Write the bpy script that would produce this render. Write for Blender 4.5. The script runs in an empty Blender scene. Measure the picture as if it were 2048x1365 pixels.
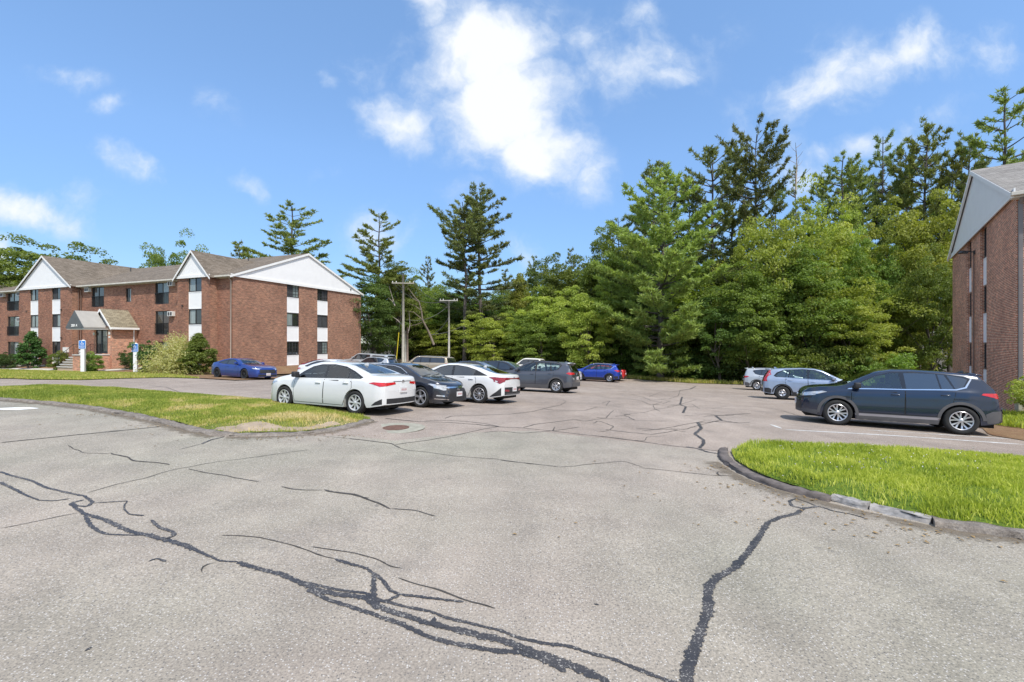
import bpy, bmesh, math, random
import numpy as np
from mathutils import Vector, Matrix, noise as mnoise
from mathutils.bvhtree import BVHTree
from mathutils.geometry import delaunay_2d_cdt, tessellate_polygon
random.seed(7); RNG = np.random.default_rng(7)
R = math.radians
SC = bpy.context.scene
COL = SC.collection
F, CX, CY, CAMZ = 910.2, 1024.0, 685.0, 2.0

# ---------------------------------------------------------------- object helpers
def tag(o, label=None, cat=None, group=None, kind=None):
    if label: o['label'] = label
    if cat: o['category'] = cat
    if group: o['group'] = group
    if kind: o['kind'] = kind
    return o
def empty(name, loc=(0, 0, 0), rz=0.0, parent=None):
    o = bpy.data.objects.new(name, None); COL.objects.link(o)
    o.empty_display_size = .2
    o.location = loc; o.rotation_euler = (0, 0, rz)
    if parent: o.parent = parent
    return o
def link(name, me, parent=None, loc=None, rz=None):
    o = bpy.data.objects.new(name, me); COL.objects.link(o)
    if parent: o.parent = parent
    if loc is not None: o.location = loc
    if rz is not None: o.rotation_euler = (0, 0, rz)
    return o
def copy_tree(o, parent=None):
    c = o.copy(); COL.objects.link(c); c.parent = parent
    for ch in list(o.children): copy_tree(ch, c)
    return c
def np_mesh(name, verts, faces, mats, smooth=False, mat_idx=None, attrs=None, uv=None):
    """verts (n,3); faces (m,k) with one k"""
    verts = np.asarray(verts, np.float32); faces = np.asarray(faces, np.int32)
    me = bpy.data.meshes.new(name)
    m, k = faces.shape
    me.vertices.add(len(verts)); me.vertices.foreach_set('co', verts.ravel())
    me.loops.add(m * k); me.loops.foreach_set('vertex_index', faces.ravel())
    me.polygons.add(m)
    me.polygons.foreach_set('loop_start', np.arange(0, m * k, k, dtype=np.int32))
    me.polygons.foreach_set('loop_total', np.full(m, k, np.int32))
    if smooth: me.polygons.foreach_set('use_smooth', np.ones(m, bool))
    if mat_idx is not None: me.polygons.foreach_set('material_index', np.asarray(mat_idx, np.int32))
    for mt in (mats if isinstance(mats, (list, tuple)) else [mats]): me.materials.append(mt)
    if attrs:
        for an, (dom, data) in attrs.items():
            a = me.attributes.new(an, 'FLOAT', dom); a.data.foreach_set('value', np.asarray(data, np.float32))
    if uv is not None: me.uv_layers.new(name='UVMap').data.foreach_set('uv', np.asarray(uv, np.float32).ravel())
    me.update(calc_edges=True)
    return me
class MB:
    """mesh collector: boxes, quads, tubes, lathes -> one mesh"""
    def __init__(s): s.v = []; s.f = []; s.uv = []; s.mi = []; s.cur = 0; s.ch = []
    def add(s, vs, fs, uvs=None):
        b = len(s.v); s.ch.append((b, len(s.f))); s.v += [tuple(v) for v in vs]
        for i, f in enumerate(fs):
            s.f.append(tuple(b + j for j in f)); s.mi.append(s.cur)
            s.uv.append(uvs[i] if uvs else None)
    def box(s, x0, x1, y0, y1, z0, z1, M=None, ch=0.0):
        if ch > 0:
            bm = bmesh.new(); bmesh.ops.create_cube(bm, size=1)
            bmesh.ops.scale(bm, vec=(x1 - x0, y1 - y0, z1 - z0), verts=bm.verts)
            bmesh.ops.translate(bm, vec=((x0 + x1) / 2, (y0 + y1) / 2, (z0 + z1) / 2), verts=bm.verts)
            bmesh.ops.bevel(bm, geom=bm.edges[:], offset=ch, segments=2, affect='EDGES', profile=.6)
            vs = [v.co.copy() for v in bm.verts]; fs = [[v.index for v in f.verts] for f in bm.faces]
            bm.free()
        else:
            vs = [(x, y, z) for x in (x0, x1) for y in (y0, y1) for z in (z0, z1)]
            fs = [(0, 1, 3, 2), (4, 6, 7, 5), (0, 4, 5, 1), (2, 3, 7, 6), (0, 2, 6, 4), (1, 5, 7, 3)]
        if M is not None: vs = [M @ Vector(v) for v in vs]
        s.add(vs, fs)
    def tube(s, pts, r, n=8, cap=True):
        pts = [Vector(p) for p in pts]
        rr = r if isinstance(r, (list, tuple)) else [r] * len(pts)
        vs = []; up = Vector((0, 0, 1))
        for i, p in enumerate(pts):
            d = (pts[min(i + 1, len(pts) - 1)] - pts[max(i - 1, 0)])
            d = d.normalized() if d.length > 1e-9 else Vector((0, 0, 1))
            a = d.cross(up if abs(d.z) < .9 else Vector((1, 0, 0))).normalized(); b = d.cross(a)
            for k in range(n):
                t = 2 * math.pi * k / n
                vs.append(p + (a * math.cos(t) + b * math.sin(t)) * rr[i])
        fs = [(i * n + k, i * n + (k + 1) % n, (i + 1) * n + (k + 1) % n, (i + 1) * n + k) for i in range(len(pts) - 1) for k in range(n)]
        if cap: fs += [tuple(range(n)), tuple(reversed(range((len(pts) - 1) * n, len(pts) * n)))]
        s.add(vs, fs)
    def lathe(s, prof, n=24, M=None, axis='z'):
        vs = []; L = len(prof)
        for k in range(n):
            t = 2 * math.pi * k / n; c, q = math.cos(t), math.sin(t)
            for (r, h) in prof:
                v = (r * c, r * q, h) if axis == 'z' else (r * c, h, r * q)
                vs.append(M @ Vector(v) if M is not None else v)
        fs = [(k * L + i, ((k + 1) % n) * L + i, ((k + 1) % n) * L + i + 1, k * L + i + 1) for k in range(n) for i in range(L - 1)]
        s.add(vs, fs)
    def quad(s, a, b, c, d, uv=None): s.add([a, b, c, d], [(0, 1, 2, 3)], [uv] if uv else None)
    def prism(s, poly, off):
        """poly: list of 3d points (planar), extruded by vector off"""
        n = len(poly); off = Vector(off); P = [Vector(p) for p in poly]
        vs = P + [p + off for p in P]
        tri = tessellate_polygon([P])
        fs = [tuple(t) for t in tri] + [tuple(n + i for i in reversed(t)) for t in tri]
        fs += [(i, (i + 1) % n, n + (i + 1) % n, n + i) for i in range(n)]
        s.add(vs, fs)
    def mesh(s, name, mats, smooth=False):
        me = bpy.data.meshes.new(name)
        me.from_pydata([tuple(v) for v in s.v], [], s.f)
        for m in (mats if isinstance(mats, (list, tuple)) else [mats]): me.materials.append(m)
        if smooth: me.polygons.foreach_set('use_smooth', [True] * len(me.polygons))
        me.polygons.foreach_set('material_index', s.mi)
        if any(u is not None for u in s.uv):
            l = me.uv_layers.new(name='UVMap')
            for p, u in zip(me.polygons, s.uv):
                if u is not None:
                    for li, q in zip(p.loop_indices, u): l.data[li].uv = q
        me.update(); return me
    def pieces(s):
        E = s.ch + [(len(s.v), len(s.f))]
        for (a, f0), (b, f1) in zip(E, E[1:]):
            m = MB(); m.v = s.v[a:b]; m.f = [tuple(i - a for i in f) for f in s.f[f0:f1]]; m.uv = s.uv[f0:f1]; m.mi = s.mi[f0:f1]; yield m
    def build(s, name, mats, parent=None, smooth=False, loc=None, rz=None):
        return link(name, s.mesh(name, mats, smooth), parent, loc, rz)

# ---------------------------------------------------------------- materials
class NT:
    def __init__(s, name):
        s.m = bpy.data.materials.new(name); s.m.use_nodes = True
        s.t = s.m.node_tree; s.t.nodes.clear()
        s.out = s.n('ShaderNodeOutputMaterial')
    def n(s, typ, **kw):
        x = s.t.nodes.new(typ)
        for k, v in kw.items():
            if k.startswith('i_'):
                key = k[2:].replace('_', ' ')
                key = int(key) if key.isdigit() else key
                s.put(x.inputs[key], v)
            else: setattr(x, k, v)
        return x
    def put(s, sock, v):
        if isinstance(v, bpy.types.NodeSocket): s.t.links.new(v, sock)
        elif isinstance(v, bpy.types.Node): s.t.links.new(v.outputs[0], sock)
        else:
            if hasattr(sock, 'default_value') and hasattr(sock.default_value, '__len__') and not hasattr(v, '__len__'):
                v = [v] * len(sock.default_value)
            if hasattr(v, '__len__') and len(v) == 3 and hasattr(sock, 'default_value') and len(sock.default_value) == 4: v = (*v, 1)
            sock.default_value = v
    def noise(s, scale, detail=4, rough=.55, vec=None, dim='3D'):
        x = s.n('ShaderNodeTexNoise', i_Scale=scale, i_Detail=detail, i_Roughness=rough)
        if vec is not None: s.put(x.inputs['Vector'], vec)
        return x.outputs['Fac']
    def ramp(s, fac, stops, interp='LINEAR'):
        x = s.n('ShaderNodeValToRGB', i_Fac=fac); cr = x.color_ramp; cr.interpolation = interp
        while len(cr.elements) < len(stops): cr.elements.new(.5)
        for e, (p, c) in zip(cr.elements, stops):
            e.position = p; e.color = (*c, 1) if hasattr(c, '__len__') else (c, c, c, 1)
        return x.outputs[0]
    def mix(s, fac, a, b, mode='MIX'):
        x = s.n('ShaderNodeMix', data_type='RGBA', blend_type=mode)
        s.put(x.inputs[0], fac); s.put(x.inputs[6], a); s.put(x.inputs[7], b)
        return x.outputs[2]
    def math(s, op, a, b=0.0, c=0.0, clamp=False):
        x = s.n('ShaderNodeMath', operation=op, use_clamp=clamp); s.put(x.inputs[0], a); s.put(x.inputs[1], b); s.put(x.inputs[2], c)
        return x.outputs[0]
    def bump(s, h, strength=.3, dist=.01):
        return s.n('ShaderNodeBump', i_Height=h, i_Strength=strength, i_Distance=dist).outputs[0]
    def pbr(s, color, rough=.6, metal=0.0, normal=None, spec=.5, coat=0.0, **kw):
        x = s.n('ShaderNodeBsdfPrincipled')
        s.put(x.inputs['Base Color'], color); s.put(x.inputs['Roughness'], rough); s.put(x.inputs['Metallic'], metal)
        s.put(x.inputs['Specular IOR Level'], spec); s.put(x.inputs['Coat Weight'], coat)
        if coat: x.inputs['Coat Roughness'].default_value = .04
        if normal is not None: s.put(x.inputs['Normal'], normal)
        s.t.links.new(x.outputs[0], s.out.inputs[0]); return x
    def coord(s, which='Object'): return s.n('ShaderNodeTexCoord').outputs[which]
MAT = {}
def simple(name, col, rough=.6, metal=0.0, coat=0.0, var=.12, vscale=3.0, spec=.5, bump=0.0, bscale=40):
    if name in MAT: return MAT[name]
    t = NT(name); c = t.coord()
    nz = t.noise(vscale, 5, .6, c)
    lo = tuple(x * (1 - var) for x in col); hi = tuple(min(1, x * (1 + var)) for x in col)
    colr = t.ramp(nz, [(.3, lo), (.7, hi)])
    nm = t.bump(t.noise(bscale, 4, .6, c), bump, .01) if bump else None
    t.pbr(colr, rough, metal, nm, spec, coat)
    MAT[name] = t.m; return t.m

# ---------------------------------------------------------------- ground height
def sstep(a, b, x):
    t = np.clip((x - a) / (b - a), 0, 1); return t * t * (3 - 2 * t)
def splus(x, w=2.0): return np.logaddexp(0, np.asarray(x, float) / w) * w
BC = np.array([-23.3, 38.0])                 # near corner of the long brick building
BA = np.array([-.936, .353]); BN = np.array([-.353, -.936])
def tn(X, Y):
    dx, dy = X - BC[0], Y - BC[1]
    return dx * BA[0] + dy * BA[1], dx * BN[0] + dy * BN[1]
def g(X, Y):
    X = np.asarray(X, float); Y = np.asarray(Y, float)
    z = -.05 * splus(Y - 12) + .03 * splus(Y - 38) + .02 * splus(Y - 66)
    z = z - .028 * np.clip(X, -25, 30) * sstep(2, 11, Y)
    t, n = tn(X, Y)
    P = -.25 - .13 * np.clip(n - 1, 0, 20) - .02 * np.clip(t - 13, 0, 40)
    w = sstep(-3.5, .5, t) * (1 - sstep(2.5, 9, n)) * sstep(-40, -25, n)
    return z * (1 - w) + np.maximum(z, P) * w
def G(x, y): return float(g(x, y))
def p2g(px, py, dz=0.0):
    """the ground point (plus dz above it) seen at a pixel of the photograph"""
    Y = np.arange(1.5, 110, .02); X = (px - CX) / F * Y; Z = CAMZ - (py - CY) / F * Y
    d = Z - (g(X, Y) + dz); i = int(np.argmax(d <= 0)) if (d <= 0).any() else len(Y) - 1
    return float(X[i]), float(Y[i]), float(g(X[i], Y[i]))
def fill_poly(pts, step, zfun, dz=0.0, jitter=0.0):
    """triangulated sheet over a 2d polygon following zfun"""
    P = [Vector(p[:2]) for p in pts]; n = len(P)
    # subdivide the border
    B = []
    for i in range(n):
        a, b = P[i], P[(i + 1) % n]; k = max(1, int((b - a).length / step))
        B += [a.lerp(b, j / k) for j in range(k)]
    nb = len(B); arr = np.array([tuple(p) for p in B])
    xs = np.arange(arr[:, 0].min(), arr[:, 0].max(), step); ys = np.arange(arr[:, 1].min(), arr[:, 1].max(), step)
    gx, gy = np.meshgrid(xs, ys); q = np.stack([gx.ravel(), gy.ravel()], 1)
    ins = inside(q, arr); q = q[ins]
    allp = B + [Vector((a, b)) for a, b in q]
    r = delaunay_2d_cdt(allp, [(i, (i + 1) % nb) for i in range(nb)], [list(range(nb))], 1, 1e-5)
    vs = np.array([tuple(v) for v in r[0]]); z = zfun(vs[:, 0], vs[:, 1]) + dz
    return np.column_stack([vs, z]), [list(f) for f in r[2]]
def inside(q, poly):
    c = np.zeros(len(q), bool); n = len(poly)
    for i in range(n):
        x0, y0 = poly[i]; x1, y1 = poly[(i + 1) % n]
        if y0 == y1: continue
        m = ((q[:, 1] < y0) != (q[:, 1] < y1)) & (q[:, 0] < (x1 - x0) * (q[:, 1] - y0) / (y1 - y0) + x0)
        c ^= m
    return c
def sheet(name, pts, step, mat, dz=0.0, zfun=g, kind='structure'):
    v, f = fill_poly(pts, step, zfun, dz)
    me = bpy.data.meshes.new(name); me.from_pydata([tuple(x) for x in v], [], f); me.materials.append(mat)
    me.polygons.foreach_set('use_smooth', [True] * len(me.polygons)); me.update()
    if len(me.polygons) and me.polygons[0].normal.z < 0: me.flip_normals()
    o = link(name, me); tag(o, kind=kind); return o
# ---------------------------------------------------------------- camera, light, sky
cam = bpy.data.cameras.new('camera'); cam.sensor_width = 36; cam.lens = 16.0
cam.shift_y = 2.5 / 2048; cam.clip_end = 2000; cam.clip_start = .05
co = bpy.data.objects.new('camera', cam); COL.objects.link(co)
co.location = (0, 0, CAMZ); co.rotation_euler = (R(90), 0, 0); SC.camera = co
SUNV = Vector((.44 * math.cos(R(57)), -.898 * math.cos(R(57)), math.sin(R(57)))).normalized()
sl = bpy.data.lights.new('sun', 'SUN'); sl.energy = 2.75; sl.angle = R(.6); sl.color = (1, .955, .88)
so = bpy.data.objects.new('sun', sl); COL.objects.link(so); so.location = (0, 0, 60)
so.rotation_euler = SUNV.to_track_quat('Z', 'Y').to_euler()
SC.view_settings.view_transform = 'Standard'; SC.view_settings.look = 'None'
SC.view_settings.exposure = .74; SC.view_settings.gamma = 1
SC.cycles.use_denoising = True
SC.cycles.max_bounces = 7; SC.cycles.diffuse_bounces = 3; SC.cycles.glossy_bounces = 3
SC.cycles.transmission_bounces = 4; SC.cycles.transparent_max_bounces = 8
SC.cycles.sample_clamp_indirect = 6

W = bpy.data.worlds.new('World'); SC.world = W; W.use_nodes = True
wt = W.node_tree; wt.nodes.clear()
class WN(NT):
    def __init__(s): s.t = wt
w = WN()
out = w.n('ShaderNodeOutputWorld'); bg = w.n('ShaderNodeBackground', i_Strength=.15)
sky = w.n('ShaderNodeTexSky', sky_type='NISHITA', sun_disc=False, sun_elevation=R(57),
          sun_rotation=math.atan2(SUNV.x, SUNV.y), altitude=0, air_density=1.0, dust_density=.35, ozone_density=2.2)
dirv = w.n('ShaderNodeTexCoord').outputs['Generated']
sep = w.n('ShaderNodeSeparateXYZ', i_Vector=dirv)
X, Yc, Zc = sep.outputs
yc = w.math('MAXIMUM', Yc, .06)
u = w.math('DIVIDE', X, yc); v = w.math('DIVIDE', Zc, yc)
front = w.n('ShaderNodeMapRange', i_Value=Yc, i_1=.1, i_2=.25).outputs[0]
# clouds: (u, v, ru, rv, rotation deg, weight) in the direction of view from the lot
def cl(px, py, rx, ry, rot, wgt): return ((px - CX) / F, (CY - py) / F, rx * 1.22 / F, ry * 1.22 / F, rot, wgt)
CL = [cl(962, 110, 128, 92, 15, 1.5), cl(1005, 205, 122, 108, -40, 1.65), cl(1068, 300, 98, 74, -20, 1.45), cl(855, 20, 45, 75, 0, .9), cl(862, 90, 42, 60, -30, .8),
      cl(775, 250, 85, 55, -25, 1.0), cl(720, 150, 60, 70, 60, .5), cl(1230, 110, 150, 80, 0, .78), cl(1290, 20, 60, 40, 0, .6), cl(1330, 150, 60, 32, 10, .75),
      cl(1650, 165, 100, 70, 10, 1.05), cl(1810, 115, 125, 50, 12, .95), cl(1690, 215, 70, 40, -10, .7), cl(1980, 120, 70, 55, 25, .7),
      cl(60, 412, 105, 40, -14, 1.1), cl(5, 520, 40, 42, 0, .85), cl(262, 335, 75, 34, -35, .75), cl(145, 150, 70, 32, -15, .72), cl(225, 218, 45, 25, 0, .6),
      cl(505, 375, 60, 22, -20, .6), cl(440, 210, 50, 40, -40, .55), cl(1190, 360, 42, 55, 20, .8), cl(655, 162, 28, 26, -45, .7), cl(1060, 515, 80, 45, -30, .5),
      cl(1700, 300, 110, 30, 8, .75), cl(1590, 330, 80, 80, 50, .6), cl(940, 400, 60, 45, 20, .45), cl(1500, 230, 60, 60, 0, .45), cl(780, 470, 90, 60, 0, .5), cl(160, 400, 60, 70, 50, .5),
      cl(1830, 250, 120, 40, 20, .6), cl(640, 355, 60, 20, 0, .4), cl(1420, 60, 80, 50, 0, .4)]
vec0 = w.n('ShaderNodeCombineXYZ', i_X=u, i_Y=v).outputs[0]
warp = w.n('ShaderNodeTexNoise', i_Scale=3.2, i_Detail=5, i_Roughness=.6, i_Vector=vec0).outputs['Color']
wv = w.n('ShaderNodeVectorMath', operation='SUBTRACT'); w.put(wv.inputs[0], warp); wv.inputs[1].default_value = (.5, .5, .5)
ws = w.n('ShaderNodeVectorMath', operation='SCALE'); w.put(ws.inputs[0], wv.outputs[0]); ws.inputs['Scale'].default_value = .16
wa = w.n('ShaderNodeVectorMath', operation='ADD'); w.put(wa.inputs[0], vec0); w.put(wa.inputs[1], ws.outputs[0])
s2 = w.n('ShaderNodeSeparateXYZ', i_Vector=wa.outputs[0]); uu, vv = s2.outputs[0], s2.outputs[1]
acc = None
for (cu, cv, ru, rv, rot, wg) in CL:
    c, s = math.cos(R(rot)), math.sin(R(rot))
    du = w.math('SUBTRACT', uu, cu); dv = w.math('SUBTRACT', vv, cv)
    a = w.math('MULTIPLY_ADD', du, c / ru, w.math('MULTIPLY', dv, s / ru))
    b = w.math('MULTIPLY_ADD', du, -s / rv, w.math('MULTIPLY', dv, c / rv))
    r2 = w.math('MULTIPLY_ADD', a, a, w.math('MULTIPLY', b, b))
    e = w.math('MULTIPLY', w.math('EXPONENT', w.math('MULTIPLY', r2, -1.1)), wg)
    acc = e if acc is None else w.math('MAXIMUM', acc, e)
acc = w.math('MULTIPLY', acc, front)
fb = w.n('ShaderNodeTexNoise', i_Scale=7.5, i_Detail=10, i_Roughness=.6, i_Vector=wa.outputs[0]).outputs['Fac']
fbl = w.n('ShaderNodeTexNoise', i_Scale=1.7, i_Detail=6, i_Roughness=.6, i_Vector=dirv).outputs['Fac']
back = w.math('MULTIPLY', w.math('SUBTRACT', 1.0, front), w.n('ShaderNodeMapRange', i_Value=fbl, i_1=.40, i_2=.60).outputs[0])  # unseen clouds behind the camera, thickened to add white fill light
den = w.math('ADD', acc, w.math('MULTIPLY', w.math('SUBTRACT', fb, .5), 2.1))
den = w.n('ShaderNodeMapRange', interpolation_type='SMOOTHSTEP', i_Value=den, i_1=.2, i_2=1.3).outputs[0]
den = w.math('MULTIPLY', den, w.n('ShaderNodeMapRange', i_Value=acc, i_1=.08, i_2=.4).outputs[0])
over = w.math('MULTIPLY', w.n('ShaderNodeMapRange', i_Value=Zc, i_1=.72, i_2=.86).outputs[0], w.n('ShaderNodeMapRange', i_Value=fbl, i_1=.36, i_2=.56).outputs[0])  # unseen clouds overhead, added for their fill light
den = w.math('MAXIMUM', w.math('MAXIMUM', den, back), over, clamp=True)
hor = w.n('ShaderNodeMapRange', i_Value=Zc, i_1=.0, i_2=.55, i_3=0.0, i_4=1.0).outputs[0]
tint = w.ramp(w.n('ShaderNodeMapRange', i_Value=Zc, i_1=-.05, i_2=.7).outputs[0], [(0, (.245, .275, .29)), (.12, (.245, .30, .33)), (.3, (.335, .41, .46)), (.55, (.50, .585, .61)), (1, (.66, .76, .74))])
blue = w.mix(1.0, sky.outputs[0], tint, 'MULTIPLY')
blue = w.mix(1.0, blue, (1.56, 1.5, 1.56), 'MULTIPLY')
ccol = w.mix(w.math('POWER', den, 1.4), (2.9, 3.4, 4.1), (3.95, 4.1, 4.3))
skyc = w.mix(den, blue, ccol)
w.put(bg.inputs['Color'], skyc); wt.links.new(bg.outputs[0], out.inputs[0])
# ---------------------------------------------------------------- ground materials
def asphalt_mat(name, a, b, seed):
    t = NT(name); c = t.coord()
    mp = t.n('ShaderNodeMapping', i_Vector=c); mp.inputs['Location'].default_value = (seed, seed * 2, 0)
    big = t.noise(.16, 4, .55, mp.outputs[0]); mid = t.noise(1.3, 5, .6, mp.outputs[0]); fine = t.noise(55, 3, .7, c)
    base = t.ramp(big, [(.38, a), (.62, b)])
    base = t.mix(.45, base, t.ramp(mid, [(.3, (.62, .62, .62)), (.7, (1.25, 1.25, 1.25))]), 'MULTIPLY')
    base = t.mix(.85, base, t.ramp(fine, [(.28, (.45, .45, .46)), (.5, (1., 1., 1.)), (.72, (1.42, 1.4, 1.36))]), 'MULTIPLY')
    vo = t.n('ShaderNodeTexVoronoi', i_Scale=62.0, i_Vector=c)
    gr = t.ramp(vo.outputs['Distance'], [(0.0, 1.0), (.22, 1.0), (.42, 0.0)])
    pick = t.n('ShaderNodeSeparateColor', i_Color=vo.outputs['Color']).outputs[0]
    lite = t.math('MULTIPLY', gr, t.ramp(pick, [(.70, 0.0), (.78, .9)]))
    dark = t.math('MULTIPLY', gr, t.ramp(pick, [(.10, .9), (.2, 0.0)]))
    base = t.mix(lite, base, (.56, .53, .50)); base = t.mix(dark, base, (.10, .10, .10))
    h = t.math('ADD', t.noise(70, 3, .8, c), t.math('MULTIPLY', gr, .4))
    # darker worn stains with their own outline
    st = t.ramp(t.noise(.55, 6, .7, mp.outputs[0]), [(.58, 0.0), (.72, .38)])
    base = t.mix(st, base, (.155, .14, .13))
    oil = t.ramp(t.noise(2.6, 5, .65, mp.outputs[0]), [(.66, 0.0), (.74, .5)])
    base = t.mix(oil, base, (.10, .092, .088))
    tr = t.n('ShaderNodeMapping', i_Vector=c); tr.inputs['Rotation'].default_value = (0, 0, .35); tr.inputs['Scale'].default_value = (.9, .12, 1)
    base = t.mix(.35, base, t.ramp(t.noise(1.0, 4, .6, tr.outputs[0]), [(.35, (.78, .78, .79)), (.65, (1.18, 1.17, 1.15))]), 'MULTIPLY')
    t.pbr(base, .88, 0, t.bump(h, .55, .006), .3); return t.m
M_LOT = asphalt_mat('lot_asphalt', (.284, .230, .190), (.336, .278, .235), 3.0)
M_ROAD = asphalt_mat('road_asphalt', (.284, .262, .210), (.336, .287, .241), 11.0)
def seal_mat():
    t = NT('crack_sealant'); c = t.coord()
    n1 = t.noise(60, 4, .75, c); n2 = t.noise(4, 4, .6, c)
    col = t.ramp(n2, [(.3, (.035, .034, .038)), (.7, (.062, .058, .060))])
    sp = t.ramp(t.math('ADD', n1, t.math('MULTIPLY', n2, .25)), [(.70, 0.0), (.76, 1.0)])
    col = t.mix(sp, col, (.34, .32, .29))
    d = t.math('ABSOLUTE', t.math('MULTIPLY_ADD', t.n('ShaderNodeSeparateXYZ', i_Vector=t.coord('UV')).outputs[0], 2.0, -1.0))
    worn = t.math('MULTIPLY', t.math('SUBTRACT', t.noise(1.1, 4, .6, c), .5), .9)
    k = t.math('ADD', t.math('ADD', t.math('SUBTRACT', 1.0, t.math('POWER', d, 2.2)), t.math('MULTIPLY', t.math('SUBTRACT', t.noise(75, 3, .75, c), .5), 2.6)), worn)
    al = t.n('ShaderNodeMapRange', i_Value=k, i_1=.22, i_2=.34).outputs[0]
    t.pbr(col, t.ramp(n2, [(.3, .45), (.7, .75)]), 0, t.bump(n1, .4, .004), .4)
    b = [n for n in t.t.nodes if n.type == 'BSDF_PRINCIPLED'][0]; tr = t.n('ShaderNodeBsdfTransparent'); mx = t.n('ShaderNodeMixShader', i_0=al)
    t.put(mx.inputs[1], tr.outputs[0]); t.put(mx.inputs[2], b.outputs[0]); t.t.links.new(mx.outputs[0], t.out.inputs[0]); return t.m
M_SEAL = seal_mat()
M_CRACK = simple('crack_dirt', (.055, .05, .046), .95, var=.5, vscale=9)
M_DIRT = simple('forest_floor', (.085, .065, .04), .95, var=.5, vscale=.8, bump=.6, bscale=9)
def mulch_mat():
    t = NT('bark_mulch'); c = t.coord()
    n = t.noise(14, 6, .75, c); b = t.noise(.9, 4, .6, c)
    col = t.ramp(n, [(.25, (.07, .035, .018)), (.5, (.20, .115, .065)), (.75, (.36, .24, .15))])
    col = t.mix(t.ramp(b, [(.45, 0.), (.7, .55)]), col, (.26, .19, .10))
    t.pbr(col, .95, 0, t.bump(n, .8, .03), .2); return t.m
M_MULCH = mulch_mat()
def turf_mat(name, cols, dirt):
    t = NT(name); c = t.coord()
    n = t.noise(1.1, 5, .65, c); f = t.noise(30, 5, .75, c)
    col = t.ramp(n, [(.3, cols[0]), (.5, cols[1]), (.7, cols[2])])
    col = t.mix(.8, col, t.ramp(f, [(.25, (.35, .35, .3)), (.75, (1.5, 1.5, 1.4))]), 'MULTIPLY')
    t.pbr(col, .95, 0, t.bump(f, .9, .04), .2); return t.m
M_TURF = turf_mat('turf_soil', [(.10, .13, .03), (.16, .19, .045), (.25, .23, .09)], 0)
M_TURFG = turf_mat('turf_soil_lush', [(.08, .13, .02), (.13, .20, .03), (.17, .25, .04)], 0)
M_SAND = simple('sandy_dirt', (.32, .25, .18), .95, var=.25, vscale=4, bump=.5, bscale=50)
M_WALK = simple('walk_concrete', (.50, .47, .42), .9, var=.15, vscale=2, bump=.2)
def blade_mat(name, stops, trans=.35):
    t = NT(name)
    a = t.n('ShaderNodeAttribute', attribute_name='rnd').outputs['Fac']
    col = t.ramp(a, stops)
    d = t.n('ShaderNodeBsdfPrincipled'); t.put(d.inputs['Base Color'], col); d.inputs['Roughness'].default_value = .55
    d.inputs['Specular IOR Level'].default_value = .25
    tr = t.n('ShaderNodeBsdfTranslucent'); t.put(tr.inputs['Color'], t.mix(1, col, (1.25, 1.35, .7), 'MULTIPLY'))
    mx = t.n('ShaderNodeMixShader', i_0=trans); t.put(mx.inputs[1], d.outputs[0]); t.put(mx.inputs[2], tr.outputs[0])
    t.t.links.new(mx.outputs[0], t.out.inputs[0]); return t.m
M_BLADE_DRY = blade_mat('dry_grass_blade', [(0, (.20, .26, .045)), (.3, (.36, .40, .075)), (.5, (.50, .46, .13)), (.7, (.62, .50, .22)), (1, (.72, .58, .33))])
M_BLADE = blade_mat('lush_grass_blade', [(0, (.20, .25, .035)), (.4, (.40, .455, .065)), (.75, (.57, .59, .11)), (1, (.68, .64, .23))], .4)

def blades(name, poly, density, h, wid, mat, zfun, attr_fun, seed=1, lean=.5, label=None, patch=None):
    rg = np.random.default_rng(seed); arr = np.array([p[:2] for p in poly])
    lo, hi = arr.min(0), arr.max(0); n = int((hi[0] - lo[0]) * (hi[1] - lo[1]) * density)
    q = lo + rg.random((n, 2)) * (hi - lo); q = q[inside(q, arr)]
    if patch is not None: q = q[rg.random(len(q)) < patch(q[:, 0], q[:, 1])]
    n = len(q); z = zfun(q[:, 0], q[:, 1])
    th = rg.random(n) * 2 * math.pi; ln = rg.random(n) * lean; la = rg.random(n) * 2 * math.pi
    hh = h * (.45 + .9 * rg.random(n)) * (.75 + .5 * fbm(q[:, 0] * 1.7, q[:, 1] * 1.7)); ww = wid * (.6 + .8 * rg.random(n))
    dx, dy = np.cos(th) * ww / 2, np.sin(th) * ww / 2
    tx, ty = np.cos(la) * ln * hh, np.sin(la) * ln * hh
    b0 = np.column_stack([q[:, 0] - dx, q[:, 1] - dy, z - .01]); b1 = np.column_stack([q[:, 0] + dx, q[:, 1] + dy, z - .01])
    m0 = np.column_stack([q[:, 0] - dx * .8 + tx * .4, q[:, 1] - dy * .8 + ty * .4, z + hh * .6]); m1 = m0 + np.column_stack([dx * 1.6, dy * 1.6, z * 0])
    tp = np.column_stack([q[:, 0] + tx, q[:, 1] + ty, z + hh * np.sqrt(np.clip(1 - ln ** 2 * .5, .2, 1))])
    V = np.stack([b0, b1, m1, m0, tp, tp + 1e-4], 1).reshape(-1, 3); b = np.arange(n) * 6
    Fq = np.concatenate([np.column_stack([b, b + 1, b + 2, b + 3]), np.column_stack([b + 3, b + 2, b + 4, b + 5])])
    at = np.clip(attr_fun(q[:, 0], q[:, 1]) + rg.normal(0, .13, n), 0, 1); at = np.concatenate([at, at])
    me = np_mesh(name, V, Fq, mat, attrs={'rnd': ('FACE', at)})
    o = link(name, me); tag(o, label, 'grass' if label else None, kind='stuff'); return o
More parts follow.
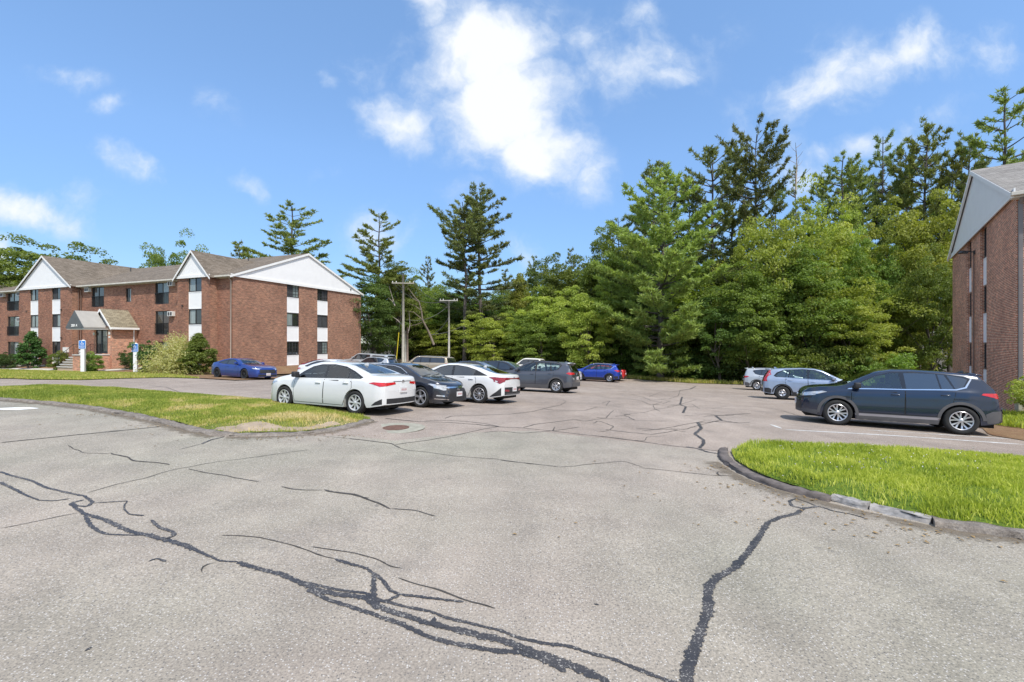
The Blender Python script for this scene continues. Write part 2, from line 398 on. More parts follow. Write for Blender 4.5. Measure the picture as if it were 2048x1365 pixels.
def fbm(x, y, seed=0.0):
    x = np.asarray(x, float); y = np.asarray(y, float); r = np.zeros_like(x); a = .5
    for k in range(5):
        f = 1.9 ** k
        r += a * np.sin(x * f * 1.13 + 2.1 * k + seed + 1.7 * np.sin(y * f * .9 + k * 1.3)) * np.sin(y * f * 1.07 + 1.3 * k + seed * 2 + 1.9 * np.sin(x * f * .8 + k))
        a *= .62
    return np.clip(r * .75 + .5, 0, 1)

# ---------------------------------------------------------------- sheets
xs = np.concatenate([[-900, -500, -280, -160, -100], np.arange(-75, 62, 1.0), [100, 160, 280, 500, 900]])
ys = np.concatenate([[-900, -400, -150, -60, -30], np.arange(-14, 100, 1.0), [130, 200, 350, 600, 1200]])
gx, gy = np.meshgrid(xs, ys); gz = g(gx, gy) - .07
V = np.stack([gx, gy, gz], -1).reshape(-1, 3); nx = len(xs)
i, j = np.meshgrid(np.arange(nx - 1), np.arange(len(ys) - 1)); a = (j * nx + i).ravel()
link('ground', np_mesh('ground', V, np.column_stack([a, a + 1, a + nx + 1, a + nx]), M_DIRT, True)); tag(bpy.data.objects['ground'], kind='structure')

def PX(*pts): return [p2g(*p)[:2] for p in pts]
seam = PX((440, 872), (540, 868), (640, 872), (700, 879), (790, 888), (900, 893), (1065, 880), (1250, 890), (1440, 905))
seam = PX((440, 872), (560, 872), (700, 872), (790, 882), (935, 866), (1065, 862), (1200, 877), (1440, 905))
right_curb = PX((1440, 905), (1440, 925), (1470, 948), (1530, 975), (1600, 993), (1665, 1008), (1760, 1030), (1850, 1052), (1950, 1068), (2048, 1079))
left_curb = PX((0, 800), (100, 808), (180, 817), (270, 833), (340, 849), (390, 862), (440, 872))
lot = [(-70, 24), (-40, 24)] + PX((0, 800)) + seam
lot_poly = [(-62, 36.5), (-62, 16)] + [(-40, 17)] + PX((0, 790)) + left_curb + seam[1:] + [(9, 7.2), (40, -6), (46, 12), (30, 30)] + PX((1480, 769), (1380, 766), (1250, 757)) + [(5, 53), (-2, 60), (-9, 64), (-14, 60)] \
    + [(-16.0, 50), (-17.5, 44), (-17.3, 36)] + PX((545, 758), (470, 762), (400, 757), (330, 755), (250, 757), (160, 760), (60, 759), (0, 757))
sheet('parking_lot', lot_poly, 1.0, M_LOT)
road_poly = [(-70, -6), (40, -6), (40, -6.001)] + [(9, 7.2)] + list(reversed(seam)) + list(reversed(left_curb))[1:] + PX((0, 790)) + [(-40, 17), (-70, 16)]
sheet('road', road_poly, .8, M_ROAD, dz=.0)

# islands of turf
def raised(h, x0=None): return lambda X, Y: g(X, Y) + h
isl_L = PX((0, 799), (100, 806), (180, 814), (270, 829), (345, 845), (395, 858), (455, 868), (540, 866), (600, 865), (650, 859), (700, 849), (742, 839), (705, 829), (640, 816), (560, 803), (420, 793), (330, 786), (250, 780), (150, 775), (60, 775), (0, 779))
isl_L = isl_L + [(-34, 19.5), (-34, 22)][:1] + [(-36, 19)]
cenL = np.array(isl_L)
def edge_dist(X, Y, poly):
    P = np.array(poly); Q = np.stack([np.asarray(X, float).ravel(), np.asarray(Y, float).ravel()], 1); d = np.full(len(Q), 1e9)
    for k in range(len(P)):
        a = P[k]; b = P[(k + 1) % len(P)]; ab = b - a; L = (ab ** 2).sum()
        if L < 1e-9: continue
        t = np.clip(((Q - a) @ ab) / L, 0, 1); dd = np.hypot(*(Q - (a + t[:, None] * ab)).T); d = np.minimum(d, dd)
    return d.reshape(np.shape(X))
zL = lambda X, Y: g(X, Y) + .02 + .10 * sstep(0, .9, edge_dist(X, Y, isl_L)) + .05 * (fbm(X, Y) - .5)
sheet('turf_island', isl_L, .3, M_TURF, zfun=zL)
sand = PX((400, 859), (455, 868), (540, 866), (600, 865), (650, 859), (700, 848), (660, 845), (620, 856), (570, 857), (520, 852), (470, 856), (420, 857))
sheet('bare_dirt', sand, .15, M_SAND, zfun=lambda X, Y: zL(X, Y) + .014 - .03 * sstep(.15, 0, edge_dist(X, Y, sand)))
right_in = PX((1462, 905), (1470, 922), (1500, 942), (1560, 968), (1630, 988), (1700, 1006), (1780, 1024), (1870, 1045), (1960, 1058), (2048, 1068))
isl_R = right_in + [(6.6, 4.0), (16, 2.6), (18, 7.0)] + PX((2048, 929), (1900, 915), (1760, 905), (1600, 899), (1490, 897))
zR = lambda X, Y: g(X, Y) + .03 + .12 * sstep(0, .25, edge_dist(X, Y, isl_R)) + .04 * (fbm(X * 1.3, Y * 1.3) - .5)
sheet('turf_verge', isl_R, .25, M_TURFG, zfun=zR)
# lawn, mulch bank and walks in front of the long building
def TN(t, n): return (BC[0] + BA[0] * t + BN[0] * n, BC[1] + BA[1] * t + BN[1] * n)
lawn = PX((0, 758), (60, 760), (160, 761), (250, 758), (330, 756), (400, 758)) + [TN(3, 4.2), TN(8, 3.6), TN(14, 3.3), TN(22, 3.2), TN(42, 3.2), TN(46, 8)]
sheet('lawn', lawn, .6, M_TURF, dz=.035)
mulch = [TN(46, 3.4), TN(46, -.5), TN(0, -.5), TN(-.2, -17), TN(-2.6, -17)] + [TN(-2.9, -8), TN(-3.4, -1)] + PX((560, 759), (470, 762), (400, 758)) + [TN(3, 4.4), TN(8, 3.8), TN(14, 3.5), TN(22, 3.4)]
sheet('mulch_bed', mulch, .5, M_MULCH, dz=.05)
def strip(name, pts, wdt, mat, zf, thick=None):
    P = [np.array(p[:2]) for p in pts]; L = []; Rr = []
    for k, p in enumerate(P):
        d = P[min(k + 1, len(P) - 1)] - P[max(k - 1, 0)]; d = d / np.hypot(*d); nn = np.array([-d[1], d[0]]) * wdt / 2
        L.append(tuple(p + nn)); Rr.append(tuple(p - nn))
    return sheet(name, L + Rr[::-1], .5, mat, zfun=zf)
strip('walk', [TN(46, 2.55), TN(36, 2.55), TN(28, 2.6), TN(20.2, 2.9), TN(15.2, 3.4)], 1.1, M_WALK, lambda X, Y: g(X, Y) + .085)
strip('walk', [TN(15.6, 3.8), TN(12.5, 3.2), TN(10, 2.3), TN(8.9, 1.4), TN(8.9, .1)], .9, M_WALK, lambda X, Y: g(X, Y) + .09)
# far strip of weeds along the lot edge, soil by the right building
sheet('weedy_verge', PX((1130, 757), (1250, 757.5), (1380, 767), (1480, 770)) + [(28, 33), (36, 30), (34, 42), (20, 50), (8, 56), (4, 56)], 1.0, M_TURF, dz=.04)
soil_R = PX((1965, 858), (1975, 868), (1985, 872), (2010, 876))[::-1] + [(13.6, 13.6), (15.4, 15.9), (20.5, 22.5), (27.5, 31), (30, 30), (19.5, 17.2), (30, 9.5), (24, 6)] + PX((2100, 892), (2048, 882))
sheet('soil_bed', soil_R, .4, M_MULCH, dz=.015)

# ---------------------------------------------------------------- kerbs
def kerb_mat():
    t = NT('worn_kerb'); c = t.coord()
    n = t.noise(6, 6, .7, c); n2 = t.noise(40, 4, .7, c)
    col = t.ramp(n, [(.3, (.13, .11, .095)), (.5, (.22, .19, .165)), (.7, (.31, .275, .24))])
    col = t.mix(.7, col, t.ramp(n2, [(.3, (.5, .5, .5)), (.7, (1.4, 1.4, 1.4))]), 'MULTIPLY')
    t.pbr(col, .9, 0, t.bump(t.math('ADD', n, n2), .9, .02), .25); return t.m
M_KERB = kerb_mat()
def resample(pts, step):
    P = [np.array(p[:2], float) for p in pts]; out = [P[0]]
    for a, b in zip(P, P[1:]):
        L = np.hypot(*(b - a)); k = max(1, int(round(L / step)))
        out += [a + (b - a) * j / k for j in range(1, k + 1)]
    return np.array(out)
def smooth_line(P, it=3):
    P = P.copy()
    for _ in range(it): P[1:-1] = (P[:-2] + 2 * P[1:-1] + P[2:]) / 4
    return P
def kerb(name, pts, wdt, h, mat, jit=.012, gap=0, seed=1):
    rg = np.random.default_rng(seed); P = smooth_line(resample(pts, .12), 6)
    D = np.gradient(P, axis=0); D /= np.hypot(D[:, 0], D[:, 1])[:, None]; N = np.column_stack([-D[:, 1], D[:, 0]])
    prof = [(-.62, -.08), (-.55, .45), (-.44, .93), (-.3, 1.0), (.1, 1.0), (.35, .97), (.5, .9), (.5, -.1)]
    V = []; k = len(prof)
    zz = g(P[:, 0], P[:, 1])
    for i in range(len(P)):
        hh = h * (.85 + .3 * rg.random())
        for (a, b) in prof:
            o = P[i] + N[i] * (a * wdt + rg.normal(0, jit)); V.append((o[0], o[1], zz[i] + b * hh + (rg.normal(0, jit * .6) if b > 0 else 0)))
    Fq = [(i * k + j, i * k + j + 1, (i + 1) * k + j + 1, (i + 1) * k + j) for i in range(len(P) - 1) for j in range(k - 1)]
    for i in (0, len(P) - 1):
        c0 = len(V); q = V[i * k:(i + 1) * k]; V.append(tuple(np.mean(q, 0)))
        for j in range(k): a, b = i * k + j, i * k + (j + 1) % k; Fq.append((a, b, c0, c0) if False else (a, b, c0, a))
    me = bpy.data.meshes.new(name); me.from_pydata([tuple(v) for v in V], [], [tuple(dict.fromkeys(f)) for f in Fq]); me.materials.append(mat); me.polygons.foreach_set('use_smooth', [len(p.vertices) == 4 for p in me.polygons]); me.update()
    o = link(name, me); tag(o, kind='structure'); return o
kerb('kerb', [(-40, 15.8 + 1.5)] + left_curb + PX((455, 872), (470, 873)), .18, .055, M_KERB, .012, seed=3)
kerb('kerb', PX((462, 873), (540, 871.5), (600, 870), (652, 864), (700, 853), (738, 842)), .22, .04, M_KERB, .014, seed=4)
kerb('kerb', PX((1448, 902), (1446, 915), (1458, 930), (1500, 955), (1560, 977), (1630, 996), (1662, 1004)), .15, .06, simple('dark_kerb', (.13, .108, .098), .9, var=.4, vscale=7, bump=.6), .012, seed=5)
M_GRAN = simple('pale_granite', (.27, .255, .245), .85, var=.55, vscale=9, bump=.9, bscale=20)
kerb('kerb', PX((1668, 1001), (1700, 1010), (1738, 1018)), .15, .075, M_GRAN, .012, seed=6)
kerb('kerb', PX((1744, 1018), (1800, 1031), (1865, 1047)), .15, .06, M_GRAN, .016, seed=7)
kerb('kerb', PX((1866, 1049), (1920, 1060), (1985, 1067), (2048, 1075)) + [(6.2, 3.9), (12, 2.2)], .18, .07, M_KERB, .012, seed=8)

# ---------------------------------------------------------------- grass
def dry(X, Y):
    d = fbm(X * .8 + 3, Y * .8); k = sstep(-14, -6, X)
    return np.clip(.10 + .75 * sstep(.25, .8, d) * (.4 + .75 * k) + .10 * k, 0, 1)
Lfront = np.array(sand)
def patchL(X, Y):
    ds = edge_dist(X, Y, sand); q = np.stack([X, Y], 1); ins = inside(q, Lfront)
    return np.where(ins, np.clip(.45 - ds * 1.6, .06, .45), .25 + .75 * sstep(0, .3, ds)) * (.45 + .55 * sstep(.25, .5, fbm(X * 2.3, Y * 2.3, 1)))
inL = isl_L
blades('grass', inL, 2200, .055, .012, M_BLADE_DRY, zL, dry, 2, .9, 'patchy half dried grass on the long traffic island beside the white sedan', patchL)
def lush(X, Y): return np.clip(.28 + .5 * fbm(X * 1.9, Y * 1.9, 2), 0, 1)
blades('grass', isl_R, 3400, .075, .010, M_BLADE, zR, lush, 3, 1.0, 'lush bright green grass on the verge inside the dark kerb',
       lambda X, Y: (.25 + .75 * sstep(.3, .55, fbm(X * 2.2, Y * 2.2, 4))))
blades('grass', lawn, 260, .10, .035, M_BLADE_DRY, lambda X, Y: g(X, Y) + .035, lambda X, Y: .22 + .3 * fbm(X, Y), 5, .8, 'mown lawn strip in front of the long brick building')
vg = PX((1130, 757), (1250, 757.5), (1380, 767), (1480, 770)) + [(28, 33), (30, 35), (20, 45), (11, 51), (4, 55)]
blades('grass', vg, 120, .3, .06, M_BLADE_DRY, lambda X, Y: g(X, Y) + .04, lambda X, Y: .3 + .35 * fbm(X, Y), 6, .6, 'ragged weeds along the far edge of the parking lot')
blades('grass', PX((2048, 860)) + [(14.6, 15.2), (18.2, 16.7), (20.4, 15.5), (17, 14)], 500, .22, .03, M_BLADE, lambda X, Y: g(X, Y) + .04, lambda X, Y: .2 + .3 * fbm(X, Y), 7, .8, 'tuft of green weeds at the foot of the right brick building')
# clover heads dotted over the verge
rg = np.random.default_rng(5)
cv, cf = [], []
for _ in range(90):
    x, y = p2g(1560 + rg.random() * 420, 915 + rg.random() * 60)[:2]
    r = .011; z = float(zR(np.array([x]), np.array([y]))[0]) + .09 + rg.random() * .03; b = len(cv)
    cv += [(x + r, y, z), (x - r, y, z), (x, y + r, z), (x, y - r, z), (x, y, z + r), (x, y, z - r)]
    cf += [(b + i, b + j, b + k) for i in (0, 1) for j in (2, 3) for k in (4, 5)]
o = link('clover_flowers', np_mesh('clover_flowers', cv, cf, simple('clover_white', (.75, .72, .68), .8))); tag(o, 'tiny white clover heads dotted over the bright green verge', 'clover', kind='stuff')

# ---------------------------------------------------------------- cracks, sealant, paint
def z4(*p): return [(x / 2.048, 900 + y / 2.048) for x, y in p]
def z5(*p): return [(1000 + x / 1.954, 860 + y / 1.954) for x, y in p]
def z6(*p): return [(700 + x / 2.56, 740 + y / 2.56) for x, y in p]
def z3(*p): return [(x / 2.56, 740 + y / 2.56) for x, y in p]
def line_mesh(lines, name, mat, dz, step, jit, seed):
    rg = np.random.default_rng(seed); V = []; Fq = []
    for k_, (px, w0, w1) in enumerate(lines):
        P = resample([p2g(*p)[:2] for p in px], step); n = len(P)
        if n < 3: continue
        P = smooth_line(P, 2); s = np.arange(n)
        D = np.gradient(P, axis=0); D /= np.maximum(np.hypot(D[:, 0], D[:, 1]), 1e-6)[:, None]; N = np.column_stack([-D[:, 1], D[:, 0]])
        wob = rg.normal(0, 1, n)
        for _ in range(3): wob[1:-1] = (wob[:-2] + 2 * wob[1:-1] + wob[2:]) / 4
        P = P + N * (wob * jit)[:, None]
        ww = .86 * (w0 + (w1 - w0) * s / (n - 1)) * (.75 + .5 * rg.random(n)) / 2; ww[0] *= .2; ww[-1] *= .2
        zz = g(P[:, 0], P[:, 1]) + dz + .0006 * (k_ % 7)
        b = len(V)
        for i in range(n):
            a = P[i] + N[i] * ww[i] * (.8 + .4 * rg.random()); c = P[i] - N[i] * ww[i] * (.8 + .4 * rg.random())
            V += [(a[0], a[1], zz[i]), (c[0], c[1], zz[i])]
        Fq += [(b + 2 * i, b + 2 * i + 1, b + 2 * i + 3, b + 2 * i + 2) for i in range(n - 1)]
    o = link(name, np_mesh(name, V, Fq, mat, uv=[(0, 0), (1, 0), (1, 1), (0, 1)] * len(Fq))); tag(o, kind='structure'); return o
S = [(z4((0, 92), (40, 105), (130, 128), (190, 158), (290, 180), (345, 190), (380, 215), (360, 235), (300, 232), (285, 222), (345, 205)), .05, .05),
     (z4((300, 215), (310, 240), (340, 262), (430, 290), (540, 338), (600, 350), (650, 365), (740, 388), (800, 412)), .05, .085),
     (z4((790, 408), (850, 437), (900, 460), (975, 462)), .045, .03),
     (z4((975, 465), (1010, 475), (1080, 495), (1160, 515), (1230, 545), (1300, 580), (1380, 600), (1500, 612), (1540, 640), (1600, 665), (1700, 700), (1780, 720), (1900, 750), (2048, 785)) + z5((100, 865), (200, 900), (330, 955), (430, 995)), .07, .085),
     (z4((0, 135), (60, 165), (100, 185), (160, 210), (220, 212), (290, 203)), .06, .025),
     (z4((380, 222), (450, 216), (520, 212), (505, 240), (530, 268), (590, 272)), .02, .03),
     (z4((620, 290), (650, 320), (710, 340), (715, 355), (680, 370), (640, 372)), .05, .05),
     (z4((350, 270), (370, 310), (400, 335), (440, 350), (560, 352), (640, 350)), .06, .03),
     (z4((1240, 545), (1400, 578), (1500, 590), (1560, 620), (1660, 645), (1760, 665), (1830, 690), (1950, 725), (2048, 742)) + z5((70, 815), (170, 840), (260, 850), (340, 870), (430, 895), (540, 940), (640, 980), (700, 1000)), .04, .04),
     (z4((1260, 575), (1350, 620), (1450, 655), (1550, 685), (1650, 720), (1760, 775), (1850, 795), (2048, 830)) + z5((60, 870), (160, 900), (260, 950)), .05, .06),
     (z4((1370, 450), (1430, 470), (1500, 490), (1560, 530), (1600, 580), (1640, 600), (1750, 610), (1900, 628)), .05, .035),
     (z4((1530, 510), (1530, 560), (1530, 640), (1550, 660)), .05, .07), (z4((1500, 610), (1580, 625), (1640, 600)), .05, .04),
     (z4((1780, 690), (1770, 720), (1830, 735)), .05, .05),
     (z5((722, 1005), (745, 900), (780, 800), (815, 700), (812, 620), (850, 580), (920, 540), (970, 480), (1020, 410), (1045, 365), (1090, 345), (1160, 330), (1190, 305)), .10, .07),
     (z5((1185, 308), (1250, 300), (1300, 320), (1370, 330), (1440, 350)), .06, .03),
     (z5((1190, 312), (1140, 300), (1130, 280), (1160, 270), (1210, 288), (1240, 302)), .05, .04),
     (z4((605, 462), (640, 448), (680, 460)), .03, .03), (z4((345, 828), (375, 812)), .035, .03),
     (z5((368, 682), (388, 690)), .03, .03), (z6((1780, 270), (1800, 300), (1765, 330), (1810, 360), (1810, 380), (1790, 402)), .11, .08),
     (z6((1720, 395), (1780, 405), (1830, 422), (1880, 430)), .08, .08), (z6((1870, 235), (1890, 250), (1905, 262)), .12, .1),
     (z6((1700, 140), (1690, 178), (1720, 190), (1705, 222)), .1, .1), (z3((1150, 345), (1080, 360), (1030, 382)), .05, .06), (z6((1690, 105), (1740, 100), (1770, 85)), .16, .1)]
line_mesh(S, 'crack_sealant', M_SEAL, .004, .022, .004, 1)
C = [z6((0, 355), (100, 365), (220, 380), (235, 395), (280, 410), (400, 425), (550, 445), (750, 460), (900, 480), (1070, 498)),
     z6((220, 385), (400, 362), (550, 335), (680, 305), (760, 293)),
     z6((180, 250), (330, 265), (500, 270), (640, 280), (760, 293), (860, 297), (1000, 310), (1090, 322), (1280, 342), (1450, 363), (1530, 375), (1650, 390), (1780, 405), (1900, 420)),
     z6((380, 262), (500, 260), (620, 268), (700, 278), (770, 292)),
     z6((480, 250), (520, 238), (700, 232), (820, 228), (930, 215), (1000, 198), (1080, 180), (1105, 165), (1090, 155)),
     z6((980, 200), (1050, 208), (1200, 210), (1270, 190)),
     z6((885, 298), (950, 280), (1050, 268), (1150, 255), (1200, 265), (1300, 250), (1400, 252), (1480, 262), (1620, 265)),
     z6((1250, 275), (1270, 262), (1350, 290), (1330, 310), (1270, 320)), z6((1260, 245), (1310, 248), (1330, 225), (1350, 208)),
     z6((1380, 222), (1440, 228), (1400, 232), (1460, 260)), z6((1550, 160), (1600, 165), (1550, 180), (1560, 200), (1590, 215)),
     z6((1580, 150), (1640, 160), (1600, 175), (1760, 190), (2048, 205)), z6((1630, 150), (1680, 135), (1690, 105), (1740, 100)),
     z6((1705, 222), (1820, 225), (1900, 236), (2048, 225)), z6((1905, 262), (2048, 282)), z6((1890, 265), (1780, 272)),
     z6((1450, 363), (1510, 365), (1520, 345), (1620, 340)), z6((1000, 148), (1250, 150)), z6((1040, 315), (1050, 295)), z6((1740, 292), (1780, 296)),
     z6((1440, 125), (1500, 140), (1540, 158), (1620, 150)), z6((1290, 170), (1330, 160), (1310, 185)), z6((1070, 500), (1400, 470), (1500, 500)),
     z3((0, 375), (200, 355), (400, 335), (600, 315), (820, 293)), z3((1030, 382), (910, 412)),
     z3((440, 635), (600, 585), (740, 560), (850, 520), (960, 500), (1100, 475), (1300, 450), (1580, 410)),
     z3((960, 510), (1100, 535), (1280, 570), (1330, 575)), z3((1440, 600), (1500, 615), (1650, 620)), z3((1640, 340), (1800, 352), (2000, 380), (2048, 400)),
     z4((910, 352), (1000, 355), (1110, 368), (1200, 395), (1300, 430), (1370, 450)), z4((1270, 400), (1450, 425), (1550, 460), (1640, 495)),
     z4((1620, 540), (1780, 570), (1880, 610), (2030, 655)), z4((0, 325), (180, 290), (330, 258)), z4((820, 510), (820, 480), (870, 465)),
     z4((1600, 245), (1700, 250), (1790, 275)), z3((340, 390), (440, 430), (560, 432)), z5((0, 120), (230, 145)), z5((540, 148), (840, 180), (900, 180))]
rgc = np.random.default_rng(4)
for _ in range(15):
    x, y = 900 + rgc.random() * 620, 775 + rgc.random() ** 1.3 * 90; L = [(x, y)]; a = rgc.random() * .9 - .45; sg = 1 if rgc.random() < .5 else -1
    for k in range(int(3 + rgc.random() * 4)): x += sg * (12 + 22 * rgc.random()) * (y - 690) / 110; y += math.sin(a) * 7 + rgc.normal(0, 3.2); a += rgc.normal(0, .6); L.append((x, max(772, y)))
    C.append(L)
line_mesh([(c, .030 if min(q[1] for q in c) < 860 else .017, .023 if min(q[1] for q in c) < 860 else .015) for c in C], 'pavement_cracks', M_CRACK, .0035, .06, .016, 2)
C2 = [z3((560, 430), (640, 445), (690, 470), (820, 480), (870, 487)), z3((1650, 620), (1800, 640), (1890, 660)), z4((1330, 170), (1450, 185), (1530, 215), (1600, 245)),
      z3((760, 80), (850, 90), (920, 115), (980, 120)), z6((1450, 363), (1530, 375)), z6((640, 280), (760, 293)), z6((180, 250), (330, 265)), z6((1640, 178), (1760, 190)),
      z6((0, 355), (100, 365), (220, 380)), z5((850, 165), (845, 178), (865, 182)), z3((0, 375), (820, 293)), z6((1280, 342), (1450, 363))]
line_mesh([(c, .035, .03) for c in C2], 'pavement_cracks', M_CRACK, .0052, .06, .012, 3)
M_PAINT = NT('worn_white_paint'); c = M_PAINT.coord()
nn = M_PAINT.noise(18, 5, .75, c)
M_PAINT.pbr(M_PAINT.mix(M_PAINT.ramp(nn, [(.42, 0.), (.62, .75)]), (.66, .66, .64), (.33, .32, .30)), .85); M_PAINTW = M_PAINT.m
line_mesh([([(-20, 818.5), (20, 818.5), (76, 817.5)], .46, .46), ], 'stop_line', simple('stop_line_paint', (.78, .78, .76), .8, var=.08, vscale=12), .005, .3, 0, 4)
line_mesh([(z6((2150, 280), (2212, 302)), .1, .1), ([(1570, 860), (1700, 867), (1850, 876), (2048, 890)], .09, .09), ([(1735, 861), (1850, 868), (2022, 879)], .07, .07),
           ([(1605, 895), (1670, 899), (1830, 913), (2048, 931)], .09, .09)], 'parking_lines', M_PAINTW, .005, .25, 0, 5)
# manhole
mx, my, mz = p2g(792, 856.5)
t = empty('manhole_cover', (mx, my, mz)); tag(t, 'rusty round manhole cover set in a pale patched ring near the island tip', 'manhole cover')
b = MB(); b.lathe([(0, .004), (.30, .004), (.30, .012), (.27, .012), (.27, .008), (0, .008)], 28); b.build('lid', simple('rusty_iron', (.16, .085, .06), .8, .3, var=.4, vscale=14, bump=.5), t)
b = MB(); b.lathe([(.30, .003), (.36, .0075), (.62, .006), (.66, .001)], 28); b.build('collar', simple('patch_concrete', (.30, .285, .23), .95, var=.25, vscale=5, bump=.4), t)

# ---------------------------------------------------------------- stains, gutter dirt, fallen leaves
def soft_mat(name, col, lo, hi, sc):
    t = NT(name); c = t.coord(); uv = t.coord('UV')
    d = t.n('ShaderNodeSeparateXYZ', i_Vector=uv).outputs[0]
    k = t.math('ADD', t.math('MULTIPLY', t.math('SUBTRACT', 1.0, d), .75), t.math('MULTIPLY', t.math('SUBTRACT', t.noise(sc, 6, .72, c), .5), 1.5))
    al = t.n('ShaderNodeMapRange', i_Value=k, i_1=lo, i_2=hi).outputs[0]
    b = t.n('ShaderNodeBsdfPrincipled'); t.put(b.inputs['Base Color'], t.ramp(t.noise(45, 4, .7, c), [(.3, tuple(x * .6 for x in col)), (.7, tuple(x * 1.5 for x in col))])); b.inputs['Roughness'].default_value = .85
    tr = t.n('ShaderNodeBsdfTransparent'); mx = t.n('ShaderNodeMixShader', i_0=t.math('MULTIPLY', al, .8)); t.put(mx.inputs[1], tr.outputs[0]); t.put(mx.inputs[2], b.outputs[0])
    t.t.links.new(mx.outputs[0], t.out.inputs[0]); return t.m
M_GDIRT = soft_mat('gutter_dirt', (.17, .135, .095), .25, .7, 5.0)
rg = np.random.default_rng(21)
def gutter(pts, off, wdt):
    P = smooth_line(resample(pts, .25), 6); D = np.gradient(P, axis=0); D /= np.hypot(D[:, 0], D[:, 1])[:, None]; N = np.column_stack([-D[:, 1], D[:, 0]]); m = MB()
    for i in range(len(P) - 1):
        q = []
        for j, s in ((i, 0), (i + 1, 0), (i + 1, 1), (i, 1)): a = P[j] + N[j] * (off + (wdt if s else 0)); q.append((a[0], a[1], G(a[0], a[1]) + .007))
        m.add(q, [(0, 1, 2, 3)], [[(0, 0), (0, 0), (1, 0), (1, 0)]])
    return m
tag(gutter(left_curb, -.1, -.35).build('gutter_dirt', M_GDIRT), kind='structure')
tag(gutter(right_curb[1:], -.02, -.42).build('gutter_dirt', M_GDIRT), kind='structure')
tag(gutter(PX((455, 874), (540, 873), (600, 871.5), (655, 866), (703, 855), (742, 843)), -.02, -.4).build('gutter_dirt', M_GDIRT), kind='structure')
cv, cf = [], []
for k in range(420):
    base = [(1455, 935), (1520, 972), (1600, 996), (1720, 1025), (1850, 1058), (560, 876), (680, 868), (300, 850), (180, 828), (1980, 1075)][k % 10]; w_ = 1.0 if k % 3 else 4.0
    x, y, z = p2g(base[0], base[1] + 4); x += rg.normal(0, .45) * w_; y += rg.normal(0, .12) * w_
    if inside(np.array([[x, y]]), np.array(isl_R))[0] or inside(np.array([[x, y]]), np.array(isl_L))[0] or y < 2.5: continue
    z = G(x, y) + .012; a = rg.random() * 6.28; L = .012 + .02 * rg.random(); c_, s_ = math.cos(a), math.sin(a); b = len(cv)
    cv += [(x - c_ * L, y - s_ * L, z - .004), (x + s_ * L * .5, y - c_ * L * .5, z + .006), (x + c_ * L, y + s_ * L, z), (x - s_ * L * .5, y + c_ * L * .5, z + .004)]; cf.append((b, b + 1, b + 2, b + 3))
o = link('fallen_leaves', np_mesh('fallen_leaves', cv, cf, simple('dry_leaf', (.26, .17, .07), .8, var=.5, vscale=3))); tag(o, 'small dry leaves and bits of litter scattered along the kerbs', 'litter', kind='stuff')
# ---------------------------------------------------------------- building materials
def brick_mat(name, tone=(1, 1, 1), mortar=(.45, .34, .25), msize=.0095):
    t = NT(name); uv = t.coord('UV')
    br = t.n('ShaderNodeTexBrick', i_Vector=uv, i_Scale=1.0, i_Mortar_Size=msize, i_Mortar_Smooth=.15, i_Bias=0.0, i_Brick_Width=.205, i_Row_Height=.0675)
    br.offset = .5; br.inputs['Color1'].default_value = (.165 * tone[0], .055 * tone[1], .036 * tone[2], 1)
    br.inputs['Color2'].default_value = (.315 * tone[0], .115 * tone[1], .070 * tone[2], 1); br.inputs['Mortar'].default_value = (*mortar, 1)
    # single odd bricks
    mp = t.n('ShaderNodeMapping', i_Vector=uv); mp.inputs['Scale'].default_value = (1 / .205, 1 / .0675, 1)
    wn = t.n('ShaderNodeTexNoise', i_Scale=.55, i_Detail=2, i_Vector=mp.outputs[0]).outputs['Fac']
    big = t.noise(.5, 5, .65, uv)
    col = t.mix(.5, br.outputs['Color'], t.ramp(wn, [(.32, (.50, .48, .48)), (.5, (1, 1, 1)), (.68, (1.55, 1.45, 1.3))]), 'MULTIPLY')
    col = t.mix(.8, col, t.ramp(big, [(.32, (.74, .72, .72)), (.5, (1, 1, 1)), (.68, (1.22, 1.2, 1.15))]), 'MULTIPLY')
    bmp = t.bump(t.math('ADD', t.math('MULTIPLY', br.outputs['Fac'], -1), t.math('MULTIPLY', t.noise(60, 3, .6, uv), .25)), .55, .008)
    t.pbr(col, .88, 0, bmp, .25); return t.m
M_BRICK = brick_mat('red_brick'); M_BRICK2 = brick_mat('light_mortar_brick', (1.7, 1.4, 1.2), (.72, .54, .40), .013)  # second brick: pale mortar, brick tone raised to offset shade on the right wall
M_TRIM = simple('white_trim', (.86, .85, .83), .55, var=.05, vscale=1.2)
M_PANEL = simple('white_panel', (.88, .87, .86), .5, var=.03, vscale=1.5)
M_GUT = simple('cream_gutter', (.62, .58, .50), .5, var=.12, vscale=3)
M_PIPE = simple('brown_downspout', (.22, .15, .12), .55, var=.15)
M_TAN = simple('tan_downspout', (.42, .34, .28), .55, var=.1)
M_WPIPE = simple('white_downspout', (.78, .78, .78), .45, var=.05)
M_FRAME = simple('bronze_frame', (.045, .043, .042), .45, var=.2)
M_CONC = simple('foundation_concrete', (.43, .40, .36), .92, var=.25, vscale=1.5, bump=.4, bscale=25)
M_STONE = simple('granite_tread', (.58, .55, .52), .85, var=.15, vscale=8, bump=.3)
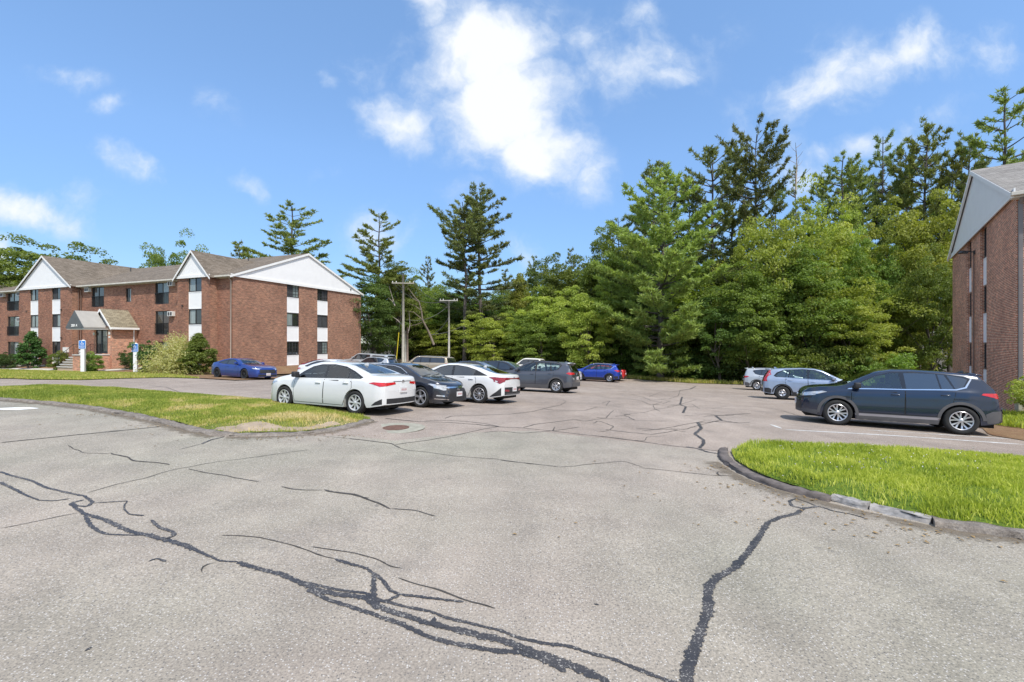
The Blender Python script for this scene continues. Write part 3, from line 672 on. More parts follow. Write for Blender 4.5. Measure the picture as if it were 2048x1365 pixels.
def shingle_mat(name, a, b):
    t = NT(name); uv = t.coord('UV')
    br = t.n('ShaderNodeTexBrick', i_Vector=uv, i_Scale=1.0, i_Mortar_Size=.008, i_Brick_Width=.33, i_Row_Height=.145)
    br.inputs['Color1'].default_value = (*a, 1); br.inputs['Color2'].default_value = (*b, 1); br.inputs['Mortar'].default_value = (a[0] * .5, a[1] * .5, a[2] * .5, 1)
    br.offset = .37
    col = t.mix(.6, br.outputs['Color'], t.ramp(t.noise(.5, 5, .6, uv), [(.3, (.75, .75, .75)), (.7, (1.25, 1.22, 1.2))]), 'MULTIPLY')
    col = t.mix(.5, col, t.ramp(t.noise(90, 3, .8, uv), [(.3, (.6, .6, .6)), (.7, (1.4, 1.4, 1.4))]), 'MULTIPLY')
    t.pbr(col, .95, 0, t.bump(br.outputs['Fac'], -.5, .01), .2); return t.m
M_ROOF = shingle_mat('brown_shingles', (.135, .11, .085), (.215, .18, .145))
M_ROOFG = shingle_mat('grey_shingles', (.20, .185, .17), (.29, .275, .255))
def glass_mat(name, base, base2, streak=14.0, rough=.06):
    t = NT(name); c = t.coord(); mp = t.n('ShaderNodeMapping', i_Vector=c); mp.inputs['Scale'].default_value = (streak, streak, .4)
    col = t.ramp(t.noise(1.0, 3, .6, mp.outputs[0]), [(.35, base), (.65, base2)])
    t.pbr(col, rough, 0, t.bump(t.noise(1.3, 2, .5, c), .04, .02), .9, coat=.6); return t.m
M_GLASS = glass_mat('dark_window_glass', (.012, .014, .016), (.035, .038, .04))
M_BLIND = glass_mat('curtained_glass', (.16, .20, .20), (.34, .38, .37), 22.0, .12)
M_SCREEN = simple('insect_screen', (.05, .052, .055), .8, var=.2)
M_DOORBLK = simple('black_door_frame', (.012, .014, .018), .35, var=.2)
M_BOXW = simple('appliance_white', (.74, .73, .70), .5, var=.06)
M_GRILL = simple('dark_grille', (.06, .06, .06), .6)
M_AWN = simple('grey_awning_canvas', (.115, .125, .13), .85, var=.12, vscale=2); M_AWNS = simple('pale_awning_canvas', (.36, .34, .31), .85, var=.08, vscale=2)
M_RAIL = simple('black_iron', (.015, .015, .016), .5)

def wall(mb, o, ud, L, z0, z1, ops, inn, depth=.13, u0=0.0):
    """brick wall in the plane through o along ud with openings (u0,u1,z0,z1); reveals go inwards along inn"""
    o = Vector(o); ud = Vector(ud); inn = Vector(inn)
    us = sorted({u0, L} | {v for p in ops for v in p[:2]}); zs = sorted({z0, z1} | {v for p in ops for v in p[2:]})
    us = [u for u in us if u0 <= u <= L]; zs = [z for z in zs if z0 <= z <= z1]
    P = lambda u, z, d=0: o + ud * u + inn * d + Vector((0, 0, z))
    for a, b in zip(us, us[1:]):
        for c, d in zip(zs, zs[1:]):
            m = ((a + b) / 2, (c + d) / 2)
            if any(p[0] < m[0] < p[1] and p[2] < m[1] < p[3] for p in ops): continue
            mb.quad(P(a, c), P(b, c), P(b, d), P(a, d), [(a, c), (b, c), (b, d), (a, d)])
    for (a, b, c, d) in ops:
        if d >= z1: d = z1
        mb.quad(P(a, c), P(a, d), P(a, d, depth), P(a, c, depth), [(0, c), (0, d), (depth, d), (depth, c)])
        mb.quad(P(b, c, depth), P(b, d, depth), P(b, d), P(b, c), [(0, c), (0, d), (depth, d), (depth, c)])
        mb.quad(P(a, c), P(a, c, depth), P(b, c, depth), P(b, c), [(a, 0), (a, depth), (b, depth), (b, 0)])
        mb.quad(P(a, d, depth), P(a, d), P(b, d), P(b, d, depth), [(a, depth), (a, 0), (b, 0), (b, depth)])
class Bld:
    def __init__(s, name, org, ang):
        s.root = empty(name, org, ang); s.name = name
    def part(s, name, mb, mat, smooth=False, parent=None):
        if name in ('fascia', 'gutter', 'gable_panel', 'vent', 'roof_vent', 'notice', 'tread', 'riser', 'meter_box', 'awning_side'):
            for m in mb.pieces(): o = m.build(name, mat, parent or s.root, smooth)
            return o
        return mb.build(name, mat, parent or s.root, smooth)
def frame_of(o, ud, inn):
    ud = Vector(ud); inn = Vector(inn); M = Matrix.Identity(4)
    M.col[0][:3] = ud; M.col[1][:3] = inn; M.col[2][:3] = (0, 0, 1); M.col[3][:3] = o; return M
def window(parent, M, a, b, c, d, style=0, rec=.1, bars=0, name='window'):
    """sliding window with two panes; M maps (u, depth, z)"""
    w = MB(); fw = .055
    w.box(a, b, rec - .03, rec + .05, c, c + fw, M); w.box(a, b, rec - .03, rec + .05, d - fw, d, M)
    w.box(a, a + fw, rec - .03, rec + .05, c + fw, d - fw, M); w.box(b - fw, b, rec - .03, rec + .05, c + fw, d - fw, M)
    m = (a + b) / 2; w.box(m - .03, m + .03, rec - .024, rec + .05, c + fw, d - fw, M)
    if bars:
        for k in range(1, bars + 1):
            z = c + (d - c) * k / (bars + 1); w.box(a + fw, b - fw, rec - .012, rec + .01, z - .012, z + .012, M)
        for q in (.25, .75):
            x = a + (b - a) * q; w.box(x - .012, x + .012, rec - .0125, rec + .0105, c + fw, d - fw, M)
    o = w.build(name, M_FRAME, parent)
    for k, (x0, x1) in enumerate(((a + fw, m - .03), (m + .03, b - fw))):
        q = MB(); q.quad(*(M @ Vector((x, rec + .012 + .01 * k, z)) for x, z in ((x0, c + fw), (x1, c + fw), (x1, d - fw), (x0, d - fw))))
        q.build('pane', (M_GLASS, M_BLIND, M_SCREEN)[style[k] if isinstance(style, tuple) else style], o)
    return o
def spandrel(parent, M, a, b, c, d, rec=.07):
    w = MB(); w.box(a + .004, b - .004, rec, rec + .05, c, d, M); f = .06
    for x0, x1, z0, z1 in ((a + .004, b - .004, c, c + f), (a + .004, b - .004, d - f, d), (a + .004, a + f, c + f, d - f), (b - f, b - .004, c + f, d - f)):
        w.box(x0, x1, rec - .02, rec - .003, z0, z1, M)
    return w.build('panel', M_PANEL, parent)
def ac_unit(M, u, z, parent):
    w = MB(); w.box(u, u + .66, -.26, .05, z, z + .42, M, .015); o = w.build('air_conditioner', M_BOXW, parent)
    q = MB()
    for k in range(2): q.box(u + .06 + k * .3, u + .28 + k * .3, -.268, -.255, z + .06, z + .36, M)
    q.build('grille', M_GRILL, o)
def balcony_door(parent, M, a, b, c, d, style=(0, 1), rail=True):
    o = window(parent, M, a, b, c, d, style, name='sliding_door')
    if rail:
        w = MB(); w.box(a, b, -.03, .01, c + 1.0, c + 1.04, M); w.box(a, b, -.03, .01, c + .08, c + .11, M); k = 0
        n = int((b - a) / .12)
        for i in range(n + 1): x = a + (b - a - .02) * i / n; w.box(x, x + .016, -.026, .006, c + .11, c + 1.0, M)
        w.build('railing', M_RAIL, o)
WROWS = [(6.33, 7.6), (3.55, 4.80), (.80, 2.04)]; PROWS = [(4.84, 6.30), (2.08, 3.51), (-.22, .76)]
ZB, ZT, ZR = -.30, 7.60, 10.78; SPAN = 16.1
def column(bw, M, a, b, styles, bars=(0, 0, 0)):
    ops = [(a, b, PROWS[2][0], ZT)]
    for k, (c, d) in enumerate(WROWS): window(bw, M, a, b, c, d, styles[k], bars=bars[k])
    for k, (c, d) in enumerate(PROWS): spandrel(bw, M, a, b, c, d)
    return ops
def roof_quad(mb, pts, du, dv):
    """quad with uv in metres"""
    o = Vector(pts[0]); du = Vector(du).normalized(); dv = Vector(dv).normalized()
    mb.add(pts, [tuple(range(len(pts)))], [[((Vector(p) - o).dot(du), (Vector(p) - o).dot(dv)) for p in pts]])

# ================================================================ the long brick building (local x = along the facade, y = into the building)
def long_building():
    ang = math.atan2(BA[1], BA[0])          # local +x runs along the facade away from the near corner
    B = Bld('brick_apartment_building', (BC[0], BC[1], 0), ang); r = B.root
    tag(r, 'long three storey red brick building with white gables and a grey entrance awning', 'building')
    # local y: outwards of the facade is... BN in local coordinates
    yo = 1.0 if (-math.sin(ang) * BN[0] + math.cos(ang) * BN[1]) > 0 else -1.0
    IN = Vector((0, -yo, 0)); OUT = Vector((0, yo, 0)); L = 46.0; PJ = .65
    def FM(n): return frame_of((0, yo * n, 0), (1, 0, 0), IN)
    w = MB(); F0, F1 = FM(0), FM(PJ)
    ops = []
    for (a, b, c, d, st, rl) in [(17.4, 19.3, 5.45, ZT, (0, 0), 1), (8.0, 9.87, 5.45, ZT, (1, 0), 1), (8.0, 9.87, 2.7, 4.83, (0, 0), 1), (8.0, 9.87, -.05, 2.05, (1, 0), 0),
                                 (32.3, 34.6, 5.45, ZT, (1, 0), 1), (32.3, 34.6, 2.7, 4.83, (1, 0), 1), (32.3, 34.6, -.05, 2.05, (1, 0), 0),
                                 (38, 40, 5.45, ZT, (0, 0), 1), (38, 40, 2.7, 4.83, (0, 0), 1), (38, 40, -.05, 2.05, (0, 0), 0)]:
        balcony_door(r, F0, a, b, c, d, st, rl); ops.append((a, b, c, d))
    for (a, b, c, d) in [(13.3, 14.1, 5.8, 7.1), (16.6, 17.1, 2.4, 3.4), (16.6, 17.1, .9, 1.9)]:
        window(r, F0, a, b, c, d, (1, 0)); ops.append((a, b, c, d))
    ud = (1, 0, 0)
    wall(w, (0, 0, 0), ud, 1.85, ZB, ZT, [], IN); wall(w, (0, 0, 0), ud, 21.3, ZB, ZT, ops[:4] + [o for o in ops if 10 < o[0] < 21], IN, u0=5.85)
    wall(w, (0, 0, 0), ud, L, ZB, ZT, [o for o in ops if o[0] > 31], IN, u0=30.6)
    po = (0, yo * PJ, 0)
    o1 = column(r, F1, 2.85, 4.5, [(0, 1), (0, 1), (0, 0)])
    wall(w, po, ud, 5.85, ZB, ZT, o1, IN, u0=1.85)
    o2 = column(r, F1, 23.2, 24.7, [(0, 2), (1, 2), (2, 0)]) + column(r, F1, 27.1, 28.6, [(0, 1), (1, 1), (0, 0)])
    wall(w, po, ud, 30.6, ZB, ZT, o2, IN, u0=21.3)
    for x in (1.85, 5.85, 21.3, 30.6): wall(w, (x, yo * PJ, 0), (0, -yo, 0), PJ, ZB, ZT, [], (1, 0, 0))
    # gable end wall: local u = depth into the building
    E = frame_of((0, 0, 0), IN, (1, 0, 0))
    oe = column(r, E, 5.53, 7.0, [(2, 1), (1, 0), (0, 0)], (3, 0, 3)) + column(r, E, 9.35, 10.85, [(0, 2), (2, 2), (2, 1)], (3, 0, 3))
    wall(w, (0, 0, 0), IN, SPAN, ZB, ZT, oe, (1, 0, 0))
    wall(w, (0, -yo * SPAN, 0), ud, L, ZB, ZT, [], OUT); wall(w, (L, 0, 0), IN, SPAN, ZB, ZT, [], (-1, 0, 0))
    B.part('wall', w, M_BRICK)
    f = MB(); f.box(-.03, L, min(0, -yo * SPAN) - .03, max(0, -yo * SPAN) + .03, -2.6, ZB - .004)
    for a, b in ((1.85, 5.85), (21.3, 30.6)): y0, y1 = sorted((0, yo * (PJ + .03))); f.box(a - .03, b + .03, y0 + .04, y1, -2.4, ZB - .004)
    B.part('foundation', f, M_CONC)
    # backing behind windows
    k = MB(); k.box(.25, L - .2, min(-yo * .35, -yo * (SPAN - .3)), max(-yo * .35, -yo * (SPAN - .3)), -.2, ZT - .1); B.part('interior', k, M_GRILL)
    # roofs
    ov = .35; rise = (ZR - ZT) / (SPAN / 2); ze = ZT + .12 - ov * rise; zr = ZR + .12; yr = -yo * SPAN / 2
    rf = MB()
    sl = Vector((0, -yo, rise))
    roof_quad(rf, [(-ov * .5, yo * ov, ze), (L, yo * ov, ze), (L, yr, zr), (-ov * .5, yr, zr)], (1, 0, 0), sl)
    roof_quad(rf, [(L, -yo * (SPAN + ov), ze), (-ov * .5, -yo * (SPAN + ov), ze), (-ov * .5, yr, zr), (L, yr, zr)], (1, 0, 0), Vector((0, yo, rise)))
    def bay_roof(a, b, zpk):
        m = (a + b) / 2; o = .28; s = (zpk - ZT) / ((b - a) / 2); y0 = yo * (PJ + .25); zpk += .1
        ea = ZT + .1 - o * s
        yb = -yo * ((zpk - .12 - ZT) / rise)                # where the bay ridge meets the main slope
        yv = yo * (ov * .2)
        for (x, sg) in ((a - o, 1), (b + o, -1)):
            ye = -yo * max(-ov, (ea - .12 - ZT) / rise)
            roof_quad(rf, [(x, y0, ea), (m, y0, zpk), (m, yb - yo * .3, zpk), (x, ye, ea)], (0, 1, 0), (sg, 0, s))
        return m, s, y0, ea, zpk, o
    bays = [bay_roof(1.85, 5.85, 9.72), bay_roof(21.3, 30.6, ZR - .03)]
    ro = B.part('roof', rf, M_ROOF)
    ck = MB()
    for (x, y) in ((4.6, -5.2), (11.5, -6.5), (16, -7), (24, -6)):
        zz = ZT + .12 + abs(y) * rise; ck.tube([(x, yo * y, zz - .05), (x, yo * y, zz + .45)], .06)
    B.part('roof_vent', ck, M_GRILL, parent=ro)
    # white gable panels and trim
    gm = MB(); px = -.02
    gm.prism([(px, 0, ZT + .004), (px, -yo * SPAN, ZT + .004), (px, yr, ZR)], (-.04, 0, 0))
    gm2 = MB()
    fr = MB()
    fr.box(-.11, -.063, *sorted((yo * .25, -yo * (SPAN + .25))), ZT - .1, ZT + .12)
    for s in (0, 1):
        ye = yo * ov if s == 0 else -yo * (SPAN + ov)
        fr.prism([(-.175, ye, ze - .2), (-.175, yr, zr - .22), (-.175, yr, zr - .012), (-.175, ye, ze - .012)], (.06, 0, 0))
    for (a, b), (m, s, y0, ea, zpk, o) in zip(((1.85, 5.85), (21.3, 30.6)), bays):
        yy = yo * (PJ + .03); gm2.prism([(a, yy, ZT + .004), (b, yy, ZT + .004), (m, yy, zpk - .1)], (0, yo * .04, 0))
        y1, y2 = sorted((yo * (PJ + .08), yo * (PJ + .13))); fr.box(a - .12, b + .12, y1, y2, ZT - .13, ZT + .1)
        for sg in (-1, 1):
            xe = a - o if sg < 0 else b + o
            fr.prism([(xe, y0 + yo * .01, ea - .18), (m, y0 + yo * .01, zpk - .2), (m, y0 + yo * .01, zpk - .012), (xe, y0 + yo * .01, ea - .012)], (0, -yo * .05, 0))
    B.part('gable_panel', gm, M_PANEL); B.part('gable_panel', gm2, M_PANEL)
    B.part('fascia', fr, M_TRIM)
    gt = MB()
    for (a, b) in ((-.1, 1.6), (6.15, 21.0), (30.9, L)):
        y1, y2 = sorted((yo * (ov - .02), yo * (ov + .12))); gt.box(a, b, y1, y2, ze - .13, ze + .0, ch=.02)
        y1, y2 = sorted((yo * .0, yo * (ov + .0))); gt.box(a, b, y1 + .003, y2 - .025, ze - .17, ze - .14)
        y1, y2 = sorted((yo * .012, yo * .06)); gt.box(a, b, y1, y2, ZT - .22, ze - .18)
    B.part('gutter', gt, M_GUT)
    def pipe(x, n, mat, z0, z1=7.3):
        p = MB(); p.tube([(x, yo * (n + .28), z1 + .08), (x, yo * (n + .08), z1 - .15), (x, yo * (n + .07), z0 + .2), (x, yo * (n + .22), z0)], .05, 8)
        B.part('downspout', p, mat, True)
    pipe(.12, .02, M_TAN, -.25); pipe(20.9, .02, M_PIPE, -.3); pipe(31.0, .02, M_PIPE, -.3)
    p = MB(); p.tube([(21.12, yo * .2, 7.4), (21.12, yo * .2, -.2)], .03, 6); B.part('cable', p, M_PIPE)
    p = MB(); p.tube([(-.06, -yo * 15.75, 6.9), (-.06, -yo * 15.75, -.3)], .03, 6); B.part('cable', p, M_PIPE)
    for (u_, z_) in ((7.25, 7.0), (7.25, 4.32), (19.5, 6.95), (19.55, 4.2), (31.6, 7.0), (31.6, 4.25), (31.6, 1.4), (35, 7.0)): ac_unit(F0, u_ - .1, z_, r)
    # little things on the brick
    q = MB()
    for (u_, z_) in ((5.1, 5.1), (5.1, 2.4), (22.9, 5.2), (22.9, 2.4), (29.1, 5.2), (29.0, 2.4)): q.box(u_, u_ + .14, -.1, 0, z_, z_ + .1, F1)
    q.box(-.12, .02, *sorted((-yo * 15.6, -yo * 15.45)), 6.3, 6.4); q.box(-.16, -.06, *sorted((-yo * 14.3, -yo * 14.2)), ZT + .25, ZT + .42)
    B.part('vent', q, M_FRAME)
    q = MB(); q.box(21.7, 22.3, -.24, 0, 1.0, 1.5, F1, .01); q.box(20.6, 21.05, -.2, 0, .75, 1.2, F0, .01); B.part('meter_box', q, M_BOXW)
    # ---- entrance vestibule (butts onto the facade)
    xa, xb, nf = 12.4, 15.0, 2.0; zl = .93; ze2 = 3.42; zp2 = 4.95; m = (xa + xb) / 2
    v = MB(); FV = FM(nf)
    wall(v, (0, yo * nf, 0), ud, xb, ZB - .2, ze2, [(13.0, 14.75, zl + .06, zl + 2.2)], IN, .1, u0=xa)
    wall(v, (xa, 0, 0), OUT, nf, ZB - .2, ze2, [], (1, 0, 0)); wall(v, (xb, 0, 0), OUT, nf, ZB - .2, ze2, [], (-1, 0, 0))
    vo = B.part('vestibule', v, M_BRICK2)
    g2 = MB(); g2.prism([(xa - .0, yo * (nf - .04), ze2 + .003), (xb, yo * (nf - .04), ze2 + .003), (m, yo * (nf - .04), zp2 - .05)], (0, yo * .05, 0)); B.part('gable_panel', g2, M_PANEL, parent=vo)
    rf = MB(); o = .3; s2 = (zp2 - ze2) / ((xb - xa) / 2)
    for sg, x in ((1, xa - o), (-1, xb + o)):
        roof_quad(rf, [(x, yo * .01, ze2 + .08 - o * s2 * .55), (x, yo * (nf + .25), ze2 + .08 - o * s2 * .55), (m, yo * (nf + .25), zp2 + .06), (m, yo * .01, zp2 + .06)], (0, 1, 0), (sg, 0, s2))
    B.part('roof', rf, shingle_mat('tan_shingles', (.20, .17, .12), (.33, .29, .205)), parent=vo)
    fr = MB()
    for x in (xa - o, xb + o):
        fr.prism([(x, yo * (nf + .27), ze2 - .22 - o * s2 * .55 + .1), (m, yo * (nf + .27), zp2 - .16), (m, yo * (nf + .27), zp2 + .05), (x, yo * (nf + .27), ze2 + .07 - o * s2 * .55)], (0, -yo * .05, 0))
    y1, y2 = sorted((yo * .02, yo * (nf + .24))); fr.box(xa - o - .1, xa - o, y1, y2, ze2 - .28, ze2 - .1, ch=.015); fr.box(xa - o, xa - .003, y1, y2, ze2 - .26, ze2 - .22)
    B.part('fascia', fr, M_TRIM, parent=vo)
    p = MB(); p.tube([(xa - .35, yo * .45, ze2 - .25), (xa - .35, yo * .45, ze2 - .4), (xa - .07, yo * .3, ze2 - .7), (xa - .07, yo * .3, -.2)], .05, 8); B.part('downspout', p, M_WPIPE, True)
    # door
    d = MB(); z0, z1 = zl + .06, zl + 2.2
    for x0, x1, a, b_ in ((13.0, 13.08, z0, z1), (14.67, 14.75, z0, z1), (13.08, 14.67, z1 - .09, z1), (13.95, 14.05, z0, z1 - .09), (13.08, 13.16, z0, z1 - .09), (13.86, 13.95, z0, z1 - .09), (13.16, 13.86, z0, z0 + .2), (13.16, 13.86, z0 + 1.0, z0 + 1.04), (13.16, 13.86, z0 + 1.5, z0 + 1.53)): d.box(x0, x1, .04, .1, a, b_, FV)
    do = B.part('door', d, M_DOORBLK)
    q = MB(); q.quad(*(FV @ Vector((x, .075, z)) for x, z in ((13.16, z0 + .2), (13.86, z0 + .2), (13.86, z1 - .09), (13.16, z1 - .09)))); q.build('pane', glass_mat('lobby_glass', (.05, .06, .05), (.12, .14, .12)), do)
    q = MB(); q.quad(*(FV @ Vector((x, .075, z)) for x, z in ((14.05, z0), (14.67, z0), (14.67, z1 - .09), (14.05, z1 - .09)))); q.build('pane', M_GLASS, do)
    q = MB(); q.box(13.2, 13.4, .066, .072, z0 + 1.6, z0 + 1.95, FV); q.box(12.62, 12.86, -.03, 0, zl + 1.75, zl + 2.0, FV); q.box(12.62, 12.86, -.03, 0, zl + 1.45, zl + 1.62, FV); q.box(14.8, 14.98, -.1, 0, zl + 1.7, zl + 1.95, FV); B.part('notice', q, M_BOXW)
    # landing, steps, rails
    ld = MB(); LD = FM(nf)
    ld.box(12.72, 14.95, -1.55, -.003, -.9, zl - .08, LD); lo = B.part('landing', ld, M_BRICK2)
    for p_ in lo.data.polygons:
        pass
    uvl = lo.data.uv_layers.new(name='UVMap')
    for p_ in lo.data.polygons:
        for li in p_.loop_indices:
            c_ = lo.data.vertices[lo.data.loops[li].vertex_index].co; uvl.data[li].uv = (c_.x + c_.y, c_.z)
    st = MB(); st.box(12.68, 15.0, -1.6, -.003, zl - .08, zl, LD)
    nst = 5
    for k_ in range(nst):
        zz = zl - (k_ + 1) * .215; st.box(14.955, 15.0 + (k_ + 1) * .46, -1.62, -.25, zz - .08, zz, LD)
    B.part('tread', st, M_STONE)
    rs = MB()
    for k_ in range(nst): z0_ = zl - (k_ + 1) * .215 - .083; z1_ = z0_ - .129; rs.box(14.96, 14.96 + (k_ + 1) * .46, -1.56, -.29, z1_ if k_ < 4 else -1.2, z0_, LD)
    B.part('riser', rs, M_BRICK)
    for y_ in (-1.52, -.3):
        q = MB(); P = [(13.0 if y_ < -1 else 14.4, zl), (14.9, zl), (17.2, zl - 1.1)]
        q.tube([LD @ Vector((x, y_, z + .9)) for x, z in P], .02, 6)
        for x, z in P + [(16.0, zl - .53)]: q.tube([LD @ Vector((x, y_, z - .05)), LD @ Vector((x, y_, z + .9))], .016, 6)
        B.part('handrail', q, M_RAIL)
    # awning: dark triangular front, pale sloping side panels, white lettering
    A0, A1, nA, zA, zK = 12.75, 15.3, nf + 1.9, 3.32, 4.75; am = (A0 + A1) / 2
    aw = MB(); aw.prism([(A0, yo * nA, zA), (A1, yo * nA, zA), (am, yo * nA, zK)], (0, -yo * .03, 0)); aw.box(A0, A1, *sorted((yo * nA, yo * (nA - .03))), zA - .12, zA - .003)
    ao = B.part('awning', aw, M_AWN)
    sd = MB()
    for x, sg in ((A0, 1), (A1, -1)):
        sd.prism([(x, yo * (nA - .033), zA), (am, yo * (nA - .033), zK), (am, yo * (nf + .28), zK), (x, yo * (nf + .28), zA)], (0, 0, -.02)); sd.box(*sorted((x, x + sg * .02)), *sorted((yo * (nA - .033), yo * (nf + .01))), zA - .12, zA - .022)
    B.part('awning_side', sd, M_AWNS, parent=ao)
    # lettering read from the lot: 2001 A
    cu = bpy.data.curves.new('awning_number', 'FONT'); cu.body = '2001 A'; cu.size = .30; cu.extrude = .006; cu.offset = .008; cu.align_x = 'CENTER'
    to = bpy.data.objects.new('tmp', cu); COL.objects.link(to); bpy.context.view_layer.update()
    me = bpy.data.meshes.new_from_object(to.evaluated_get(bpy.context.evaluated_depsgraph_get())); bpy.data.objects.remove(to)
    me.materials.clear(); me.materials.append(M_TRIM)
    lt = link('awning_number', me, ao); lt.location = (am, yo * (nA + .012), zA + .03); lt.rotation_euler = (R(90), 0, R(180) if yo > 0 else 0)
    so_ = MB(); so_.box(A0 + .03, A1 - .03, *sorted((yo * (nf + .02), yo * (nA - .05))), zA - .2, zA - .14); B.part('soffit', so_, M_TRIM)
    return B
LB = long_building()

# ================================================================ the right building, seen along its gable end
def right_building():
    o = Vector((18.95, 17.1, 0)); d = Vector((.615, .789, 0)).normalized(); ang = math.atan2(d.y, d.x)
    B = Bld('brick_apartment_block', (o.x, o.y, 0), ang); r = B.root        # local x = along the gable wall, local -y = into the building
    tag(r, 'red brick block at the right edge with a white gable and recessed windows', 'building')
    zb = -.72; S = 16.1; IN = Vector((0, -1, 0)); L = 34.0
    E = frame_of((0, 0, 0), (1, 0, 0), IN); w = MB()
    rows = [(6.15, 7.6), (3.45, 4.75), (.70, 1.95)]; pr = [(4.79, 6.11), (1.99, 3.41), (-.66, .66)]
    ops = []
    for (a, b) in ((5.4, 6.9), (9.3, 10.8)):
        for k, (c, e) in enumerate(rows): window(r, E, a, b, c, e, ((2, 2), (0, 0), (1, 2))[k], rec=.17)
        for (c, e) in pr: spandrel(r, E, a, b, c, e, rec=.13)
        ops.append((a, b, pr[2][0], ZT))
    wall(w, (0, 0, 0), (1, 0, 0), S, zb, ZT, ops, IN, depth=.24)
    fo = []
    F2 = frame_of((0, 0, 0), IN, (1, 0, 0))
    for a in (3, 9, 15, 21, 27):
        for (c, e) in ((6.1, 7.3), (3.4, 4.7), (.7, 1.95)): window(r, F2, a, a + 1.5, c, e, (0, 1)); fo.append((a, a + 1.5, c, e))
    wall(w, (0, 0, 0), IN, L, zb, ZT, fo, (1, 0, 0)); wall(w, (S, 0, 0), IN, L, zb, ZT, [], (-1, 0, 0)); wall(w, (0, -L, 0), (1, 0, 0), S, zb, ZT, [], (0, 1, 0))
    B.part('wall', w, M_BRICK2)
    k = MB(); k.box(.3, S - .3, -L + .3, -.4, -.5, ZT - .1); B.part('interior', k, M_GRILL)
    f = MB(); f.box(-.03, S + .03, -L, .03, -2.5, zb - .004); B.part('foundation', f, M_CONC)
    rise = (ZR - ZT) / (S / 2); ov = .4; ze = ZT + .12 - ov * rise; zr = ZR + .12; rf = MB()
    roof_quad(rf, [(-ov, -L, ze), (-ov, .2, ze), (S / 2, .2, zr), (S / 2, -L, zr)], (0, 1, 0), (1, 0, rise))
    roof_quad(rf, [(S + ov, -L, ze), (S + ov, .2, ze), (S / 2, .2, zr), (S / 2, -L, zr)], (0, 1, 0), (-1, 0, rise))
    B.part('roof', rf, M_ROOFG)
    gm = MB(); gm.prism([(0, .02, ZT + .004), (S, .02, ZT + .004), (S / 2, .02, ZR)], (0, .05, 0)); B.part('gable_panel', gm, M_PANEL)
    fr = MB(); fr.box(-.3, S + .3, .073, .12, ZT - .12, ZT + .14)
    for x in (-ov, S + ov): fr.prism([(x, .22, ze - .2), (S / 2, .22, zr - .22), (S / 2, .22, zr - .012), (x, .22, ze - .012)], (0, -.08, 0))
    B.part('fascia', fr, M_TRIM)
    gt = MB(); gt.box(-ov - .13, -ov + .01, -L, .22, ze - .14, ze, ch=.02); gt.box(-ov + .01, -.003, -L, .15, ze - .2, ze - .15); gt.box(-.06, -.01, -L, -.06, ZT - .3, ze - .22); B.part('gutter', gt, M_GUT)
    p = MB(); p.box(-.13, -.003, -.155, -.035, .7, ZT - .3, ch=.01); p.tube([(-.35, -.1, ze - .15), (-.07, -.1, ZT - .45)], .055, 8)
    B.part('downspout', p, simple('grey_downspout', (.20, .18, .175), .5)); p = MB(); p.box(-.15, -.004, -.16, -.03, zb + .1, .69, ch=.01); B.part('downspout', p, simple('grey_shoe', (.27, .24, .22), .6))
    p = MB(); p.tube([(8.2, .06, 6.7), (8.2, .06, -.6)], .03, 6); B.part('conduit', p, M_PIPE)
    q = MB(); q.box(8.12, 8.28, .0, .08, 6.55, 6.75); q.tube([(8.2, .08, 6.68), (8.2, .45, 6.78)], .03, 6); q.lathe([(0, .0), (.06, .0), (.17, -.12), (.15, -.14), (0, -.05)], 12, Matrix.Translation((8.2, .5, 6.8))); q.box(7.85, 8.1, .3, .45, 6.6, 6.7)
    B.part('floodlight', q, M_FRAME)
    return B
RB = right_building()
# ---------------------------------------------------------------- vehicle materials
def paint(name, col, metal=.25, rough=.32, flake=.06):
    if name in MAT: return MAT[name]
    t = NT(name); c = t.coord()
    lo = tuple(x * (1 - flake) for x in col); hi = tuple(min(1, x * (1 + flake)) for x in col)
    base = t.ramp(t.noise(2.2, 4, .6, c), [(.3, lo), (.7, hi)])
    z = t.n('ShaderNodeSeparateXYZ', i_Vector=c).outputs[2]
    dust = t.math('MULTIPLY', t.n('ShaderNodeMapRange', i_Value=z, i_1=.55, i_2=.15).outputs[0], t.math('MULTIPLY', t.noise(5, 5, .7, c), .25))
    base = t.mix(dust, base, (.20, .18, .155))
    nm = t.bump(t.noise(1.6, 2, .5, c), .03, .02)
    t.pbr(base, t.math('ADD', rough, t.math('MULTIPLY', dust, .5)), metal, nm, .5, 1.0); MAT[name] = t.m; return t.m
P_WHITE = paint('white_paint', (.66, .66, .655), 0, .35, .015); P_BLACK = paint('black_paint', (.018, .02, .03), .3, .25)
P_NAVY = paint('dark_navy_paint', (.004, .013, .038), .1, .2, .1); P_BLUE = paint('bright_blue_paint', (.02, .06, .38), .45, .28)
P_DBLUE = paint('deep_blue_paint', (.012, .045, .25), .4, .28); P_GREY = paint('slate_grey_paint', (.088, .092, .11), .5, .3)
P_ICE = paint('silver_blue_paint', (.33, .39, .50), .5, .3); P_SILV = paint('silver_paint', (.50, .52, .54), .5, .3)
P_TAN = paint('champagne_paint', (.43, .36, .26), .4, .35); P_RED = paint('dark_red_paint', (.25, .02, .02), .3, .3)
P_RED2 = paint('bright_red_paint', (.55, .02, .025), .2, .3); P_CREAM = paint('cream_white_paint', (.72, .70, .64), 0, .35)
M_TYRE = simple('tyre_rubber', (.017, .017, .017), .85, var=.25, vscale=9, bump=.3)
M_ALLOY = simple('alloy_rim', (.58, .58, .60), .28, .75, var=.05); M_DALLOY = simple('dark_alloy', (.05, .05, .055), .35, .6); M_WHUB = simple('wheel_cover_silver', (.62, .62, .63), .4, .4, var=.05)
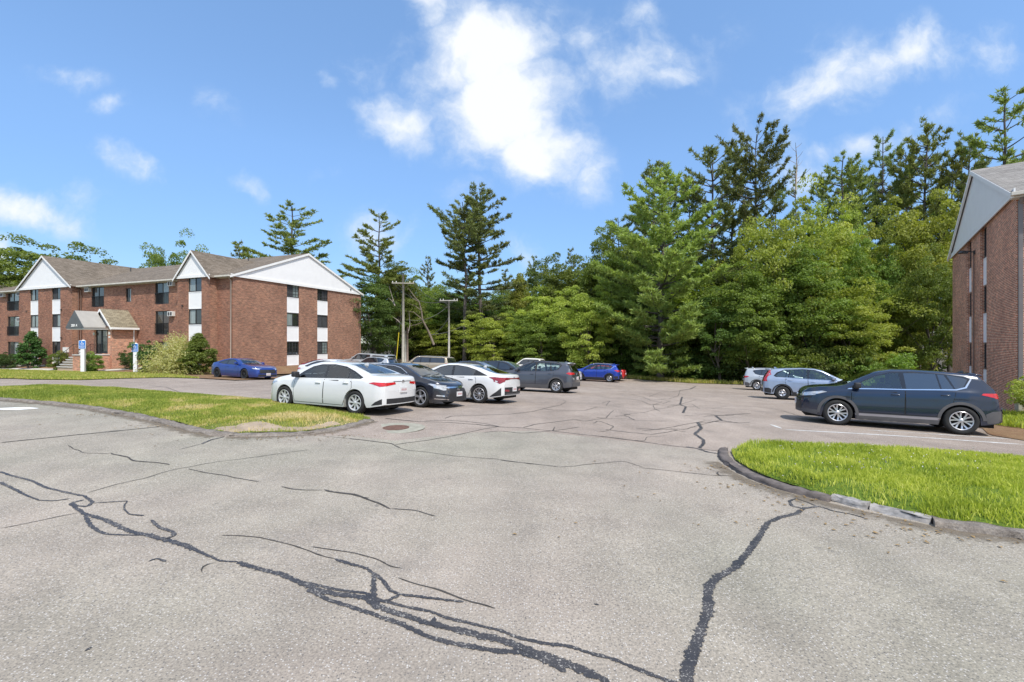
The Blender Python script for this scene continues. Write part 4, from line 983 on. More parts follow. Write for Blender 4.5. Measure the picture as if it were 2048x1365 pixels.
M_BLK = simple('black_plastic', (.022, .022, .024), .6, var=.2, vscale=12); M_GLOSS = simple('gloss_black_trim', (.012, .012, .014), .15, coat=.5)
M_CLAD = simple('grey_cladding', (.085, .082, .085), .7, var=.12, vscale=5); M_CHROME = simple('chrome_trim', (.75, .75, .76), .12, 1.0, var=.02)
M_SEAM = simple('panel_gap', (.008, .008, .008), .9)
def carglass(name, base, rough=.03):
    t = NT(name); c = t.coord()
    col = t.ramp(t.noise(2.2, 3, .6, c), [(.35, base), (.65, tuple(x * 1.9 for x in base))])
    t.pbr(col, rough, 0, t.bump(t.noise(1.1, 2, .5, c), .03, .03), 1.0, coat=1.0); return t.m
M_CGL = carglass('car_glass', (.018, .026, .028)); M_CGT = carglass('tinted_car_glass', (.008, .010, .014)); M_CGW = carglass('windshield_glass', (.07, .10, .105))
M_TAILR = simple('red_lens', (.50, .012, .016), .12, coat=1.0, var=.25, vscale=12); M_TAILD = simple('dark_red_lens', (.22, .006, .015), .12, coat=1.0, var=.3, vscale=10)
M_LENS = simple('clear_lens', (.55, .57, .60), .08, .5, coat=1.0, var=.3, vscale=14); M_AMB = simple('amber_lens', (.60, .20, .08), .15, coat=.8)
def plate_mat():
    t = NT('number_plate'); uv = t.coord('Object')
    t.pbr(t.ramp(t.noise(40, 3, .7, uv), [(.42, (.62, .60, .60)), (.6, (.74, .74, .74))]), .5); return t.m
M_PLATE = plate_mat(); M_PLTX = simple('plate_red_text', (.45, .22, .22), .6); M_DISC = simple('brake_disc', (.22, .22, .22), .45, .8)

def prof(pts, x, sm=0):
    p = sorted(pts); xs = [a for a, _ in p]; zs = [b for _, b in p]
    if not sm: return np.interp(x, xs, zs)
    k = np.linspace(-sm, sm, 9); wts = np.exp(-(k / sm) ** 2 * 2); wts /= wts.sum()
    return sum(w * np.interp(np.clip(x + d, xs[0], xs[-1]), xs, zs) for d, w in zip(k, wts))

def see_glass(name, tint, gl=.06):
    t = NT(name); c = t.coord()
    tr = t.n('ShaderNodeBsdfTransparent'); t.put(tr.inputs['Color'], tint)
    gls = t.n('ShaderNodeBsdfGlossy'); gls.inputs['Roughness'].default_value = .02; t.put(gls.inputs['Normal'], t.bump(t.noise(1.2, 2, .5, c), .03, .03))
    fr = t.n('ShaderNodeFresnel', i_IOR=1.6).outputs[0]
    mx = t.n('ShaderNodeMixShader', i_0=t.math('ADD', t.math('MULTIPLY', fr, 1.1), gl, clamp=True)); t.put(mx.inputs[1], tr.outputs[0]); t.put(mx.inputs[2], gls.outputs[0])
    t.t.links.new(mx.outputs[0], t.out.inputs[0]); return t.m
G_CLEAR = see_glass('clear_car_glass', (.74, .84, .80), .07); G_TINT = see_glass('privacy_glass', (.14, .15, .18), .15); G_WS = see_glass('windscreen_glass', (.62, .74, .72), .10)
M_CABIN = simple('cabin_lining', (.17, .165, .155), .9, var=.2); M_SEAT = simple('seat_fabric', (.05, .05, .052), .85, var=.2)
class Car:
    def __init__(s, name, spec, pnt, label, group=None, cat='car'):
        s.q = spec; s.paint = pnt
        s.root = empty(name); tag(s.root, label, cat, group); s.make_body()
    def make_body(s):
        q = s.q; wb = q['wb'] / 2; Rw = q['R']; Ra = q.get('Ra', Rw + .055)
        x0 = min(a for a, _ in q['top']); x1 = max(a for a, _ in q['top'])
        base = np.arange(x0, x1, q.get('dx', .05)); ends = np.concatenate([x0 + np.array([.008, .02, .04, .07, .1]), x1 - np.array([.008, .02, .04, .07, .1])])
        arch = np.concatenate([c + Ra * np.cos(np.linspace(0, math.pi, 23)) for c in (-wb, wb)])
        xs = np.unique(np.round(np.concatenate([base, ends, arch, [x0, x1]]), 4)); keep = [xs[0]]
        for v in xs[1:]:
            if v - keep[-1] > .006: keep.append(v)
        xs = np.array(keep)
        top = prof(q['top'], xs, .05); belt = np.minimum(prof(q['belt'], xs, .08), top - .012); w = prof(q['w'], xs, .05); zb = prof(q['bot'], xs, .04)
        lo = np.array([v if v < 90 else v for v in zb]); edge = zb.copy()
        for c in (-wb, wb):
            d = xs - c; m = np.abs(d) < Ra
            a = np.zeros_like(xs); a[m] = Rw + np.sqrt(Ra ** 2 - d[m] ** 2)
            edge = np.maximum(edge, np.where(m, a, -9))
        edge = np.minimum(edge, belt - .05)
        tum = q.get('tum', .42); NL = 9; NU = 11; V = []
        hs = np.array([0, .12, .25, .4, .55, .7, .82, .92, 1.0])
        crown = q.get('crown', .86)
        ut = [(0, 0), (.30, .25), (.55, .5), (.78, .74), (.90, .85), (.96, .92), (1.0, 1.0)]
        for i, x in enumerate(xs):
            ring = []; W = w[i]; eb = edge[i]; bt = belt[i]
            ring.append((W - .16, eb + .02)) if eb > zb[i] + .01 else ring.append((W - .16, eb - .005))
            for h in hs:
                z = eb + (bt - eb) * h
                f = np.interp(z, [.12, .22, .38, .58, max(.72, bt - .16), max(.8, bt - .03), max(.83, bt)], [.925, .965, .995, 1.0, .992, .968, .945]) if bt > .62 else np.interp((z - eb) / max(bt - eb, .01), [0, .3, .7, 1], [.97, 1, 1, .97])
                if q.get('crease'): f -= .006 * math.exp(-((z - bt + .24) / .035) ** 2)
                ring.append((W * f, z))
            H = top[i] - bt; yb = ring[-1][0]; yr = max(yb - tum * H * .86 - .012, .25 * yb)
            # upper: straight side, rounded shoulder, crowned roof
            for k in (.25, .5, .75): ring.append((yb + (yr - yb) * k, bt + H * crown * k))
            ring.append((yr, bt + H * crown)); rr = min(.10, yr * .3)
            ring.append((yr - rr * .35, bt + H * (crown + (1 - crown) * .38))); ring.append((yr - rr, bt + H * (crown + (1 - crown) * .62)))
            ring.append((yr * .62, bt + H * (crown + (1 - crown) * .86))); ring.append((yr * .32, bt + H * (crown + (1 - crown) * .965))); ring.append((0, top[i]))
            V.append(ring)
        n = len(V[0]); N = 2 * n - 1; vs = []
        for x, ring in zip(xs, V):
            dome = 0
            for (y, z) in ring: vs.append((x, -y, z))
            for (y, z) in reversed(ring[:-1]): vs.append((x, y, z))
        # round the ends off in plan and in elevation
        vs = np.array(vs); fs = []
        for i in range(len(xs) - 1):
            for k in range(N - 1): fs.append((i * N + k, i * N + k + 1, (i + 1) * N + k + 1, (i + 1) * N + k))
        W0 = w.max()
        for (xe, sg, amt) in ((x1, 1, q.get('nose', .16)), (x0, -1, q.get('tail', .10))):
            m = np.abs(vs[:, 0] - xe) < .9
            yy = np.abs(vs[m, 1]) / W0; fall = np.clip(1 - np.abs(vs[m, 0] - xe) / .9, 0, 1)
            vs[m, 0] -= sg * amt * (yy ** 2.4) * fall ** 1.2
        me = bpy.data.meshes.new('body'); vl = [tuple(v) for v in vs]; NC = 12
        for (i, xe, sg, amt) in ((0, x0, -1, q.get('tail', .10)), (len(xs) - 1, x1, 1, q.get('nose', .16))):
            b0 = len(vl)
            for k in range(n):
                yk = V[i][k][0]; zk = V[i][k][1]
                for c in range(NC + 1):
                    y = -yk + 2 * yk * c / NC; vl.append((xe - sg * amt * (abs(y) / W0) ** 2.4, y, zk))
            for k in range(n - 1):
                for c in range(NC): fs.append((b0 + k * (NC + 1) + c, b0 + k * (NC + 1) + c + 1, b0 + (k + 1) * (NC + 1) + c + 1, b0 + (k + 1) * (NC + 1) + c))
        # close the underside with one long panel per station
        for i in range(len(xs) - 1): fs.append((i * N, (i + 1) * N, (i + 1) * N + N - 1, i * N + N - 1))
        me.from_pydata(vl, [], fs); me.materials.append(s.paint)
        bm = bmesh.new(); bm.from_mesh(me); bmesh.ops.remove_doubles(bm, verts=bm.verts, dist=1e-5); bmesh.ops.dissolve_degenerate(bm, edges=bm.edges, dist=1e-5)
        # the underside corners of the caps
        bmesh.ops.holes_fill(bm, edges=[e for e in bm.edges if e.is_boundary], sides=20)
        for f in bm.faces: f.smooth = True
        bmesh.ops.recalc_face_normals(bm, faces=bm.faces)
        for e in bm.edges:
            if len(e.link_faces) == 2 and e.calc_face_angle(0) > R(50): e.smooth = False
        bm.to_mesh(me); bm.free()
        s.body = link('body', me, s.root); s.me = me; s.x0, s.x1 = x0, x1; s.W = W0
        s.bvh = BVHTree.FromPolygons([v.co.copy() for v in me.vertices], [tuple(p.vertices) for p in me.polygons])
        # dark floor pan and wheel wells
        b = MB(); wn = W0 - .23; zt = min(.62, q['R'] * 2 + .02)
        b.box(x0 + .16, x1 - .2, -W0 * .62, W0 * .62, min(q.get('floor', .19), .3), zt - .12)
        for c in (-wb, wb): b.box(c - Ra - .06, c + Ra + .06, -wn, wn, .24, min(q['R'] * 2 + .1, prof(q['belt'], c) - .06))
        b.build('floor_pan', M_SEAM, s.root)
    def glaze(s, dlo, ws, bl):
        """cut the cabin out of the body so that one sees through the windows"""
        W = s.W + .3; m = MB(); m.prism([(x, -W, z) for x, z in dlo], (0, 2 * W, 0)); cut = [m]
        m = MB(); m.prism([(-.3, y, z) for y, z in ws], (3.2, 0, 0)); cut.append(m)
        if bl: m = MB(); m.prism([(.3, y, z) for y, z in bl], (-3.4, 0, 0)); cut.append(m)
        for m in cut:
            me = m.mesh('cut', M_CABIN); bm = bmesh.new(); bm.from_mesh(me); bmesh.ops.recalc_face_normals(bm, faces=bm.faces); bm.to_mesh(me); bm.free(); co_ = link('cut', me)
            md = s.body.modifiers.new('b', 'BOOLEAN'); md.operation = 'DIFFERENCE'; md.solver = 'EXACT'; md.object = co_; md.material_mode = 'TRANSFER'
            bpy.context.view_layer.update(); dg = bpy.context.evaluated_depsgraph_get(); new = bpy.data.meshes.new_from_object(s.body.evaluated_get(dg))
            s.body.modifiers.clear(); bpy.data.objects.remove(co_)
            if len(new.polygons) > 200: s.body.data = new
        bm = bmesh.new(); bm.from_mesh(s.body.data)
        for e in bm.edges:
            if len(e.link_faces) == 2 and e.calc_face_angle(0) > R(40): e.smooth = False
        bm.to_mesh(s.body.data); bm.free()
    def proj(s, mode, a, b, side=1, off=.004):
        D = {'side': ((a, side * 3, b), (0, -side, 0)), 'front': ((6, a, b), (-1, 0, 0)), 'rear': ((-6, a, b), (1, 0, 0)), 'top': ((a, b, 5), (0, 0, -1))}[mode]
        loc, nor, idx, dist = s.bvh.ray_cast(Vector(D[0]), Vector(D[1]))
        if loc is None or (mode == 'side' and dist > 3.0 - .05):
            loc, nor, idx, dist = s.bvh.find_nearest(Vector((a, side * s.W, b)) if mode == 'side' else (Vector((s.x1 if mode == 'front' else s.x0, a, b)) if mode != 'top' else Vector((a, b, 1.4))))
        if nor.dot(Vector(D[1])) > 0: nor = -nor
        return loc + nor * off
    def decal(s, name, mat, mode, poly, side=1, off=.004, res=.07, parent=None, smooth=True, more=(), holes=()):
        """a panel that follows the body; poly in the projection plane"""
        VV, FF = [], []
        for (md, pl, sd) in [(mode, poly, side)] + list(more):
            P = [Vector(p) for p in pl]; B = []
            for i in range(len(P)):
                a, b = P[i], P[(i + 1) % len(P)]; k = max(1, int((b - a).length / res)); B += [a.lerp(b, j / k) for j in range(k)]
            arr = np.array([tuple(p) for p in B]); lo, hi = arr.min(0), arr.max(0)
            gx, gy = np.meshgrid(np.arange(lo[0] + res / 2, hi[0], res), np.arange(lo[1] + res / 2, hi[1], res)); qd = np.stack([gx.ravel(), gy.ravel()], 1)
            if len(qd): qd = qd[inside(qd, arr)]; 
            if len(qd): qd = qd[edge_dist(qd[:, 0], qd[:, 1], arr) > res * .3]
            nb = len(B); pts = B + [Vector(tuple(p)) for p in qd]; ed = [(i, (i + 1) % nb) for i in range(nb)]; HA = []
            for hp in holes:
                H = [Vector(p) for p in hp]; b0 = len(pts); hb = []
                for i in range(len(H)):
                    a, b = H[i], H[(i + 1) % len(H)]; k = max(1, int((b - a).length / res)); hb += [a.lerp(b, j / k) for j in range(k)]
                pts += hb; ed += [(b0 + i, b0 + (i + 1) % len(hb)) for i in range(len(hb))]; HA.append(np.array([tuple(p) for p in hb]))
            r = delaunay_2d_cdt(pts, ed, [list(range(nb))], 1, 1e-6); tri = [list(f) for f in r[2]]
            if HA and tri:
                cc = np.array([np.mean([tuple(r[0][i]) for i in f], 0) for f in tri]); kp = np.ones(len(tri), bool)
                for h_ in HA: kp &= ~inside(cc, h_)
                tri = [f for f, k_ in zip(tri, kp) if k_]
            o = len(VV); VV += [s.proj(md, v[0], v[1], sd, off) for v in r[0]]
            dd = {'side': Vector((0, sd, 0)), 'front': Vector((1, 0, 0)), 'rear': Vector((-1, 0, 0)), 'top': Vector((0, 0, 1))}[md]
            acc_ = sum(((VV[o + f[1]] - VV[o + f[0]]).cross(VV[o + f[2]] - VV[o + f[0]]).dot(dd) for f in tri), 0.0)
            FF += [tuple(o + i for i in (f if acc_ > 0 else reversed(f))) for f in tri]
        me = bpy.data.meshes.new(name); me.from_pydata([tuple(v) for v in VV], [], FF); me.materials.append(mat)
        if smooth: me.polygons.foreach_set('use_smooth', [True] * len(me.polygons))
        me.update(); return link(name, me, parent or s.root)
    def both(s, name, mat, poly, **kw):
        return [s.decal(name, mat, 'side', poly, sd, **kw) for sd in (1, -1)]
def wheel(parent, x, y, side, Rw, style='10spoke', width=.2, rim=.66, name='wheel'):
    M = Matrix.Translation((x, y, Rw)) @ Matrix.Rotation(0 if side > 0 else math.pi, 4, 'Z')
    rr = Rw * rim; b = MB()
    b.lathe([(0, -.02), (rr * .55, -.02), (rr * .55, .02), (0, .02)], 20, M, 'y'); hub = b.build(name, M_DISC, parent, True)
    t = MB(); h = width / 2
    t.lathe([(rr - .01, -h + .02), (rr + .02, -h), (Rw - .03, -h), (Rw - .006, -h + .025), (Rw, -h * .4), (Rw, h * .4), (Rw - .006, h - .025), (Rw - .03, h), (rr + .045, h + .004), (rr + .012, h - .004), (rr - .012, h - .03)], 36, M, 'y')
    t.build('tyre', M_TYRE, hub, True)
    r = MB(); r.lathe([(rr - .004, h - .012), (rr - .012, h - .006), (rr - .028, h - .014), (rr - .034, h - .05), (rr - .03, -h + .03)], 36, M, 'y')
    r.lathe([(0, h - .012), (.028, h - .014), (.055, h - .03), (.07, h - .06), (0, h - .061)], 16, M, 'y')
    def spoke(a, w0, w1, r0=.05, r1=None, z0=None, skew=0, th=.025):
        r1 = r1 or rr - .02; c, q = math.cos(a), math.sin(a); c2, q2 = math.cos(a + skew), math.sin(a + skew); P = []
        for (rad, wd, yy, cc, ss) in ((r0, w0, h - .028, c, q), (r1 * .6, (w0 + w1) / 2, h - .03, (c + c2) / 2, (q + q2) / 2), (r1, w1, h - .016, c2, q2)):
            for sg in (-1, 1): P.append((rad * cc - sg * wd * ss, yy, rad * ss + sg * wd * cc))
        vs = [M @ Vector(p) for p in P] + [M @ Vector((p[0], p[1] - th, p[2])) for p in P]
        r.add(vs, [(0, 1, 3, 2), (2, 3, 5, 4), (0, 2, 8, 6), (2, 4, 10, 8), (1, 7, 9, 3), (3, 9, 11, 5), (4, 5, 11, 10)])
    if style == '5v':
        for k in range(5):
            a = k * 2 * math.pi / 5 + .3
            for d in (-.2, .2): spoke(a + d * .3, .012, .019, skew=d * .8)
    elif style == '6v':
        for k in range(6):
            a = k * 2 * math.pi / 6 + .25
            for d in (-.2, .2): spoke(a + d * .5, .012, .021, skew=d * .75)
    elif style == '5':
        for k in range(5): spoke(k * 2 * math.pi / 5 + .2, .03, .045)
    elif style == 'twist':
        for k in range(5): spoke(k * 2 * math.pi / 5, .016, .04, skew=.28); spoke(k * 2 * math.pi / 5 + .32, .008, .02, skew=.2)
    elif style == 'cover':
        for k in range(8): spoke(k * 2 * math.pi / 8, .018, .027, skew=.12)
    elif style == 'fan':
        for k in range(10): spoke(k * 2 * math.pi / 10, .010, .024, skew=.35)
    else:
        for k in range(10): spoke(k * 2 * math.pi / 10, .011, .016)
    ro = r.build('rim', M_WHUB if style == 'cover' else (M_DALLOY if style == '10dark' else M_ALLOY), hub)
    d = MB(); d.lathe([(0, h - .075), (rr - .03, h - .075), (rr - .03, h - .085), (0, h - .085)], 24, M, 'y'); d.build('backing', M_SEAM, hub)
    return hub
def carbox(s, name, mat, x0, x1, y0, y1, z0, z1, ch=.015, parent=None):
    b = MB(); b.box(x0, x1, y0, y1, z0, z1, ch=ch); return b.build(name, mat, parent or s.root, True)
def arc(cx, cz, r, a0, a1, n=14): return [(cx + r * math.cos(R(a0 + (a1 - a0) * k / n)), cz + r * math.sin(R(a0 + (a1 - a0) * k / n))) for k in range(n + 1)]

def build_car(name, q, pnt, label, group='cars parked in the lot', cat='car'):
    s = Car(name, q, pnt, label, group, cat); wb = q['wb'] / 2; Rw = q['R']; W = s.W; z = lambda x: float(prof(q['belt'], x, .08)); tp = lambda x: float(prof(q['top'], x, .05))
    for x in (wb, -wb):
        for sd in (1, -1): wheel(s.root, x, sd * (W - .115 - q.get('inset', 0)), sd, Rw, q.get('wheel', '10'), q.get('tw', .21), q.get('rim', .67))
    # side glass: black surround then panes
    for sd in (1, -1):
        gz = q.get('glaze'); so = s.decal('window_surround', q.get('sur', M_GLOSS), 'side', q['dlo'], sd, .004, holes=q['panes'] if gz else ())
        for ip, pn in enumerate(q['panes']): s.decal('window', (gz[0] if ip == 0 else gz[1]) if gz else q.get('glass', M_CGL), 'side', pn, sd, .0045 if gz else .008)
        if 'chromeline' in q: 
            for seg in q['chromeline']: s.decal('window_trim', M_CHROME, 'side', seg, sd, .0105, .05)
    wsw, zc, wst, zt = q['ws']; WP = [(-wsw, zc), (-wsw * .5, zc - .025), (0, zc - .03), (wsw * .5, zc - .025), (wsw, zc), (wst, zt), (0, zt + .012), (-wst, zt)]; gz = q.get('glaze')
    s.decal('windshield', G_WS if gz else M_CGW, 'front', WP, 1, .005)
    bw, zc, bt, zt = q['bl']; BP = [(-bw, zc), (0, zc - .015), (bw, zc), (bt, zt), (0, zt + .01), (-bt, zt)]; s.decal('rear_window', gz[2] if gz else q.get('glass', M_CGL), 'rear', BP, 1, .005)
    if gz:
        shr = lambda P, f: [(sum(p[0] for p in P) / len(P) * (1 - f) + a * f, sum(p[1] for p in P) / len(P) * (1 - f) + b * f) for a, b in P]
        s.glaze(shr(q['dlo'], .985), shr(WP, .965), shr(BP, .955))
        zb_ = z(0) + .01; xs_ = q.get('seats', (.15, -.75))
        for x_ in xs_:
            for y_ in (.36, -.36):
                b = MB(); M = Matrix.Translation((x_, y_, zb_ - .12)) @ Matrix.Rotation(R(-14), 4, 'Y'); b.box(-.06, .06, -.22, .22, 0, .28, M, .04); b.box(-.045, .045, -.12, .12, .30, .44, M, .035); b.build('seat', M_SEAT, s.root, True)
        b = MB(); M = Matrix.Translation((.62, .36, zb_ + .0)) @ Matrix.Rotation(R(-62), 4, 'Y'); b.lathe([(.15, 0), (.17, .015), (.185, 0), (.17, -.015), (.15, 0)], 18, M); b.build('steering_wheel', M_SEAT, s.root, True)
    # cladding
    cl = q.get('clad')
    if cl:
        for sd in (1, -1):
            for c in (wb, -wb):
                Ra = q.get('Ra', Rw + .055); s.decal('arch_trim', cl, 'side', arc(c, Rw, Ra + .075, -4 if c > 0 else 4, 184 if c > 0 else 176, 18) + list(reversed(arc(c, Rw, Ra + .003, -4 if c > 0 else 4, 184 if c > 0 else 176, 18))), sd, .009, .05)
            s.decal('sill_trim', cl, 'side', [(-wb + Ra + .02, .20), (wb - Ra - .02, .20), (wb - Ra - .03, .40), (-wb + Ra + .03, .42)], sd, .007)
    # doors as panels over a dark gap
    for k, dr in enumerate(q['doors']):
        for sd in (1, -1):
            cx = sum(p[0] for p in dr) / len(dr); cz = sum(p[1] for p in dr) / len(dr)
            s.decal('door_gap', M_SEAM, 'side', [(cx + (p[0] - cx) * 1.006 + (.011 if p[0] > cx else -.011), cz + (p[1] - cz) + (-.012 if p[1] < cz else .003)) for p in dr], sd, .0022, .08)
            do = s.decal('door', pnt, 'side', dr, sd, .0048, .08)
            hx = min(p[0] for p in dr if p[1] > cz) + .13; hz = q.get('hz', z(hx) - .11)
            P = s.proj('side', hx, hz, sd, .0); b = MB(); b.box(P.x - .02, P.x + .17, P.y - .012, P.y + .035 if sd > 0 else P.y + .012, P.z - .014, P.z + .014, ch=.01) if sd > 0 else b.box(P.x - .02, P.x + .17, P.y - .035, P.y + .012, P.z - .014, P.z + .014, ch=.01)
            b.build('door_handle', q.get('handle', pnt), do, True)
    # mirrors
    mx, mz = q['mir']
    for sd in (1, -1):
        P = s.proj('side', mx, mz - .03, sd, 0); b = MB()
        y0, y1 = sorted((P.y + sd * .05, P.y + sd * .24)); b.box(mx - .05, mx + .10, y0, y1, mz - .04, mz + .12, ch=.035); o = b.build('side_mirror', q.get('mirror', pnt), s.root, True)
        b = MB(); y0, y1 = sorted((P.y - sd * .02, P.y + sd * .07)); b.box(mx + .0, mx + .06, y0, y1, mz - .05, mz - .01); b.build('mirror_stalk', M_BLK, o)
    # lamps
    for sd in (1, -1):
        m = lambda pl: [(sd * a, b) for a, b in pl]
        s.decal('headlight', q.get('hlm', M_LENS), 'front', m(q['hl'][0]), 1, .006, .04, more=[('side', q['hl'][1], sd)])
        s.decal('taillight', q.get('tlm', M_TAILR), 'rear', m(q['tl'][0]), 1, .008, .04, more=[('side', q['tl'][1], sd)])
    if 'tbar' in q: s.decal('light_bar', q['tbar'][0], 'rear', q['tbar'][1], 1, .006, .05)
    if 'tclear' in q:
        for sd in (1, -1): s.decal('reversing_lamp', M_LENS, 'rear', [(sd * a, b) for a, b in q['tclear']], 1, .011, .04)
    s.decal('grille', q.get('grm', M_BLK), 'front', q['gr'], 1, .005, .05)
    if 'gbar' in q: s.decal('grille_bar', M_CHROME, 'front', q['gbar'], 1, .012, .05)
    if 'fbump' in q: s.decal('front_valance', cl or M_BLK, 'front', q['fbump'], 1, .006, .06, more=[('side', q['fside'], 1), ('side', q['fside'], -1)] if 'fside' in q else ())
    s.decal('rear_valance', cl or M_BLK, 'rear', q['rbump'], 1, .006, .06, more=[('side', q['rside'], 1), ('side', q['rside'], -1)] if 'rside' in q else ())
    for (nm, mt, md, pl) in q.get('extra', []):
        if md == 'side': s.both(nm, mt, pl, off=.0075)
        elif md == 'mirrored': [s.decal(nm, mt, 'rear', [(sd * a, b) for a, b in pl], 1, .010, .04) for sd in (1, -1)]
        elif md == 'mfront': [s.decal(nm, mt, 'front', [(sd * a, b) for a, b in pl], 1, .010, .04) for sd in (1, -1)]
        else: s.decal(nm, mt, md, pl, 1, .010, .05)
    # plates and badge
    for md, zz, on in (('rear', q['plate'][0], 1), ('front', q['plate'][1], q['plate'][2])):
        if not on: continue
        P = s.proj(md, 0, zz, 1, 0); sg = -1 if md == 'rear' else 1; b = MB(); x0, x1 = sorted((P.x + sg * .004, P.x + sg * .03)); b.box(x0, x1, -.155, .155, zz - .078, zz + .078)
        o = b.build('licence_plate', M_PLATE, s.root); b = MB()
        for k in range(6): y = -.105 + k * .038 + (.012 if k > 2 else 0); x = P.x + sg * .032; b.box(*sorted((P.x + sg * .029, x)), y, y + .024, zz - .03, zz + .032)
        b.build('plate_text', M_PLTX, o)
    for md, zz in q.get('badge', []):
        P = s.proj(md, 0, zz, 1, 0); sg = -1 if md == 'rear' else 1; b = MB(); M = Matrix.Translation((P.x + sg * .006, 0, zz)) @ Matrix.Rotation(R(90), 4, 'Y') @ Matrix.Diagonal((.72, 1, 1, 1)); b.lathe([(.052, -.012), (.06, -.012), (.06, .012), (.052, .012), (.052, -.012)], 20, M); b.box(-.009, .009, -.055, .055, -.01, .01, M)
        b.build('badge', M_CHROME, s.root)
    # roof: rails and fin
    if 'rail' in q:
        a, b_ = q['rail']
        for sd in (1, -1):
            pts = []
            for k in range(9):
                x = a + (b_ - a) * k / 8; yy = sd * (W * .945 - q.get('tum', .42) * (tp(x) - z(x)) * .86 - .03); P = s.proj('top', x, yy, 1, 0); pts.append((x, yy, P.z + (.045 if 0 < k < 8 else -.01)))
            m = MB(); m.tube(pts, .016, 8); m.build('roof_rail', q.get('railm', M_BLK), s.root, True)
    if 'fin' in q:
        x = q['fin']; zz = tp(x); m = MB(); m.prism([(x - .09, -.012, zz - .02), (x + .11, -.012, zz - .02), (x - .05, -.012, zz + .07), (x - .09, -.012, zz + .06)], (0, .024, 0)); m.build('antenna_fin', pnt, s.root)
    if 'spoiler' in q:
        x0, x1, zz, hw = q['spoiler']; m = MB(); n = 10; vs = []
        for k in range(n + 1):
            y = -hw + 2 * hw * k / n; c = (abs(y) / hw) ** 3
            for (x, h) in ((x1, zz + .012), (x0 + .10 * c, zz - .02), (x0 + .10 * c, zz - .045), (x1, zz - .06)): vs.append((x, y, h - .03 * c))
        fs = [(k * 4 + j, k * 4 + (j + 1) % 4, k * 4 + 4 + (j + 1) % 4, k * 4 + 4 + j) for k in range(n) for j in range(4)] + [(0, 3, 2, 1), tuple(n * 4 + j for j in range(4))]
        m.add(vs, fs); m.build('spoiler', q.get('spm', pnt), s.root, True)
    # wipers
    m = MB(); 
    for y0, y1 in ((-.1, .48), (-.62, -.06)):
        a = s.proj('front', y0, q['ws'][1] - .01, 1, .02); b_ = s.proj('front', y1, q['ws'][1] + .035, 1, .018); m.tube([a, b_], .008, 5)
        m.build('wiper', M_BLK, s.root); m = MB()
    return s
def place(s, px, py, axle, side, yaw):
    """stand the vehicle so that the hub of one wheel is where the photo shows it"""
    q = s.q; wb = q['wb'] / 2; x, y, _ = p2g(px, py, q['R']); c, n = math.cos(yaw), math.sin(yaw)
    lx = wb * (1 if axle == 'f' else -1); ly = side * (s.W - .02)
    cx, cy = x - (c * lx - n * ly), y - (n * lx + c * ly)
    put(s, cx, cy, yaw)
def put(s, cx, cy, yaw):
    q = s.q; wb = q['wb'] / 2; c, n = math.cos(yaw), math.sin(yaw)
    zf, zr = G(cx + c * wb, cy + n * wb), G(cx - c * wb, cy - n * wb); zl, zq = G(cx - n * .75, cy + c * .75), G(cx + n * .75, cy - c * .75)
    fx = Vector((c * 2 * wb, n * 2 * wb, zf - zr)).normalized(); fy = Vector((-n * 1.5, c * 1.5, zl - zq)).normalized(); fz = fx.cross(fy).normalized(); fy = fz.cross(fx)
    M = Matrix((fx, fy, fz)).transposed()
    s.root.location = (cx, cy, (zf + zr) / 2 + .004); s.root.rotation_euler = M.to_euler()

